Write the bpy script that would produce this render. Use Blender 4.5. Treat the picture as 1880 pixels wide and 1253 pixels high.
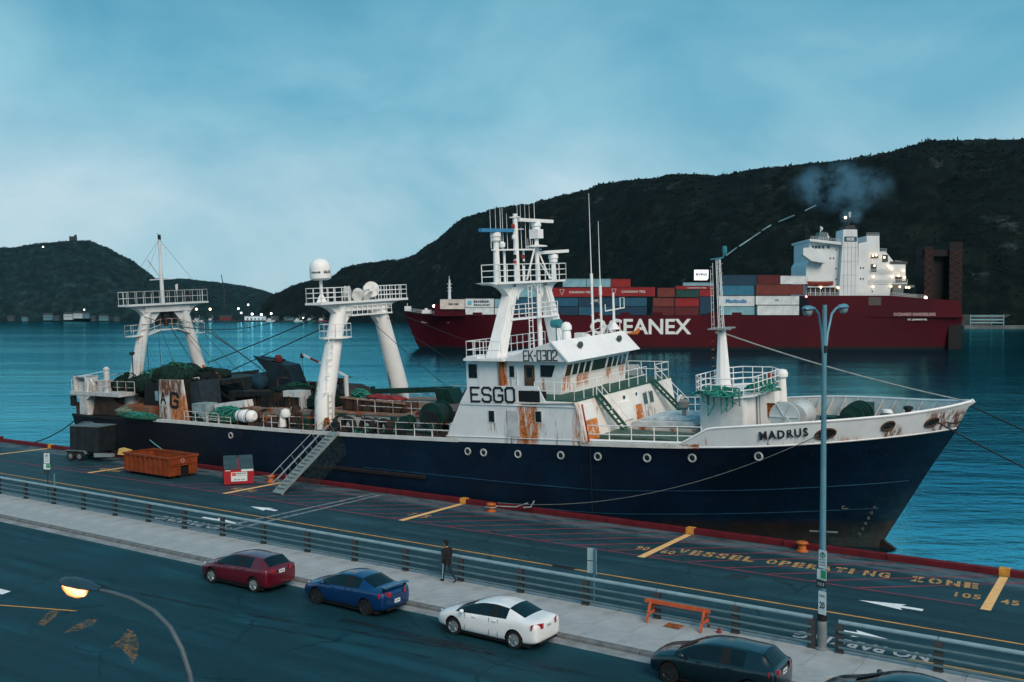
import bpy, bmesh, math, random
from mathutils import Vector, Matrix, noise as mnoise

R = math.radians
rng = random.Random(7)
scene = bpy.context.scene
for o in list(bpy.data.objects):
    bpy.data.objects.remove(o)
COL = scene.collection

# ------------------------------------------------------------------ camera
CAM_X, CAM_Y, CAM_Z = 110.27, 0.0, 11.61
YAW, PITCH = -0.5857, 0.0262
cam_data = bpy.data.cameras.new("camera")
cam = bpy.data.objects.new("camera", cam_data)
COL.objects.link(cam)
cam.location = (CAM_X, CAM_Y, CAM_Z)
cam.rotation_euler = (math.pi / 2 - PITCH, 0, -YAW)
cam_data.sensor_width = 36.0
cam_data.lens = 36.0 * 1767.15 / 1880.0
cam_data.clip_start = 0.5
cam_data.clip_end = 30000
scene.camera = cam

# ------------------------------------------------------------------ sky and sun (overcast dusk)
SUN_EL, SUN_AZ = R(38), R(122)          # azimuth measured from +Y towards +X
world = bpy.data.worlds.new("World")
scene.world = world
world.use_nodes = True
wn, wl = world.node_tree.nodes, world.node_tree.links
wn.clear()
w_out = wn.new("ShaderNodeOutputWorld")
w_bg = wn.new("ShaderNodeBackground")
w_tc = wn.new("ShaderNodeTexCoord")
w_sky = wn.new("ShaderNodeTexSky")
w_sky.sky_type = 'NISHITA'
w_sky.sun_disc = False
w_sky.sun_elevation = SUN_EL
w_sky.sun_rotation = SUN_AZ
w_sep = wn.new("ShaderNodeSeparateXYZ")
wl.new(w_tc.outputs["Generated"], w_sep.inputs[0])
w_ramp = wn.new("ShaderNodeValToRGB")
cr = w_ramp.color_ramp
cr.interpolation = 'EASE'
cr.elements[0].position, cr.elements[0].color = 0.0, (0.265, 0.440, 0.524, 1)
cr.elements[1].position, cr.elements[1].color = 1.0, (0.031, 0.198, 0.316, 1)
e = cr.elements.new(0.10); e.color = (0.265, 0.440, 0.524, 1)
e = cr.elements.new(0.22); e.color = (0.142, 0.358, 0.464, 1)
e = cr.elements.new(0.40); e.color = (0.044, 0.232, 0.346, 1)
wl.new(w_sep.outputs["Z"], w_ramp.inputs["Fac"])
# broken cloud sheet: two scales of noise on the view direction, flattened towards the horizon
w_map = wn.new("ShaderNodeMapping"); w_map.inputs["Scale"].default_value = (1.8, 1.8, 3.2); w_map.inputs["Location"].default_value = (3.7, 2.2, 1.4)
wl.new(w_tc.outputs["Generated"], w_map.inputs["Vector"])
w_n1 = wn.new("ShaderNodeTexNoise"); w_n1.inputs["Scale"].default_value = 1.7
w_n1.inputs["Detail"].default_value = 7; w_n1.inputs["Roughness"].default_value = 0.55
w_n1.inputs["Distortion"].default_value = 0.4
wl.new(w_map.outputs[0], w_n1.inputs["Vector"])
w_cr = wn.new("ShaderNodeValToRGB")
w_cr.color_ramp.elements[0].position, w_cr.color_ramp.elements[0].color = 0.34, (0.62, 0.80, 0.86, 1)
w_cr.color_ramp.elements[1].position, w_cr.color_ramp.elements[1].color = 0.66, (1.55, 1.18, 1.10, 1)
wl.new(w_n1.outputs["Fac"], w_cr.inputs["Fac"])
w_mul = wn.new("ShaderNodeMix"); w_mul.data_type = 'RGBA'; w_mul.blend_type = 'MULTIPLY'
w_mul.inputs["Factor"].default_value = 1.0
wl.new(w_ramp.outputs["Color"], w_mul.inputs["A"]); wl.new(w_cr.outputs["Color"], w_mul.inputs["B"])
w_skm = wn.new("ShaderNodeMix"); w_skm.data_type = 'RGBA'; w_skm.blend_type = 'MULTIPLY'
w_skm.inputs["Factor"].default_value = 1.0
w_skm.inputs["B"].default_value = (0.05, 0.065, 0.06, 1)
wl.new(w_sky.outputs["Color"], w_skm.inputs["A"])
w_add = wn.new("ShaderNodeMix"); w_add.data_type = 'RGBA'; w_add.blend_type = 'MIX'
w_add.inputs["Factor"].default_value = 0.10
wl.new(w_mul.outputs["Result"], w_add.inputs["A"]); wl.new(w_skm.outputs["Result"], w_add.inputs["B"])
wl.new(w_add.outputs["Result"], w_bg.inputs["Color"])
w_bg.inputs["Strength"].default_value = 0.75
wl.new(w_bg.outputs[0], w_out.inputs["Surface"])

sun_d = bpy.data.lights.new("sun", 'SUN')
sun_d.energy = 1.5
sun_d.angle = R(35)
sun_d.color = (1.0, 0.78, 0.62)
sun = bpy.data.objects.new("sun", sun_d)
COL.objects.link(sun)
sun_dir = Vector((math.sin(SUN_AZ) * math.cos(SUN_EL), math.cos(SUN_AZ) * math.cos(SUN_EL), math.sin(SUN_EL)))
sun.rotation_euler = sun_dir.to_track_quat('Z', 'Y').to_euler()

vs = scene.view_settings
scene.display_settings.display_device = 'sRGB'
vs.view_transform = 'Standard'
vs.look = 'None'
vs.exposure = 0.95
vs.gamma = 1.0
scene.cycles.max_bounces = 4
scene.cycles.diffuse_bounces = 2
scene.cycles.glossy_bounces = 3
scene.cycles.volume_bounces = 0
scene.cycles.use_adaptive_sampling = True
scene.cycles.adaptive_threshold = 0.02
scene.cycles.caustics_reflective = False
scene.cycles.caustics_refractive = False

# ------------------------------------------------------------------ mesh builder
class MB:
    def __init__(self, off=(0, 0, 0)):
        self.v, self.f, self.mi, self.off = [], [], [], off
    def add(self, vs_, fs, mi=0):
        b = len(self.v)
        self.v += [tuple(p) for p in vs_]
        self.f += [tuple(i + b for i in f) for f in fs]
        self.mi += [mi] * len(fs)
        return self
    def box(self, x0, x1, y0, y1, z0, z1, mi=0):
        return self.add([(x0, y0, z0), (x1, y0, z0), (x1, y1, z0), (x0, y1, z0), (x0, y0, z1), (x1, y0, z1), (x1, y1, z1), (x0, y1, z1)],
                        [(3, 2, 1, 0), (4, 5, 6, 7), (0, 1, 5, 4), (1, 2, 6, 5), (2, 3, 7, 6), (3, 0, 4, 7)], mi)
    def hexa(self, pts, mi=0):          # 8 corners in box order
        return self.add(pts, [(3, 2, 1, 0), (4, 5, 6, 7), (0, 1, 5, 4), (1, 2, 6, 5), (2, 3, 7, 6), (3, 0, 4, 7)], mi)
    def beam(self, p, q, w, h, up=(0, 0, 1), w2=None, h2=None, mi=0):
        p, q = Vector(p), Vector(q)
        d = (q - p).normalized(); u = Vector(up)
        if abs(d.dot(u)) > .98: u = Vector((1, 0, 0))
        s = d.cross(u).normalized(); t = s.cross(d)
        w2 = w if w2 is None else w2; h2 = h if h2 is None else h2
        vs_ = []
        for c, a, b in ((p, w / 2, h / 2), (q, w2 / 2, h2 / 2)):
            vs_ += [c - s * a - t * b, c + s * a - t * b, c + s * a + t * b, c - s * a + t * b]
        return self.add(vs_, [(3, 2, 1, 0), (4, 5, 6, 7), (0, 1, 5, 4), (1, 2, 6, 5), (2, 3, 7, 6), (3, 0, 4, 7)], mi)
    def tube(self, path, r, seg=8, cap=True, mi=0, closed=False):
        path = [Vector(p) for p in path]
        n = len(path)
        rs = r if isinstance(r, (list, tuple)) else [r] * n
        vs_, fs = [], []
        prev = None
        for i, p in enumerate(path):
            if closed: d = path[(i + 1) % n] - path[i - 1]
            else: d = path[min(i + 1, n - 1)] - path[max(i - 1, 0)]
            if d.length < 1e-9: d = Vector((0, 0, 1))
            d.normalize()
            if prev is None:
                u = Vector((0, 0, 1)) if abs(d.z) < .9 else Vector((1, 0, 0))
                s = d.cross(u).normalized()
            else:
                s = prev - d * prev.dot(d)
                if s.length < 1e-6: s = d.orthogonal()
                s.normalize()
            prev = s
            t = d.cross(s)
            for k in range(seg):
                a = 2 * math.pi * k / seg
                vs_.append(p + (s * math.cos(a) + t * math.sin(a)) * rs[i])
        for i in range(n if closed else n - 1):
            j = (i + 1) % n
            for k in range(seg):
                l = (k + 1) % seg
                fs.append((i * seg + k, i * seg + l, j * seg + l, j * seg + k))
        if cap and not closed:
            fs.append(tuple(range(seg - 1, -1, -1)))
            fs.append(tuple((n - 1) * seg + k for k in range(seg)))
        return self.add(vs_, fs, mi)
    def lathe(self, prof, o=(0, 0, 0), axis='z', seg=16, mi=0):
        vs_, fs = [], []
        n = len(prof)
        for (r, h) in prof:
            for k in range(seg):
                a = 2 * math.pi * k / seg
                c, s = r * math.cos(a), r * math.sin(a)
                p = {'z': (c, s, h), 'x': (h, c, s), 'y': (s, h, c)}[axis]
                vs_.append((p[0] + o[0], p[1] + o[1], p[2] + o[2]))
        for i in range(n - 1):
            for k in range(seg):
                l = (k + 1) % seg
                fs.append((i * seg + k, i * seg + l, (i + 1) * seg + l, (i + 1) * seg + k))
        fs.append(tuple(range(seg - 1, -1, -1)))
        fs.append(tuple((n - 1) * seg + k for k in range(seg)))
        return self.add(vs_, fs, mi)
    def prism(self, poly, axis, a, b, mi=0):
        def P(p, h):
            return {'y': (p[0], h, p[1]), 'x': (h, p[0], p[1]), 'z': (p[0], p[1], h)}[axis]
        n = len(poly)
        vs_ = [P(p, a) for p in poly] + [P(p, b) for p in poly]
        fs = [tuple(range(n)), tuple(range(2 * n - 1, n - 1, -1))]
        fs += [(i, i + n, (i + 1) % n + n, (i + 1) % n) for i in range(n)]
        return self.add(vs_, fs, mi)
    def torus(self, c, R0, r0, axis='y', seg=20, sub=8, mi=0):
        c = Vector(c)
        pts = []
        for k in range(seg):
            a = 2 * math.pi * k / seg
            x, y = R0 * math.cos(a), R0 * math.sin(a)
            pts.append(c + Vector({'y': (x, 0, y), 'x': (0, x, y), 'z': (x, y, 0)}[axis]))
        return self.tube(pts, r0, sub, closed=True, mi=mi)
    def quad(self, a, b, c, d, mi=0):
        return self.add([a, b, c, d], [(0, 1, 2, 3)], mi)
    def grid(self, rows, mi=0, flip=False):
        n = len(rows[0])
        vs_ = [p for r in rows for p in r]
        fs = []
        for i in range(len(rows) - 1):
            for j in range(n - 1):
                q = (i * n + j, i * n + j + 1, (i + 1) * n + j + 1, (i + 1) * n + j)
                fs.append(q[::-1] if flip else q)
        return self.add(vs_, fs, mi)
    def blob(self, c, r, n=1, jit=.25, seed=0, mi=0):
        """lumpy closed ball"""
        rr = random.Random(seed)
        seg, rings = 8 * n, 5 * n
        vs_, fs = [(c[0], c[1], c[2] - r[2])], []
        for i in range(1, rings):
            th = math.pi * i / rings
            for k in range(seg):
                a = 2 * math.pi * k / seg
                q = 1 + rr.uniform(-jit, jit)
                vs_.append((c[0] + r[0] * math.sin(th) * math.cos(a) * q, c[1] + r[1] * math.sin(th) * math.sin(a) * q, c[2] - r[2] * math.cos(th) * q))
        vs_.append((c[0], c[1], c[2] + r[2]))
        last = len(vs_) - 1
        for k in range(seg):
            l = (k + 1) % seg
            fs.append((0, 1 + l, 1 + k))
            for i in range(rings - 2):
                a, b = 1 + i * seg, 1 + (i + 1) * seg
                fs.append((a + k, a + l, b + l, b + k))
            fs.append((1 + (rings - 2) * seg + k, 1 + (rings - 2) * seg + l, last))
        return self.add(vs_, fs, mi)
    def mesh(self, name, mats, smooth=False):
        me = bpy.data.meshes.new(name)
        ox, oy, oz = self.off
        me.from_pydata([(a - ox, b - oy, c - oz) for a, b, c in self.v], [], self.f)
        mats = mats if isinstance(mats, (list, tuple)) else [mats]
        for m in mats: me.materials.append(m)
        if len(mats) > 1: me.polygons.foreach_set("material_index", self.mi)
        bm = bmesh.new(); bm.from_mesh(me)
        bmesh.ops.recalc_face_normals(bm, faces=bm.faces)
        bm.to_mesh(me); bm.free()
        if smooth:
            me.polygons.foreach_set("use_smooth", [True] * len(me.polygons))
            if smooth != 'all':
                me.set_sharp_from_angle(angle=R(40))
        me.update()
        return me
    def build(self, name, mats, parent=None, smooth=False, label=None):
        o = bpy.data.objects.new(name, self.mesh(name, mats, smooth))
        COL.objects.link(o)
        if parent is not None: o.parent = parent
        if label: o["label"] = label
        return o

def empty(name, loc=(0, 0, 0), rz=0.0):
    o = bpy.data.objects.new(name, None)
    o.empty_display_size = .2
    COL.objects.link(o)
    o.location = loc
    o.rotation_euler = (0, 0, rz)
    return o

def tag(o, label=None, cat=None, group=None, kind=None):
    if label: o["label"] = label
    if cat: o["category"] = cat
    if group: o["group"] = group
    if kind: o["kind"] = kind
    return o

def thing(name, label, cat, loc=(0, 0, 0), rz=0.0, group=None):
    return tag(empty(name, loc, rz), label, cat, group)

def link_mesh(name, me, parent=None, loc=(0, 0, 0), rot=(0, 0, 0)):
    o = bpy.data.objects.new(name, me)
    COL.objects.link(o)
    if parent is not None: o.parent = parent
    o.location = loc; o.rotation_euler = rot
    return o

# ------------------------------------------------------------------ materials
_mats = {}
def nmix(nt, fac, a, b, mode='MIX'):
    m = nt.nodes.new("ShaderNodeMix"); m.data_type = 'RGBA'; m.blend_type = mode
    for s, v in (("Factor", fac), ("A", a), ("B", b)):
        if hasattr(v, "is_linked") or hasattr(v, "node"): nt.links.new(v, m.inputs[s])
        elif s == "Factor": m.inputs[s].default_value = v
        else: m.inputs[s].default_value = (*v[:3], 1)
    return m.outputs["Result"]
def nmath(nt, op, a, b=None, clamp=False):
    m = nt.nodes.new("ShaderNodeMath"); m.operation = op; m.use_clamp = clamp
    for i, v in enumerate((a, b)):
        if v is None: continue
        if hasattr(v, "node"): nt.links.new(v, m.inputs[i])
        else: m.inputs[i].default_value = v
    return m.outputs[0]
def nnoise(nt, vec, scale, detail=5, rough=.6, stretch=None, off=(0, 0, 0)):
    if stretch or off != (0, 0, 0):
        mp = nt.nodes.new("ShaderNodeMapping")
        mp.inputs["Scale"].default_value = stretch or (1, 1, 1)
        mp.inputs["Location"].default_value = off
        nt.links.new(vec, mp.inputs["Vector"]); vec = mp.outputs[0]
    n = nt.nodes.new("ShaderNodeTexNoise")
    n.inputs["Scale"].default_value = scale; n.inputs["Detail"].default_value = detail
    n.inputs["Roughness"].default_value = rough
    nt.links.new(vec, n.inputs["Vector"])
    return n.outputs["Fac"]
def nramp(nt, fac, p0, p1):
    m = nt.nodes.new("ShaderNodeMapRange"); m.interpolation_type = 'SMOOTHSTEP'
    m.inputs["From Min"].default_value = p0; m.inputs["From Max"].default_value = p1
    nt.links.new(fac, m.inputs["Value"])
    return m.outputs[0]
def nband(nt, coord, a, b, s):
    """1 inside [a, b] with soft edges of width s"""
    return nmath(nt, 'MULTIPLY', nramp(nt, coord, a - s, a + s), nramp(nt, coord, b + s, b - s))

RUST = (0.30, 0.085, 0.018)
def pmat(name, col, rough=.6, metal=0.0, var=.18, scale=2.0, col2=None, amt2=.0, s2=1.0, rust=0.0, rust_col=RUST, rscale=1.6, rstretch=(1, 1, .35),
         streaks=(), bump=0.0, bscale=30, emit=None, estr=0.0, coat=0.0, spec=None, alpha=None):
    """painted or worn surface: base colour with tonal noise, a second colour in patches, rust in runs, and streaks of a given place (x0, x1, z0, z1, colour)"""
    key = name
    if key in _mats: return _mats[key]
    m = bpy.data.materials.new(name); m.use_nodes = True
    nt = m.node_tree
    b = nt.nodes["Principled BSDF"]
    tc = nt.nodes.new("ShaderNodeTexCoord").outputs["Object"]
    c = None
    if var:
        n = nnoise(nt, tc, scale, 6, .62)
        c = nmix(nt, nramp(nt, n, .32, .68), tuple(x * (1 - var) for x in col), tuple(min(1, x * (1 + var)) for x in col))
    if col2:
        n2 = nnoise(nt, tc, s2, 6, .65, off=(3.1, 7.7, 1.3))
        c = nmix(nt, nramp(nt, n2, 1 - amt2 - .08, 1 - amt2 + .08), c if c is not None else col, col2)
    if rust:
        n3 = nnoise(nt, tc, rscale, 8, .7, rstretch, (1.7, 2.3, 5.1))
        th = .5 + .32 * (1 - rust * 1.6)
        n4 = nnoise(nt, tc, 9, 4, .6)
        rc = nmix(nt, n4, tuple(x * .45 for x in rust_col), tuple(min(1, x * 1.35) for x in rust_col))
        c = nmix(nt, nramp(nt, n3, th - .05, th + .09), c if c is not None else col, rc)
    if streaks:
        sp = nt.nodes.new("ShaderNodeSeparateXYZ"); nt.links.new(tc, sp.inputs[0])
        n5 = nnoise(nt, tc, 2.2, 7, .7, (2.2, 2.2, .28), (9, 2, 4))
        n6 = nnoise(nt, tc, 8, 5, .6)
        n7 = nnoise(nt, tc, 3.0, 5, .65, (1, 1, .4), (5, 8, 1))
        xw = nmath(nt, 'ADD', sp.outputs["X"], nmath(nt, 'MULTIPLY', nmath(nt, 'SUBTRACT', n7, .5), .55))
        zw = nmath(nt, 'ADD', sp.outputs["Z"], nmath(nt, 'MULTIPLY', nmath(nt, 'SUBTRACT', n5, .5), 1.1))
        yw = nmath(nt, 'ADD', sp.outputs["Y"], nmath(nt, 'MULTIPLY', nmath(nt, 'SUBTRACT', n7, .5), .4))
        for (x0, x1, z0, z1, sc, st, *ax) in streaks:
            msk = nmath(nt, 'MULTIPLY', nband(nt, yw if ax else xw, x0, x1, .14), nband(nt, zw, z0, z1, .2))
            msk = nmath(nt, 'MULTIPLY', msk, nramp(nt, n5, .62 - st * .42, .74 - st * .30))
            rc = nmix(nt, nramp(nt, n6, .35, .65), tuple(x * .42 for x in sc), tuple(min(1, x * 1.35) for x in sc))
            rc = nmix(nt, nmath(nt, 'MULTIPLY', nramp(nt, n7, .48, .66), .75), rc, tuple(.35 + x * .6 for x in sc))
            c = nmix(nt, msk, c if c is not None else col, rc)
    if c is None: b.inputs["Base Color"].default_value = (*col, 1)
    else: nt.links.new(c, b.inputs["Base Color"])
    b.inputs["Roughness"].default_value = rough
    b.inputs["Metallic"].default_value = metal
    b.inputs["Specular IOR Level"].default_value = .28 if spec is None and not coat and not metal else (.5 if spec is None else spec)
    if coat:
        b.inputs["Coat Weight"].default_value = coat; b.inputs["Coat Roughness"].default_value = .08
    if emit:
        b.inputs["Emission Color"].default_value = (*emit, 1); b.inputs["Emission Strength"].default_value = estr
    if bump:
        bp = nt.nodes.new("ShaderNodeBump"); bp.inputs["Strength"].default_value = bump; bp.inputs["Distance"].default_value = .02
        nt.links.new(nnoise(nt, tc, bscale, 5, .6), bp.inputs["Height"])
        nt.links.new(bp.outputs[0], b.inputs["Normal"])
    _mats[key] = m
    return m

def glass_mat(name, col=(.012, .02, .025), rough=.06):
    return pmat(name, col, rough, var=0, spec=.9, coat=.5)

def glow(name, col, s):
    return pmat(name, (.8, .8, .8), .4, var=0, emit=col, estr=s)

# ------------------------------------------------------------------ lettering
def text_mesh(s, h, depth=.01, bold=0.0, width=None, spacing=1.0):
    """mesh of the letters in the x-z plane facing -y, lower left at the origin, h high"""
    cu = bpy.data.curves.new("lettering", 'FONT')
    cu.body = s; cu.size = 1.0; cu.extrude = .5; cu.offset = bold; cu.resolution_u = 2
    cu.space_character = spacing
    ob = bpy.data.objects.new("lettering", cu)
    COL.objects.link(ob)
    dg = bpy.context.evaluated_depsgraph_get(); dg.update()
    me = bpy.data.meshes.new_from_object(ob.evaluated_get(dg))
    bpy.data.objects.remove(ob); bpy.data.curves.remove(cu)
    xs = [v.co.x for v in me.vertices]; ys = [v.co.y for v in me.vertices]
    x0, y0 = min(xs), min(ys)
    k = h / max(1e-6, max(ys) - y0)
    kx = width / (max(xs) - x0) if width else k
    for v in me.vertices:
        x, y, z = v.co
        v.co = ((x - x0) * kx, -z * depth, (y - y0) * k)
    me.update()
    return me
def put_text(s, h, mat, parent, loc, rot=(0, 0, 0), depth=.01, bold=0.0, width=None, name="lettering", spacing=1.0):
    me = text_mesh(s, h, depth, bold, width, spacing)
    me.materials.clear(); me.materials.append(mat)
    return link_mesh(name, me, parent, loc, rot)

# block letters made of straight bars on a 4 x 6 grid (x, z), cut corners
STROKES = {
    'E': [((0, 0), (0, 6)), ((0, 6), (4, 6)), ((0, 3), (3, 3)), ((0, 0), (4, 0))],
    'S': [((4, 5), (4, 5.4), (3.2, 6), (.8, 6), (0, 5.2), (0, 3.8), (.8, 3.1), (3.2, 2.9), (4, 2.2), (4, .8), (3.2, 0), (.8, 0), (0, .6), (0, 1.1))],
    'G': [((4, 4.8), (4, 5.2), (3.2, 6), (.8, 6), (0, 5.2), (0, .8), (.8, 0), (3.2, 0), (4, .8), (4, 2.8), (2.2, 2.8))],
    'O': [((.8, 0), (3.2, 0), (4, .8), (4, 5.2), (3.2, 6), (.8, 6), (0, 5.2), (0, .8), (.8, 0))],
    'K': [((0, 0), (0, 6)), ((4, 6), (.4, 2.6)), ((1.4, 3.4), (4, 0))],
    '-': [((.3, 3), (1.6, 3))],
    '0': [((0, 0), (3.6, 0), (3.6, 6), (0, 6), (0, 0))],
    '3': [((0, 6), (3.6, 6), (3.6, 0), (0, 0)), ((1, 3.1), (3.6, 3.1))],
    '2': [((0, 4.6), (0, 6), (3.6, 6), (3.6, 3.4), (0, 1.6), (0, 0), (3.8, 0))],
    'A': [((0, 0), (2, 6)), ((2, 6), (4, 0)), ((.8, 2), (3.2, 2))],
}
def stroke_text(s, h, w, t, gap, depth=.012):
    """list of (poly list) bars as an MB in the x-z plane facing -y"""
    mb = MB(); x = 0
    for ch in s:
        if ch == ' ': x += w * .55; continue
        for line in STROKES[ch]:
            pts = [Vector((x + p[0] / 4 * w, 0, p[1] / 6 * h)) for p in line]
            for a, b in zip(pts, pts[1:]):
                d = (b - a).normalized() * t * .42
                mb.beam(a - d, b + d, depth, t, up=(0, 0, 1) if abs((b - a).normalized().z) < .9 else (1, 0, 0))
                depth += .0007
        x += (w * .5 if ch == '-' else w) + gap
    return mb
# ================================================================== the setting
FWX, FWY = math.sin(YAW), math.cos(YAW)
RX, RY = math.cos(YAW), -math.sin(YAW)
def far_point(px, depth, py=None, z=None):
    """a place far off, by bearing and distance: world metres"""
    lat = (px - 940) / 1767.15 * depth
    zz = CAM_Z + (580.2 - py) / 1767.15 * depth if z is None else z
    return Vector((CAM_X + FWX * depth + RX * lat, CAM_Y + FWY * depth + RY * lat, zz))

WATER_Z = -1.2

def asphalt(name, base, lane=0.0, strip=None):
    m = bpy.data.materials.new(name); m.use_nodes = True
    nt = m.node_tree; b = nt.nodes["Principled BSDF"]
    tc = nt.nodes.new("ShaderNodeTexCoord").outputs["Object"]
    n1 = nnoise(nt, tc, .35, 6, .6)
    n2 = nnoise(nt, tc, 9, 6, .75)
    n3 = nnoise(nt, tc, 1.0, 6, .6, (.05, .9, 1))          # long tyre-worn bands
    n4 = nnoise(nt, tc, 55, 2, .6)
    c = nmix(nt, nramp(nt, n1, .3, .7), tuple(x * .66 for x in base), tuple(x * 1.3 for x in base))
    c = nmix(nt, nramp(nt, n3, .40, .66), tuple(x * .62 for x in base), c)
    c = nmix(nt, nmath(nt, 'MULTIPLY', nramp(nt, n2, .52, .78), .45), c, tuple(x * 1.9 for x in base))
    c = nmix(nt, nmath(nt, 'MULTIPLY', nramp(nt, n4, .55, .7), .35), c, tuple(x * .45 for x in base))
    # wandering cracks and old stains
    mpv = nt.nodes.new("ShaderNodeVectorMath"); mpv.operation = 'ADD'; nz = nt.nodes.new("ShaderNodeTexNoise"); nz.inputs["Scale"].default_value = .8; nz.inputs["Detail"].default_value = 4
    nt.links.new(tc, nz.inputs["Vector"]); nt.links.new(tc, mpv.inputs[0]); nt.links.new(nz.outputs["Color"], mpv.inputs[1])
    vo = nt.nodes.new("ShaderNodeTexVoronoi"); vo.feature = 'DISTANCE_TO_EDGE'; vo.inputs["Scale"].default_value = .16; nt.links.new(mpv.outputs[0], vo.inputs["Vector"])
    crk = nmath(nt, 'MULTIPLY', nramp(nt, vo.outputs["Distance"], .010, .003), nramp(nt, n1, .42, .55))
    c = nmix(nt, nmath(nt, 'MULTIPLY', crk, .7), c, tuple(x * .3 for x in base))
    n6 = nnoise(nt, tc, .9, 4, .5, (.6, 1, 1), (20, 3, 0))
    c = nmix(nt, nmath(nt, 'MULTIPLY', nramp(nt, n6, .66, .74), .55), c, tuple(x * .45 for x in base))
    if strip:
        sp = nt.nodes.new("ShaderNodeSeparateXYZ"); nt.links.new(tc, sp.inputs[0])
        n5 = nnoise(nt, tc, 1.3, 6, .65, (.35, 1, 1))
        msk = nmath(nt, 'MULTIPLY', nband(nt, sp.outputs["Y"], strip[0], strip[1], .45), nramp(nt, n5, .34, .60))
        c = nmix(nt, nmath(nt, 'MULTIPLY', msk, .75), c, strip[2])
    nt.links.new(c, b.inputs["Base Color"]); b.inputs["Specular IOR Level"].default_value = .16
    r = nmath(nt, 'ADD', nmath(nt, 'MULTIPLY', n1, .3), .45)
    nt.links.new(r, b.inputs["Roughness"])
    bp = nt.nodes.new("ShaderNodeBump"); bp.inputs["Strength"].default_value = .5; bp.inputs["Distance"].default_value = .01
    nt.links.new(n4, bp.inputs["Height"]); nt.links.new(bp.outputs[0], b.inputs["Normal"])
    return m
M_ROAD = asphalt("road_asphalt", (.009, .056, .076))
M_APRON = asphalt("apron_asphalt", (.021, .070, .091), strip=(45.9, 47.7, (.13, .175, .20)))
M_CONC = pmat("pavement_concrete", (.37, .405, .415), .85, var=.10, scale=1.2, col2=(.28, .315, .325), amt2=.42, s2=.7, bump=.25, bscale=40)
M_KERB = pmat("kerb_concrete", (.13, .145, .15), .85, var=.3, scale=1.5, bump=.3)
M_GUTTER = pmat("gutter_concrete", (.25, .275, .285), .85, var=.25, scale=1.0)
M_QUAYW = pmat("quay_wall_concrete", (.12, .13, .13), .9, var=.3)

# ground and road
g = MB(); g.quad((-60, -60, -.06), (200, -60, -.06), (200, 29.2, -.06), (-60, 29.2, -.06))
tag(g.build("road", M_ROAD), kind="structure")
g = MB(); g.quad((-60, 29.2, -.055), (200, 29.2, -.055), (200, 29.72, -.045), (-60, 29.72, -.045))
tag(g.build("gutter", M_GUTTER), kind="structure")
ap = MB(); ap.quad((-60, 33.2, 0), (200, 33.2, 0), (200, 48.05, 0), (-60, 48.05, 0))
tag(ap.build("quay_apron", M_APRON), kind="structure")
qw = MB(); qw.quad((-60, 48.05, 0), (200, 48.05, 0), (200, 48.05, -12), (-60, 48.05, -12))
qw.quad((200, 48.05, 0), (200, -60, 0), (200, -60, -12), (200, 48.05, -12))
tag(qw.build("quay_wall", M_QUAYW), kind="structure")

# kerb: a stone per metre and a half or so, slightly out of line
kerb = MB(); kerb.box(-60, 40, 29.72, 29.95, -.1, .08)
kerb.box(118, 200, 29.72, 29.95, -.1, .08)
kerb_o = tag(kerb.build("kerb", M_KERB), kind="structure")
kb = MB(); kb.prism([(29.72, -.1), (29.97, -.1), (29.97, .085), (29.79, .085), (29.735, .05)], 'x', 0.012, 3.088)
kme = kb.mesh("kerb_stone", M_KERB)
for i in range(25):
    link_mesh("kerb_stone", kme, kerb_o, (40 + 3.1 * i + (.45 if False else 0), rng.uniform(-.006, .006), rng.uniform(-.004, .004)))
# pavement slabs
sw = MB(); sw.box(-60, 200, 29.97, 33.75, -.1, .055)
sw_o = tag(sw.build("pavement", pmat("joint_dirt", (.10, .11, .115), .9)), kind="structure")
sb = MB(); sb.box(.008, 1.542, 29.985, 33.73, 0, .085)
sme = sb.mesh("slab", M_CONC)
for i in range(52):
    o = link_mesh("slab", sme, sw_o, (38.9 + 1.55 * i, 0, rng.uniform(-.003, .002)))
sb = MB(); sb.box(0, 98.8, 29.985, 33.73, 0, .083)
link_mesh("slab", sb.mesh("slab", M_CONC), sw_o, (-60, 0, 0)); link_mesh("slab", sb.mesh("slab", M_CONC), sw_o, (119.6, 0, 0))

# ------------------------------------------------------------------ quay edge kerb (red bull rail, in lengths)
M_REDK = pmat("red_rail_paint", (.105, .008, .013), .6, var=.3, scale=2, col2=(.05, .015, .015), amt2=.35, s2=1.6)
M_YEL = pmat("yellow_paint", (.62, .28, .045), .7, var=.2, scale=4)
rail_root = tag(empty("quay_edge_rail", (0, 0, 0)), "low dark red rail along the quay edge with yellow marker blocks", "rail")
br = MB(); br.prism([(47.66, 0), (48.03, 0), (48.03, .26), (47.98, .30), (47.70, .30), (47.66, .27)], 'x', .03, 4.97)
bme = br.mesh("rail_length", M_REDK)
for i in range(-2, 22):
    x = 5 * i
    if x < 125:
        link_mesh("rail_length", bme, rail_root, (x, rng.uniform(-.015, .015), rng.uniform(-.012, .012)))
for X in (15, 30, 45, 60, 75, 90, 105, 120):
    mb = MB(); mb.box(X - .22, X + .22, 47.64, 48.04, 0, .325)
    mb.build("marker_block", M_YEL, rail_root)

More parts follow.
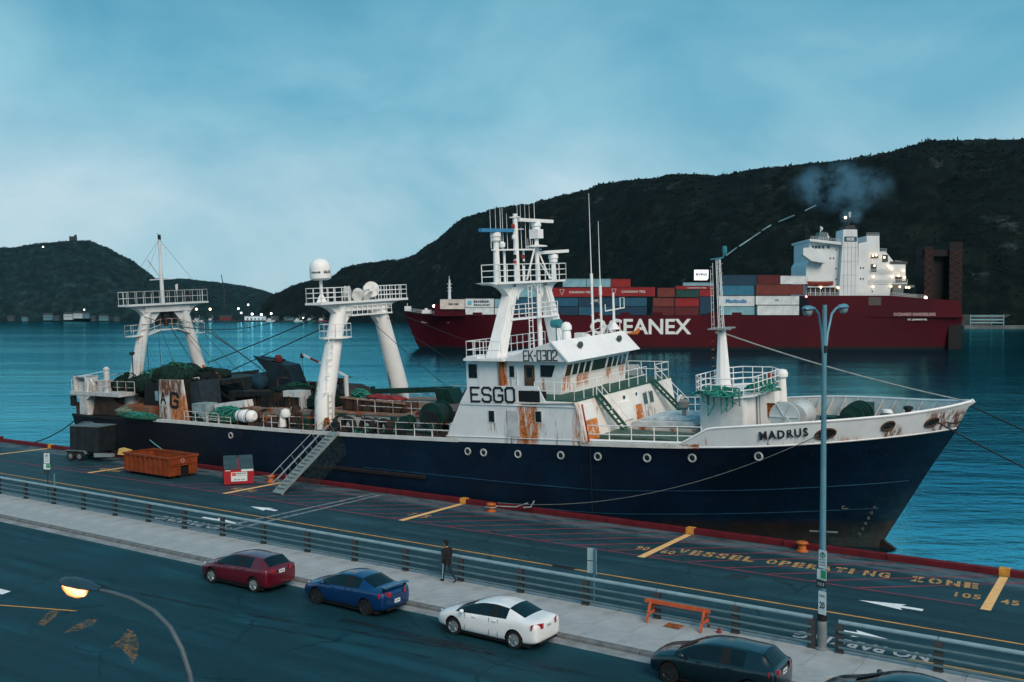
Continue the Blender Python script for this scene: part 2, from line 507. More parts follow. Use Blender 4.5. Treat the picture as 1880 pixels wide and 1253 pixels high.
# ------------------------------------------------------------------ painted markings
Z1 = .004
M_YLINE = pmat("yellow_line_paint", (.62, .30, .07), .75, var=.22, scale=1.5, col2=(.20, .14, .08), amt2=.30, s2=3.0)
M_YMARK = pmat("yellow_mark_paint", (.86, .50, .20), .75, var=.12, scale=3, col2=(.50, .34, .17), amt2=.27, s2=5)
M_WMARK = pmat("white_mark_paint", (.80, .84, .85), .75, var=.10, scale=3, col2=(.45, .52, .55), amt2=.25, s2=6)
M_RMARK = pmat("red_hatch_paint", (.30, .045, .075), .8, var=.25, scale=2, col2=(.07, .075, .09), amt2=.40, s2=1.6)
M_GMARK = pmat("worn_white_band_paint", (.20, .24, .26), .8, var=.2, scale=2, col2=(.07, .11, .13), amt2=.45, s2=4)
def flat(pts, z=Z1): return MB().add([(x, y, z) for x, y in pts], [tuple(range(len(pts)))])
def marking(mb, name, mat, label=None):
    o = mb.build(name, mat); o["kind"] = "structure"
    return o
marking(flat([(-20, 38.03), (130, 38.03), (130, 38.15), (-20, 38.15)]), "lane_line_marking", M_YLINE)
marking(flat([(103.6, 34.28), (125, 34.24), (125, 34.36), (103.6, 34.40)]), "lane_line_marking", M_YLINE)
for X in (15, 30, 45, 60, 75, 90, 105):
    marking(flat([(X - .19, 41.75), (X + .19, 41.75), (X + .17, 47.5), (X - .17, 47.5)], Z1 * 2), "berth_stripe_marking", M_YMARK)
rl = MB()
rl.add([(20, 41.5, Z1), (104.6, 42.1, Z1), (104.6, 42.20, Z1), (20, 41.60, Z1)], [(0, 1, 2, 3)])
marking(rl, "red_line_marking", M_RMARK)
hatch = MB(); hatch.v = []
x = 40.0
k = 0
while x < 101:
    if not (44 < x < 53.6):
        yb = 41.62 + (x - 20) / 84 * .6
        e_ = min(5.3, 47.35 - yb)
        marking(flat([(x, yb), (x + .16, yb), (x + .16 + e_ * 1.22, yb + e_), (x + e_ * 1.22, yb + e_)], Z1 * 1.0 + .0015), "red_hatch_marking", M_RMARK)
    x += 2.0; k += 1
wb = flat([(67.75, 35.0), (68.05, 35.0), (68.35, 47.2), (68.1, 47.2)], Z1 * 3); marking(wb, "crossing_line_marking", M_GMARK)
wb = flat([(68.75, 34.9), (69.05, 34.9), (69.0, 47.0), (68.75, 47.0)], Z1 * 3); marking(wb, "crossing_line_marking", M_GMARK)
def arrow(tip, tail, yc, s=1):
    hx = tip + (tail - tip) * .72
    return flat([(tip, yc), (hx, yc - .42), (hx - (tail - tip) * .06, yc - .13), (tail, yc - .13), (tail, yc + .16), (hx - (tail - tip) * .06, yc + .16), (hx, yc + .42)], Z1)
marking(arrow(100.5, 102.95, 40.35), "arrow_marking", M_WMARK)
marking(arrow(64.75, 67.0, 39.8), "arrow_marking", M_WMARK)
marking(arrow(102.6, 100.9, 36.0), "arrow_marking", M_WMARK)
marking(arrow(68.3, 64.9, 36.1), "arrow_marking", M_WMARK)
# white words behind the fence, upside down as seen from the street
for (x0, x1, y) in ((99.6, 104.2, 35.15), (62.7, 68.6, 35.2)):
    me = text_mesh("NO PARKING", .8, .0, .03, x1 - x0); me.materials.clear(); me.materials.append(M_WMARK)
    o = link_mesh("lettering_marking", me, None, (x1, y, Z1 * 2), (-math.pi / 2, 0, math.pi)); o["kind"] = "structure"
# yellow stencil words on the apron
def ground_text(s, x, y, h, w, mat, rz=0.0, name="lettering_marking", bold=.025, spacing=1.15, z=Z1 * 2):
    me = text_mesh(s, h, .0, bold, w, spacing); me.materials.clear(); me.materials.append(mat)
    o = link_mesh(name, me, None, (x, y, z), (-math.pi / 2, 0, rz)); o["kind"] = "structure"
    return o
def stencil(s, x, y, h, w, mat, rz=0.0):
    """stencilled capitals: each letter from the font, split by a bridge"""
    n = len(s); step = w / n
    for i, ch in enumerate(s):
        if ch == ' ': continue
        me = text_mesh(ch, h, .0, .045, step * (.30 if ch == 'I' else .78))
        bm = bmesh.new(); bm.from_mesh(me)
        for sgn in (-1, 1):
            bmesh.ops.bisect_plane(bm, geom=bm.verts[:] + bm.edges[:] + bm.faces[:], plane_co=(step * .39 + sgn * step * .045, 0, 0), plane_no=(1, 0, 0))
        if ch not in 'IL':
            bmesh.ops.delete(bm, geom=[f for f in bm.faces if abs(f.calc_center_median().x - step * .39) < step * .044], context='FACES')
        bm.to_mesh(me); bm.free()
        me.materials.clear(); me.materials.append(mat)
        c, s_ = math.cos(rz), math.sin(rz)
        o = link_mesh("lettering_marking", me, None, (x + c * i * step, y + s_ * i * step, Z1 * 2), (-math.pi / 2, 0, rz)); o["kind"] = "structure"
RZ = math.atan2(44.9 - 43.55, 104.4 - 91.2)
stencil("VESSEL", 91.05, 43.45, .95, 3.9, M_YMARK, RZ)
stencil("OPERATING", 95.35, 43.88, .95, 5.6, M_YMARK, RZ)
stencil("ZONE", 101.65, 44.5, .95, 2.85, M_YMARK, RZ)
for X, a, b_ in ((90, "90", "60"), (105, "105", "45"), (75, "7", "5"), (60, "60", "90"), (45, "45", "105")):
    w = .33 * len(a)
    ground_text(a, X - .35 - w, 43.05, .75, w, M_YMARK, .08)
    ground_text(b_, X + .38, 43.0, .75, .34 * len(b_), M_YMARK, .08)
# worn paint and repairs
M_PATCH = pmat("patch_asphalt", (.016, .034, .042), .8, var=.2, scale=3)
M_PATCH2 = pmat("fresh_patch_asphalt", (.024, .052, .062), .8, var=.2, scale=3)
marking(flat([(94.6, 40.5), (95.5, 40.6), (95.6, 41.4), (94.75, 41.35)], Z1), "patch", M_PATCH)
marking(flat([(86.4, 42.5), (88.7, 42.5), (88.9, 43.4), (86.6, 43.4)], .0025), "patch", M_PATCH2)
marking(flat([(84.6, 44.4), (87.2, 44.4), (87.6, 45.4), (84.9, 45.4)], .0025), "patch", M_PATCH2)
marking(flat([(87.3, 37.95), (88.4, 37.9), (88.5, 38.35), (87.2, 38.3)], Z1 * 2), "patch", pmat("tar", (.012, .014, .015), .6))
M_WORN = bpy.data.materials.new("worn_yellow_paint"); M_WORN.use_nodes = True
_nt = M_WORN.node_tree; _b = _nt.nodes["Principled BSDF"]; _tc = _nt.nodes.new("ShaderNodeTexCoord").outputs["Object"]
_b.inputs["Base Color"].default_value = (.42, .22, .07, 1); _b.inputs["Roughness"].default_value = .8
_n = nnoise(_nt, _tc, 5.5, 8, .8); _nt.links.new(nmath(_nt, 'MULTIPLY', nramp(_nt, _n, .42, .66), .7), _b.inputs["Alpha"])
RZ0 = -.056
def blot(pts): return flat(pts, RZ0)
marking(flat([(68.5, 19.4), (75.03, 21.9), (75.03, 22.0), (68.5, 19.52)], RZ0), "road_line_marking", M_YLINE)
marking(blot([(75.3, 20.19), (74.04, 21.46), (74.36, 21.68), (75.16, 20.97), (75.69, 20.22)]), "road_arrow_marking", M_WORN)
marking(blot([(77.12, 20.12), (76.72, 20.67), (76.4, 21.55), (76.63, 21.86), (77.17, 21.28), (77.27, 20.59)]), "road_arrow_marking", M_WORN)
marking(blot([(79.84, 20.24), (79.37, 20.97), (78.66, 21.73), (79.13, 21.68), (80.22, 21.11), (81.4, 20.23), (82.07, 19.56), (81.23, 19.99), (80.29, 20.34)]), "road_arrow_marking", M_WORN)
marking(flat([(69.3, 21.5), (70.35, 21.55), (70.2, 22.0), (69.2, 21.95)], RZ0), "road_line_marking", M_WMARK)
# dark tyre marks on the road
M_SKID = bpy.data.materials.new("tyre_rubber_mark"); M_SKID.use_nodes = True
_nt = M_SKID.node_tree; _b = _nt.nodes["Principled BSDF"]; _tc = _nt.nodes.new("ShaderNodeTexCoord").outputs["Object"]
_b.inputs["Base Color"].default_value = (.008, .014, .018, 1); _b.inputs["Roughness"].default_value = .6
_n = nnoise(_nt, _tc, 1.1, 6, .7, (.25, 1.5, 1)); _nt.links.new(nmath(_nt, 'MULTIPLY', nramp(_nt, _n, .40, .62), .8), _b.inputs["Alpha"])
def skid(pts, w, z):
    mb = MB(); rows = [[(x, y - w / 2, z), (x, y + w / 2, z)] for x, y in pts]
    mb.grid(rows); marking(mb, "tyre_mark", M_SKID)
skid([(70, 24.4), (77.7, 25.0), (83.6, 25.75), (88.0, 26.5), (91.5, 27.0)], .28, -.0565)
skid([(84.5, 26.9), (88, 27.0), (92.5, 27.2)], .5, -.0555)
skid([(82, 24.6), (86, 25.1), (90, 25.6)], .22, -.0565)
skid([(92, 26.8), (96.5, 27.3)], .35, -.0545)

# ------------------------------------------------------------------ water
def water_mat():
    m = bpy.data.materials.new("harbour_water"); m.use_nodes = True
    nt = m.node_tree; nt.nodes.clear()
    out = nt.nodes.new("ShaderNodeOutputMaterial")
    tc = nt.nodes.new("ShaderNodeTexCoord").outputs["Object"]
    mp = nt.nodes.new("ShaderNodeMapping"); mp.inputs["Rotation"].default_value = (0, 0, R(-34)); nt.links.new(tc, mp.inputs["Vector"])
    v = mp.outputs[0]
    h1 = nnoise(nt, v, .55, 6, .62, (.55, 1.0, 1))
    h2 = nnoise(nt, v, .05, 5, .6, (.35, 1.3, 1))
    h3 = nnoise(nt, v, .012, 4, .55, (.22, 1.0, 1))
    h = nmath(nt, 'ADD', nmath(nt, 'MULTIPLY', h1, 1.0), nmath(nt, 'MULTIPLY', h2, 3.0))
    bp = nt.nodes.new("ShaderNodeBump"); bp.inputs["Strength"].default_value = .22; bp.inputs["Distance"].default_value = .5
    nt.links.new(h, bp.inputs["Height"])
    d = nt.nodes.new("ShaderNodeBsdfDiffuse"); d.inputs["Color"].default_value = (.003, .068, .100, 1)
    g_ = nt.nodes.new("ShaderNodeBsdfGlossy")
    nt.links.new(nmix(nt, nramp(nt, h3, .35, .65), (.15, .575, .73), (.27, .80, .89)), g_.inputs["Color"])
    g_.inputs["Roughness"].default_value = .10
    nt.links.new(bp.outputs[0], d.inputs["Normal"]); nt.links.new(bp.outputs[0], g_.inputs["Normal"])
    fr = nt.nodes.new("ShaderNodeFresnel"); fr.inputs["IOR"].default_value = 1.34; nt.links.new(bp.outputs[0], fr.inputs["Normal"])
    f = nmath(nt, 'MINIMUM', nmath(nt, 'MULTIPLY', fr.outputs[0], 1.12), .92)
    mx = nt.nodes.new("ShaderNodeMixShader"); nt.links.new(f, mx.inputs[0]); nt.links.new(d.outputs[0], mx.inputs[1]); nt.links.new(g_.outputs[0], mx.inputs[2])
    nt.links.new(mx.outputs[0], out.inputs["Surface"])
    return m
wt = MB(); wt.quad((-4150, 40, WATER_Z), (4150, 40, WATER_Z), (4150, 4550, WATER_Z), (-4150, 4550, WATER_Z))
wt.quad((-4150, -110, WATER_Z), (-60, -110, WATER_Z), (-60, 40, WATER_Z), (-4150, 40, WATER_Z))
tag(wt.build("water", water_mat()), kind="structure")

# ------------------------------------------------------------------ hills
def hill_mat(name, green, brown, rock, rk=.35):
    m = bpy.data.materials.new(name); m.use_nodes = True
    nt = m.node_tree; b = nt.nodes["Principled BSDF"]
    tc = nt.nodes.new("ShaderNodeTexCoord").outputs["Object"]
    n1 = nnoise(nt, tc, .012, 8, .65); n2 = nnoise(nt, tc, .06, 8, .7); n3 = nnoise(nt, tc, .02, 8, .72, (1, 1, 2.2), (40, 10, 3)); n4 = nnoise(nt, tc, .25, 4, .7)
    c = nmix(nt, nramp(nt, n1, .35, .65), green, brown)
    c = nmix(nt, nramp(nt, n2, .42, .62), tuple(x * .5 for x in green), c)
    msk = nmath(nt, 'MULTIPLY', nramp(nt, n3, .72 - rk * .35, .80 - rk * .3), nramp(nt, n4, .3, .6))
    c = nmix(nt, msk, c, rock)
    nt.links.new(c, b.inputs["Base Color"]); b.inputs["Roughness"].default_value = .95; b.inputs["Specular IOR Level"].default_value = .1
    return m
def lerp_cols(cols, x):
    for a, b in zip(cols, cols[1:]):
        if a[0] <= x <= b[0]:
            t = (x - a[0]) / (b[0] - a[0]); t2 = t
            return [a[i] + (b[i] - a[i]) * t2 for i in range(1, len(a))]
    return list(cols[0][1:]) if x < cols[0][0] else list(cols[-1][1:])
def make_hill(cols, nx, nt_, mat, amp, seed, shape=.8):
    """cols: (bearing px, skyline py, shore distance, ridge distance); returns object and a sampler"""
    xa, xb = cols[0][0], cols[-1][0]
    rows = []
    off = Vector((seed * 17.3, seed * 5.1, 0))
    def sample(x, t):
        yr, d0, d1 = lerp_cols(cols, x)
        zr = CAM_Z + (580.2 - yr) / 1767.15 * d1
        d = d0 + (d1 - d0) * t
        p = far_point(x, d, z=0)
        q = Vector((p.x, p.y, 0)) + off
        n = mnoise.fractal(q * .006, 1.0, 2.1, 5) * amp + mnoise.fractal(q * .03, .8, 2.1, 4) * amp * .25
        if t <= 1:
            z = WATER_Z - 1 + (zr - WATER_Z + 1) * (math.sin(t * math.pi / 2) ** shape)
            w = min(1, t * 3) * (1 - .72 * max(0, t - .6) / .4)
            z += n * w
        else:
            z = zr + n * .28 - (t - 1) * (zr - WATER_Z) * 1.1
        return Vector((p.x, p.y, max(z, WATER_Z - 3)))
    for i in range(nx + 1):
        x = xa + (xb - xa) * i / nx
        rows.append([sample(x, 1.5 * j / nt_) for j in range(nt_ + 1)])
    mb = MB(); mb.grid([[tuple(p) for p in r] for r in rows])
    o = mb.build("hill", mat, smooth='all'); o["kind"] = "structure"
    return o, sample
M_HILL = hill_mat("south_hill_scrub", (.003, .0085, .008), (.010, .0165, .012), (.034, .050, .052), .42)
M_HILL2 = hill_mat("far_hill_hazed", (.010, .033, .038), (.014, .036, .040), (.035, .07, .085), .4)  # distance haze mixed into the colours, lighter and bluer
right_cols = [(480, 566, 2300, 2500), (500, 541, 2250, 2560), (540, 524, 2200, 2540), (600, 508, 2100, 2480), (700, 488, 1900, 2300), (765, 468, 1750, 2150), (800, 443, 1700, 2080), (850, 408, 1600, 1990),
              (900, 390, 1500, 1880), (960, 379, 1450, 1820), (1000, 372, 1400, 1760), (1100, 348, 1300, 1650), (1170, 334, 1230, 1580), (1230, 328, 1180, 1530), (1310, 331, 1120, 1450), (1400, 318, 1080, 1420), (1500, 303, 1050, 1390),
              (1600, 297, 1010, 1350), (1700, 279, 980, 1320), (1800, 268, 960, 1300), (1880, 262, 950, 1290), (2150, 250, 900, 1230), (2700, 270, 850, 1180)]
hill_r, samp_r = make_hill(right_cols, 420, 70, M_HILL, 26, 3)
left_cols = [(-900, 470, 2000, 2300), (-300, 470, 2050, 2350), (0, 455, 2050, 2350), (60, 452, 2060, 2360), (110, 447, 2060, 2360), (165, 447, 2060, 2360), (205, 460, 2070, 2350), (240, 479, 2080, 2330), (265, 497, 2090, 2300), (285, 512, 2090, 2280), (310, 531, 2090, 2260), (345, 560, 2090, 2230), (385, 582, 2100, 2200)]
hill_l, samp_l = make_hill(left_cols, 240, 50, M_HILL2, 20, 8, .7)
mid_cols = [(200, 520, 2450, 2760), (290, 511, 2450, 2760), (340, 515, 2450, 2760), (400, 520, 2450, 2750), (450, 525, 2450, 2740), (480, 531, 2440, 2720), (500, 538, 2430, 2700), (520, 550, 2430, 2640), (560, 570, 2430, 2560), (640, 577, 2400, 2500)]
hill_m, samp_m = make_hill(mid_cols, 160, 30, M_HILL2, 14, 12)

# scrub and small spruces that nobody could count
def scatter(name, sampler, x0, x1, n, mat, smin, smax, seed, tmin=.05):
    rr = random.Random(seed); mb = MB()
    for i in range(n):
        x = rr.uniform(x0, x1); t = tmin + (1.03 - tmin) * rr.random() ** .8
        p = sampler(x, t)
        dens = mnoise.noise(Vector((p.x * .012, p.y * .012, seed)))
        if dens < rr.uniform(-.55, .25): continue
        s = rr.uniform(smin, smax); a0 = rr.uniform(0, 6.28)
        if rr.random() < .10:     # spruce
            h = s * rr.uniform(1.3, 2.2); w = s * .42
            vs_ = [(p.x, p.y, p.z + h)]
            for lv, (zz, ww) in enumerate(((.55, .55), (.1, 1.0))):
                for k in range(5):
                    a = a0 + k * 1.2566 + lv * .6; q = w * ww * rr.uniform(.7, 1.2)
                    vs_.append((p.x + q * math.cos(a), p.y + q * math.sin(a), p.z + h * zz + rr.uniform(-.2, .2)))
            fs = [(0, 1 + k, 1 + (k + 1) % 5) for k in range(5)] + [(1 + k, 6 + k, 6 + (k + 1) % 5, 1 + (k + 1) % 5) for k in range(5)]
            mb.add(vs_, fs, 0)
        else:
            h = s * rr.uniform(.5, 1.0); w = s * rr.uniform(.5, .9)
            vs_ = [(p.x, p.y, p.z + h)]
            for lv, (zz, ww) in enumerate(((.75, .6), (.2, 1.0))):
                for k in range(6):
                    a = a0 + k * 1.047 + lv * .5; q = w * ww * rr.uniform(.65, 1.25)
                    vs_.append((p.x + q * math.cos(a), p.y + q * math.sin(a), p.z + h * zz * rr.uniform(.7, 1.15)))
            fs = [(0, 1 + k, 1 + (k + 1) % 6) for k in range(6)] + [(1 + k, 7 + k, 7 + (k + 1) % 6, 1 + (k + 1) % 6) for k in range(6)]
            mb.add(vs_, fs, 1 if rr.random() < .4 else 0)
    o = mb.build(name, mat); o["kind"] = "stuff"
    return o
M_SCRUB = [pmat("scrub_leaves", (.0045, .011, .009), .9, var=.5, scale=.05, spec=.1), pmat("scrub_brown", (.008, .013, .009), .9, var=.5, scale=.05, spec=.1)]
M_SCRUB2 = [pmat("far_scrub_leaves_hazed", (.010, .025, .025), .9, var=.4, scale=.05, spec=.1), pmat("far_scrub_brown_hazed", (.014, .026, .026), .9, var=.4, scale=.05, spec=.1)]  # same haze tint put into the far scrub colours
tag(scatter("scrub", samp_r, 480, 2200, 18000, M_SCRUB, 1.2, 3.0, 5), "dark scrub and small spruces covering the long hillside", "scrub")
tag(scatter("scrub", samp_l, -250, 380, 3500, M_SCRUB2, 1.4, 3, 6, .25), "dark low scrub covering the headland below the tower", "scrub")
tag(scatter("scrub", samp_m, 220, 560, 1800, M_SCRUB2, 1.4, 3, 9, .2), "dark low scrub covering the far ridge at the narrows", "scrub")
# ================================================================== the trawler alongside (listing a little towards the quay)
PHI, TAU, XR = .054, .010, 70.0
ship = thing("fishing_trawler", "dark blue hulled stern trawler with rust streaked white house moored along the quay", "trawler", (XR, 55.4, WATER_Z))
ship.rotation_euler = (Matrix.Rotation(-TAU, 4, 'Y') @ Matrix.Rotation(PHI, 4, 'X')).to_euler()
OFF = (XR, 0, 0)
def S(): return MB(OFF)
def srel(streaks): return [(a - XR, b - XR, c, d, e_, f) if not ax else (a, b, c, d, e_, f, 'y') for a, b, c, d, e_, f, *ax in streaks]
ORG = (.52, .155, .03); BRN = (.16, .055, .02); DK = (.03, .02, .016)
M_WHITE = pmat("trawler_white", (.78, .80, .795), .5, var=.06, scale=.8, rust=.13, rscale=1.1)
M_WHITE_CLEAN = pmat("trawler_white_clean", (.84, .855, .85), .45, var=.05, scale=.8)
M_WHITE_RUST = pmat("trawler_white_rusty", (.60, .62, .61), .6, var=.1, scale=.9, rust=.42, rscale=1.4)
M_RAIL = pmat("rail_white", (.82, .84, .835), .5, var=.06, rust=.10, rscale=2)
M_RAILR = pmat("rail_rusty", (.55, .55, .53), .6, var=.1, rust=.60, rscale=1.2, rust_col=(.22, .06, .02))
M_DECKG = pmat("deck_green", (.030, .098, .075), .7, var=.25, scale=1.5, rust=.15)
M_DECKD = pmat("deck_dark", (.030, .032, .030), .8, var=.4, scale=1.2, rust=.40, rust_col=(.12, .04, .015))
M_DARK = pmat("machinery_black", (.014, .017, .018), .6, var=.4, scale=2, rust=.16, rust_col=(.10, .035, .014))
M_BROWN = pmat("machinery_brown", (.050, .032, .024), .75, var=.35, scale=1.5, rust=.4, rust_col=(.16, .06, .025))
M_WGREEN = pmat("winch_green", (.007, .040, .032), .55, var=.3, scale=2, rust=.12, rust_col=(.08, .03, .015))
M_NETG = pmat("net_green", (.022, .105, .070), .95, var=.5, scale=5, bump=1.0, bscale=18, spec=.1)
M_NETD = pmat("net_dark", (.010, .026, .022), .95, var=.5, scale=4, bump=1.0, bscale=18, spec=.1)
M_ROPEG = pmat("rope_green", (.03, .21, .17), .9, var=.35, scale=6, spec=.1)
M_ROPEL = pmat("rope_pale", (.30, .33, .32), .9, var=.2, scale=6)
M_WIRE = pmat("wire_dark", (.02, .024, .026), .6, var=0)
M_GLASS = glass_mat("trawler_glass", (.010, .016, .018), .08)
M_BLACKP = pmat("black_paint", (.010, .011, .012), .5, var=0)
M_RUST = pmat("bare_rust", (.26, .085, .025), .9, var=.4, scale=2.5, col2=(.10, .035, .015), amt2=.4, s2=3)
M_TYRE = pmat("tyre_rubber", (.014, .015, .016), .85, var=.25)
M_TEAL = pmat("lamp_teal", (.03, .20, .24), .4, var=.1)
M_BLUE = pmat("scanner_blue", (.05, .23, .42), .4, var=.1)
M_RED = pmat("fitting_red", (.28, .03, .025), .5, var=.15)
M_ORANGE = pmat("fitting_orange", (.50, .14, .03), .6, var=.2)

def hull_mat():
    m = bpy.data.materials.new("hull_navy"); m.use_nodes = True
    nt = m.node_tree; b = nt.nodes["Principled BSDF"]
    tc = nt.nodes.new("ShaderNodeTexCoord").outputs["Object"]
    sp = nt.nodes.new("ShaderNodeSeparateXYZ"); nt.links.new(tc, sp.inputs[0])
    n1 = nnoise(nt, tc, .35, 6, .6); n2 = nnoise(nt, tc, 1.3, 8, .7, (1, 1, .12)); n3 = nnoise(nt, tc, .9, 8, .72, (.35, 1, 1), (4, 4, 4)); n4 = nnoise(nt, tc, .5, 5, .65, (1, 1, .5), (8, 1, 1))
    c = nmix(nt, nramp(nt, n1, .3, .7), (.0020, .0085, .020), (.0030, .0150, .037))
    cv_ = nt.nodes.new("ShaderNodeCombineXYZ"); nt.links.new(sp.outputs["X"], cv_.inputs["X"]); nt.links.new(sp.outputs["Z"], cv_.inputs["Y"])
    bk = nt.nodes.new("ShaderNodeTexBrick"); bk.inputs["Scale"].default_value = 1.0; bk.inputs["Brick Width"].default_value = 5.6; bk.inputs["Row Height"].default_value = 1.45; bk.inputs["Mortar Size"].default_value = .018; bk.inputs["Mortar Smooth"].default_value = .4
    bk.inputs["Color1"].default_value = (.75, .75, .75, 1); bk.inputs["Color2"].default_value = (1.25, 1.25, 1.25, 1); bk.inputs["Mortar"].default_value = (1.7, 1.6, 1.5, 1); nt.links.new(cv_.outputs[0], bk.inputs["Vector"])
    c = nmix(nt, .55, c, nmix(nt, 1.0, c, bk.outputs["Color"], 'MULTIPLY'))
    # faded plating panels and seams
    c = nmix(nt, nmath(nt, 'MULTIPLY', nramp(nt, n2, .58, .74), .65), c, (.012, .012, .014))
    # rust below the rubbing strake and near the water, scum line
    low = nramp(nt, nmath(nt, 'ADD', sp.outputs["Z"], nmath(nt, 'MULTIPLY', n3, 1.2)), 2.2, 1.55)
    c = nmix(nt, low, c, nmix(nt, nramp(nt, n4, .4, .65), (.014, .012, .013), (.030, .016, .012)))
    run = nmath(nt, 'MULTIPLY', nramp(nt, n2, .66, .78), nramp(nt, n4, .50, .62))
    c = nmix(nt, nmath(nt, 'MULTIPLY', run, .8), c, (.075, .028, .013))
    # fender scrapes along the side and salt below the deck edge
    n8 = nnoise(nt, tc, 1.6, 7, .75, (.07, 1, 1.6), (3, 1, 9)); n9 = nnoise(nt, tc, .22, 3, .5, (1, 1, 1), (1, 6, 2))
    scr = nmath(nt, 'MULTIPLY', nmath(nt, 'MULTIPLY', nramp(nt, n8, .60, .68), nband(nt, sp.outputs["Z"], 1.6, 4.3, .8)), nramp(nt, n9, .42, .60))
    c = nmix(nt, nmath(nt, 'MULTIPLY', scr, .55), c, (.030, .045, .060))
    n10 = nnoise(nt, tc, 2.4, 6, .7, (1, 1, .10), (7, 2, 2))
    c = nmix(nt, nmath(nt, 'MULTIPLY', nmath(nt, 'MULTIPLY', nramp(nt, n10, .62, .72), nramp(nt, sp.outputs["Z"], 2.2, 5.0)), .7), c, (.10, .040, .018))
    # grime of the working stern
    gr = nmath(nt, 'MULTIPLY', nramp(nt, nmath(nt, 'ADD', sp.outputs["X"], nmath(nt, 'MULTIPLY', n4, 10.0)), -4, -22), .85)
    c = nmix(nt, gr, c, (.010, .010, .013))
    nt.links.new(c, b.inputs["Base Color"]); b.inputs["Specular IOR Level"].default_value = .22
    b.inputs["Roughness"].default_value = .42
    bp = nt.nodes.new("ShaderNodeBump"); bp.inputs["Strength"].default_value = .5; bp.inputs["Distance"].default_value = .12
    nt.links.new(nnoise(nt, tc, .8, 3, .5), bp.inputs["Height"]); nt.links.new(bp.outputs[0], b.inputs["Normal"])
    return m
M_HULL = hull_mat()

def interp(tab, x):
    if x <= tab[0][0]: return tab[0][1]
    for a, b in zip(tab, tab[1:]):
        if x <= b[0]:
            t = (x - a[0]) / (b[0] - a[0])
            return a[1] + (b[1] - a[1]) * t
    return tab[-1][1]
def smooth_tab(tab, n=120):
    """Catmull-Rom resample so that curves read as fair lines"""
    xs = [p[0] for p in tab]; out = []
    for i in range(len(tab) - 1):
        p0 = tab[max(i - 1, 0)]; p1 = tab[i]; p2 = tab[i + 1]; p3 = tab[min(i + 2, len(tab) - 1)]
        m1 = (p2[1] - p0[1]) / max(1e-6, p2[0] - p0[0]) * (p2[0] - p1[0]); m2 = (p3[1] - p1[1]) / max(1e-6, p3[0] - p1[0]) * (p2[0] - p1[0])
        for k in range(8):
            t = k / 8
            out.append((p1[0] + (p2[0] - p1[0]) * t, (2 * t**3 - 3 * t**2 + 1) * p1[1] + (t**3 - 2 * t**2 + t) * m1 + (-2 * t**3 + 3 * t**2) * p2[1] + (t**3 - t**2) * m2))
    out.append(tab[-1])
    return out
DECK_B = smooth_tab([(31.5, 6.2), (36, 6.65), (42, 6.7), (60, 6.7), (86, 6.7), (90, 6.55), (93.4, 5.95), (96.5, 4.6), (99.6, 2.6), (101, 1.25), (101.9, .05)])
WL_B = smooth_tab([(31.5, 5.4), (36, 6.2), (42, 6.6), (60, 6.7), (78, 6.7), (84, 6.0), (88, 4.7), (92, 2.9), (95, 1.45), (97, .55), (98.1, .08)])
DECK_B = [(a, min(b, 6.7)) for a, b in DECK_B]; WL_B = [(a, min(b, 6.7)) for a, b in WL_B]
DECK_Z = smooth_tab([(31.5, 4.86), (44, 5.02), (60, 5.02), (73, 5.25), (83, 5.62), (90, 5.9), (96.5, 6.25), (101.9, 6.62)])
BUL_B = smooth_tab([(88, 6.72), (90.5, 6.62), (93.5, 6.15), (96.5, 4.95), (99.6, 3.1), (101.5, 1.5), (102.3, .6), (102.65, .05)])
BUL_Z = smooth_tab([(88, 6.7), (90.7, 6.95), (93.5, 7.2), (96.5, 7.4), (99.7, 7.62), (101.5, 7.84), (102.65, 8.05)])
def hull_row(s):
    """s: deck station in metres; returns (x, b, z) from keel to deck edge"""
    if s <= 84: xw = s
    else: xw = 84 + (s - 84) * (98.1 - 84) / (101.9 - 84)
    bd, bw, zd = interp(DECK_B, s), interp(WL_B, xw), interp(DECK_Z, s)
    out = [(xw - (.4 if s > 95 else 0), bw * .55, -2.5), (xw, bw * .96, -.6)]
    for v in (0, .14, .3, .5, .7, .86, 1.0):
        out.append((xw + (s - xw) * v, bw + (bd - bw) * v ** 1.25, zd * v))
    return out
stations = [31.5, 33, 35, 38, 42, 48, 54, 60, 66, 72, 78, 82, 84, 86, 88, 89.5, 91, 92.4, 93.6, 94.8, 96, 97, 98, 99, 99.8, 100.5, 101.1, 101.6, 101.9]
hb = S()
nr = [hull_row(s) for s in stations]
hb.grid([[(x, -b_, z) for x, b_, z in r] for r in nr]); hb.grid([[(x, b_, z) for x, b_, z in r] for r in nr], flip=True)
r0 = nr[0]; hb.add([(x, -b_, z) for x, b_, z in r0] + [(x, b_, z) for x, b_, z in r0[::-1]], [tuple(range(len(r0) * 2))])
hull = hb.build("hull", M_HULL, ship, smooth=True)
# stem bar with the little forefoot at the water
fb = S(); fb.tube([(101.95, 0, 6.7), (100.2, 0, 3.9), (98.25, 0, .75), (98.08, 0, .4)], [.10, .10, .11, .12], 8); fb.prism([(98.25, .75), (98.05, .35), (98.3, .08), (98.95, -.35), (96.5, -.6), (96.5, .75)], 'y', -.13, .13)
fb.build("stem_bar", M_HULL, ship, smooth=True)
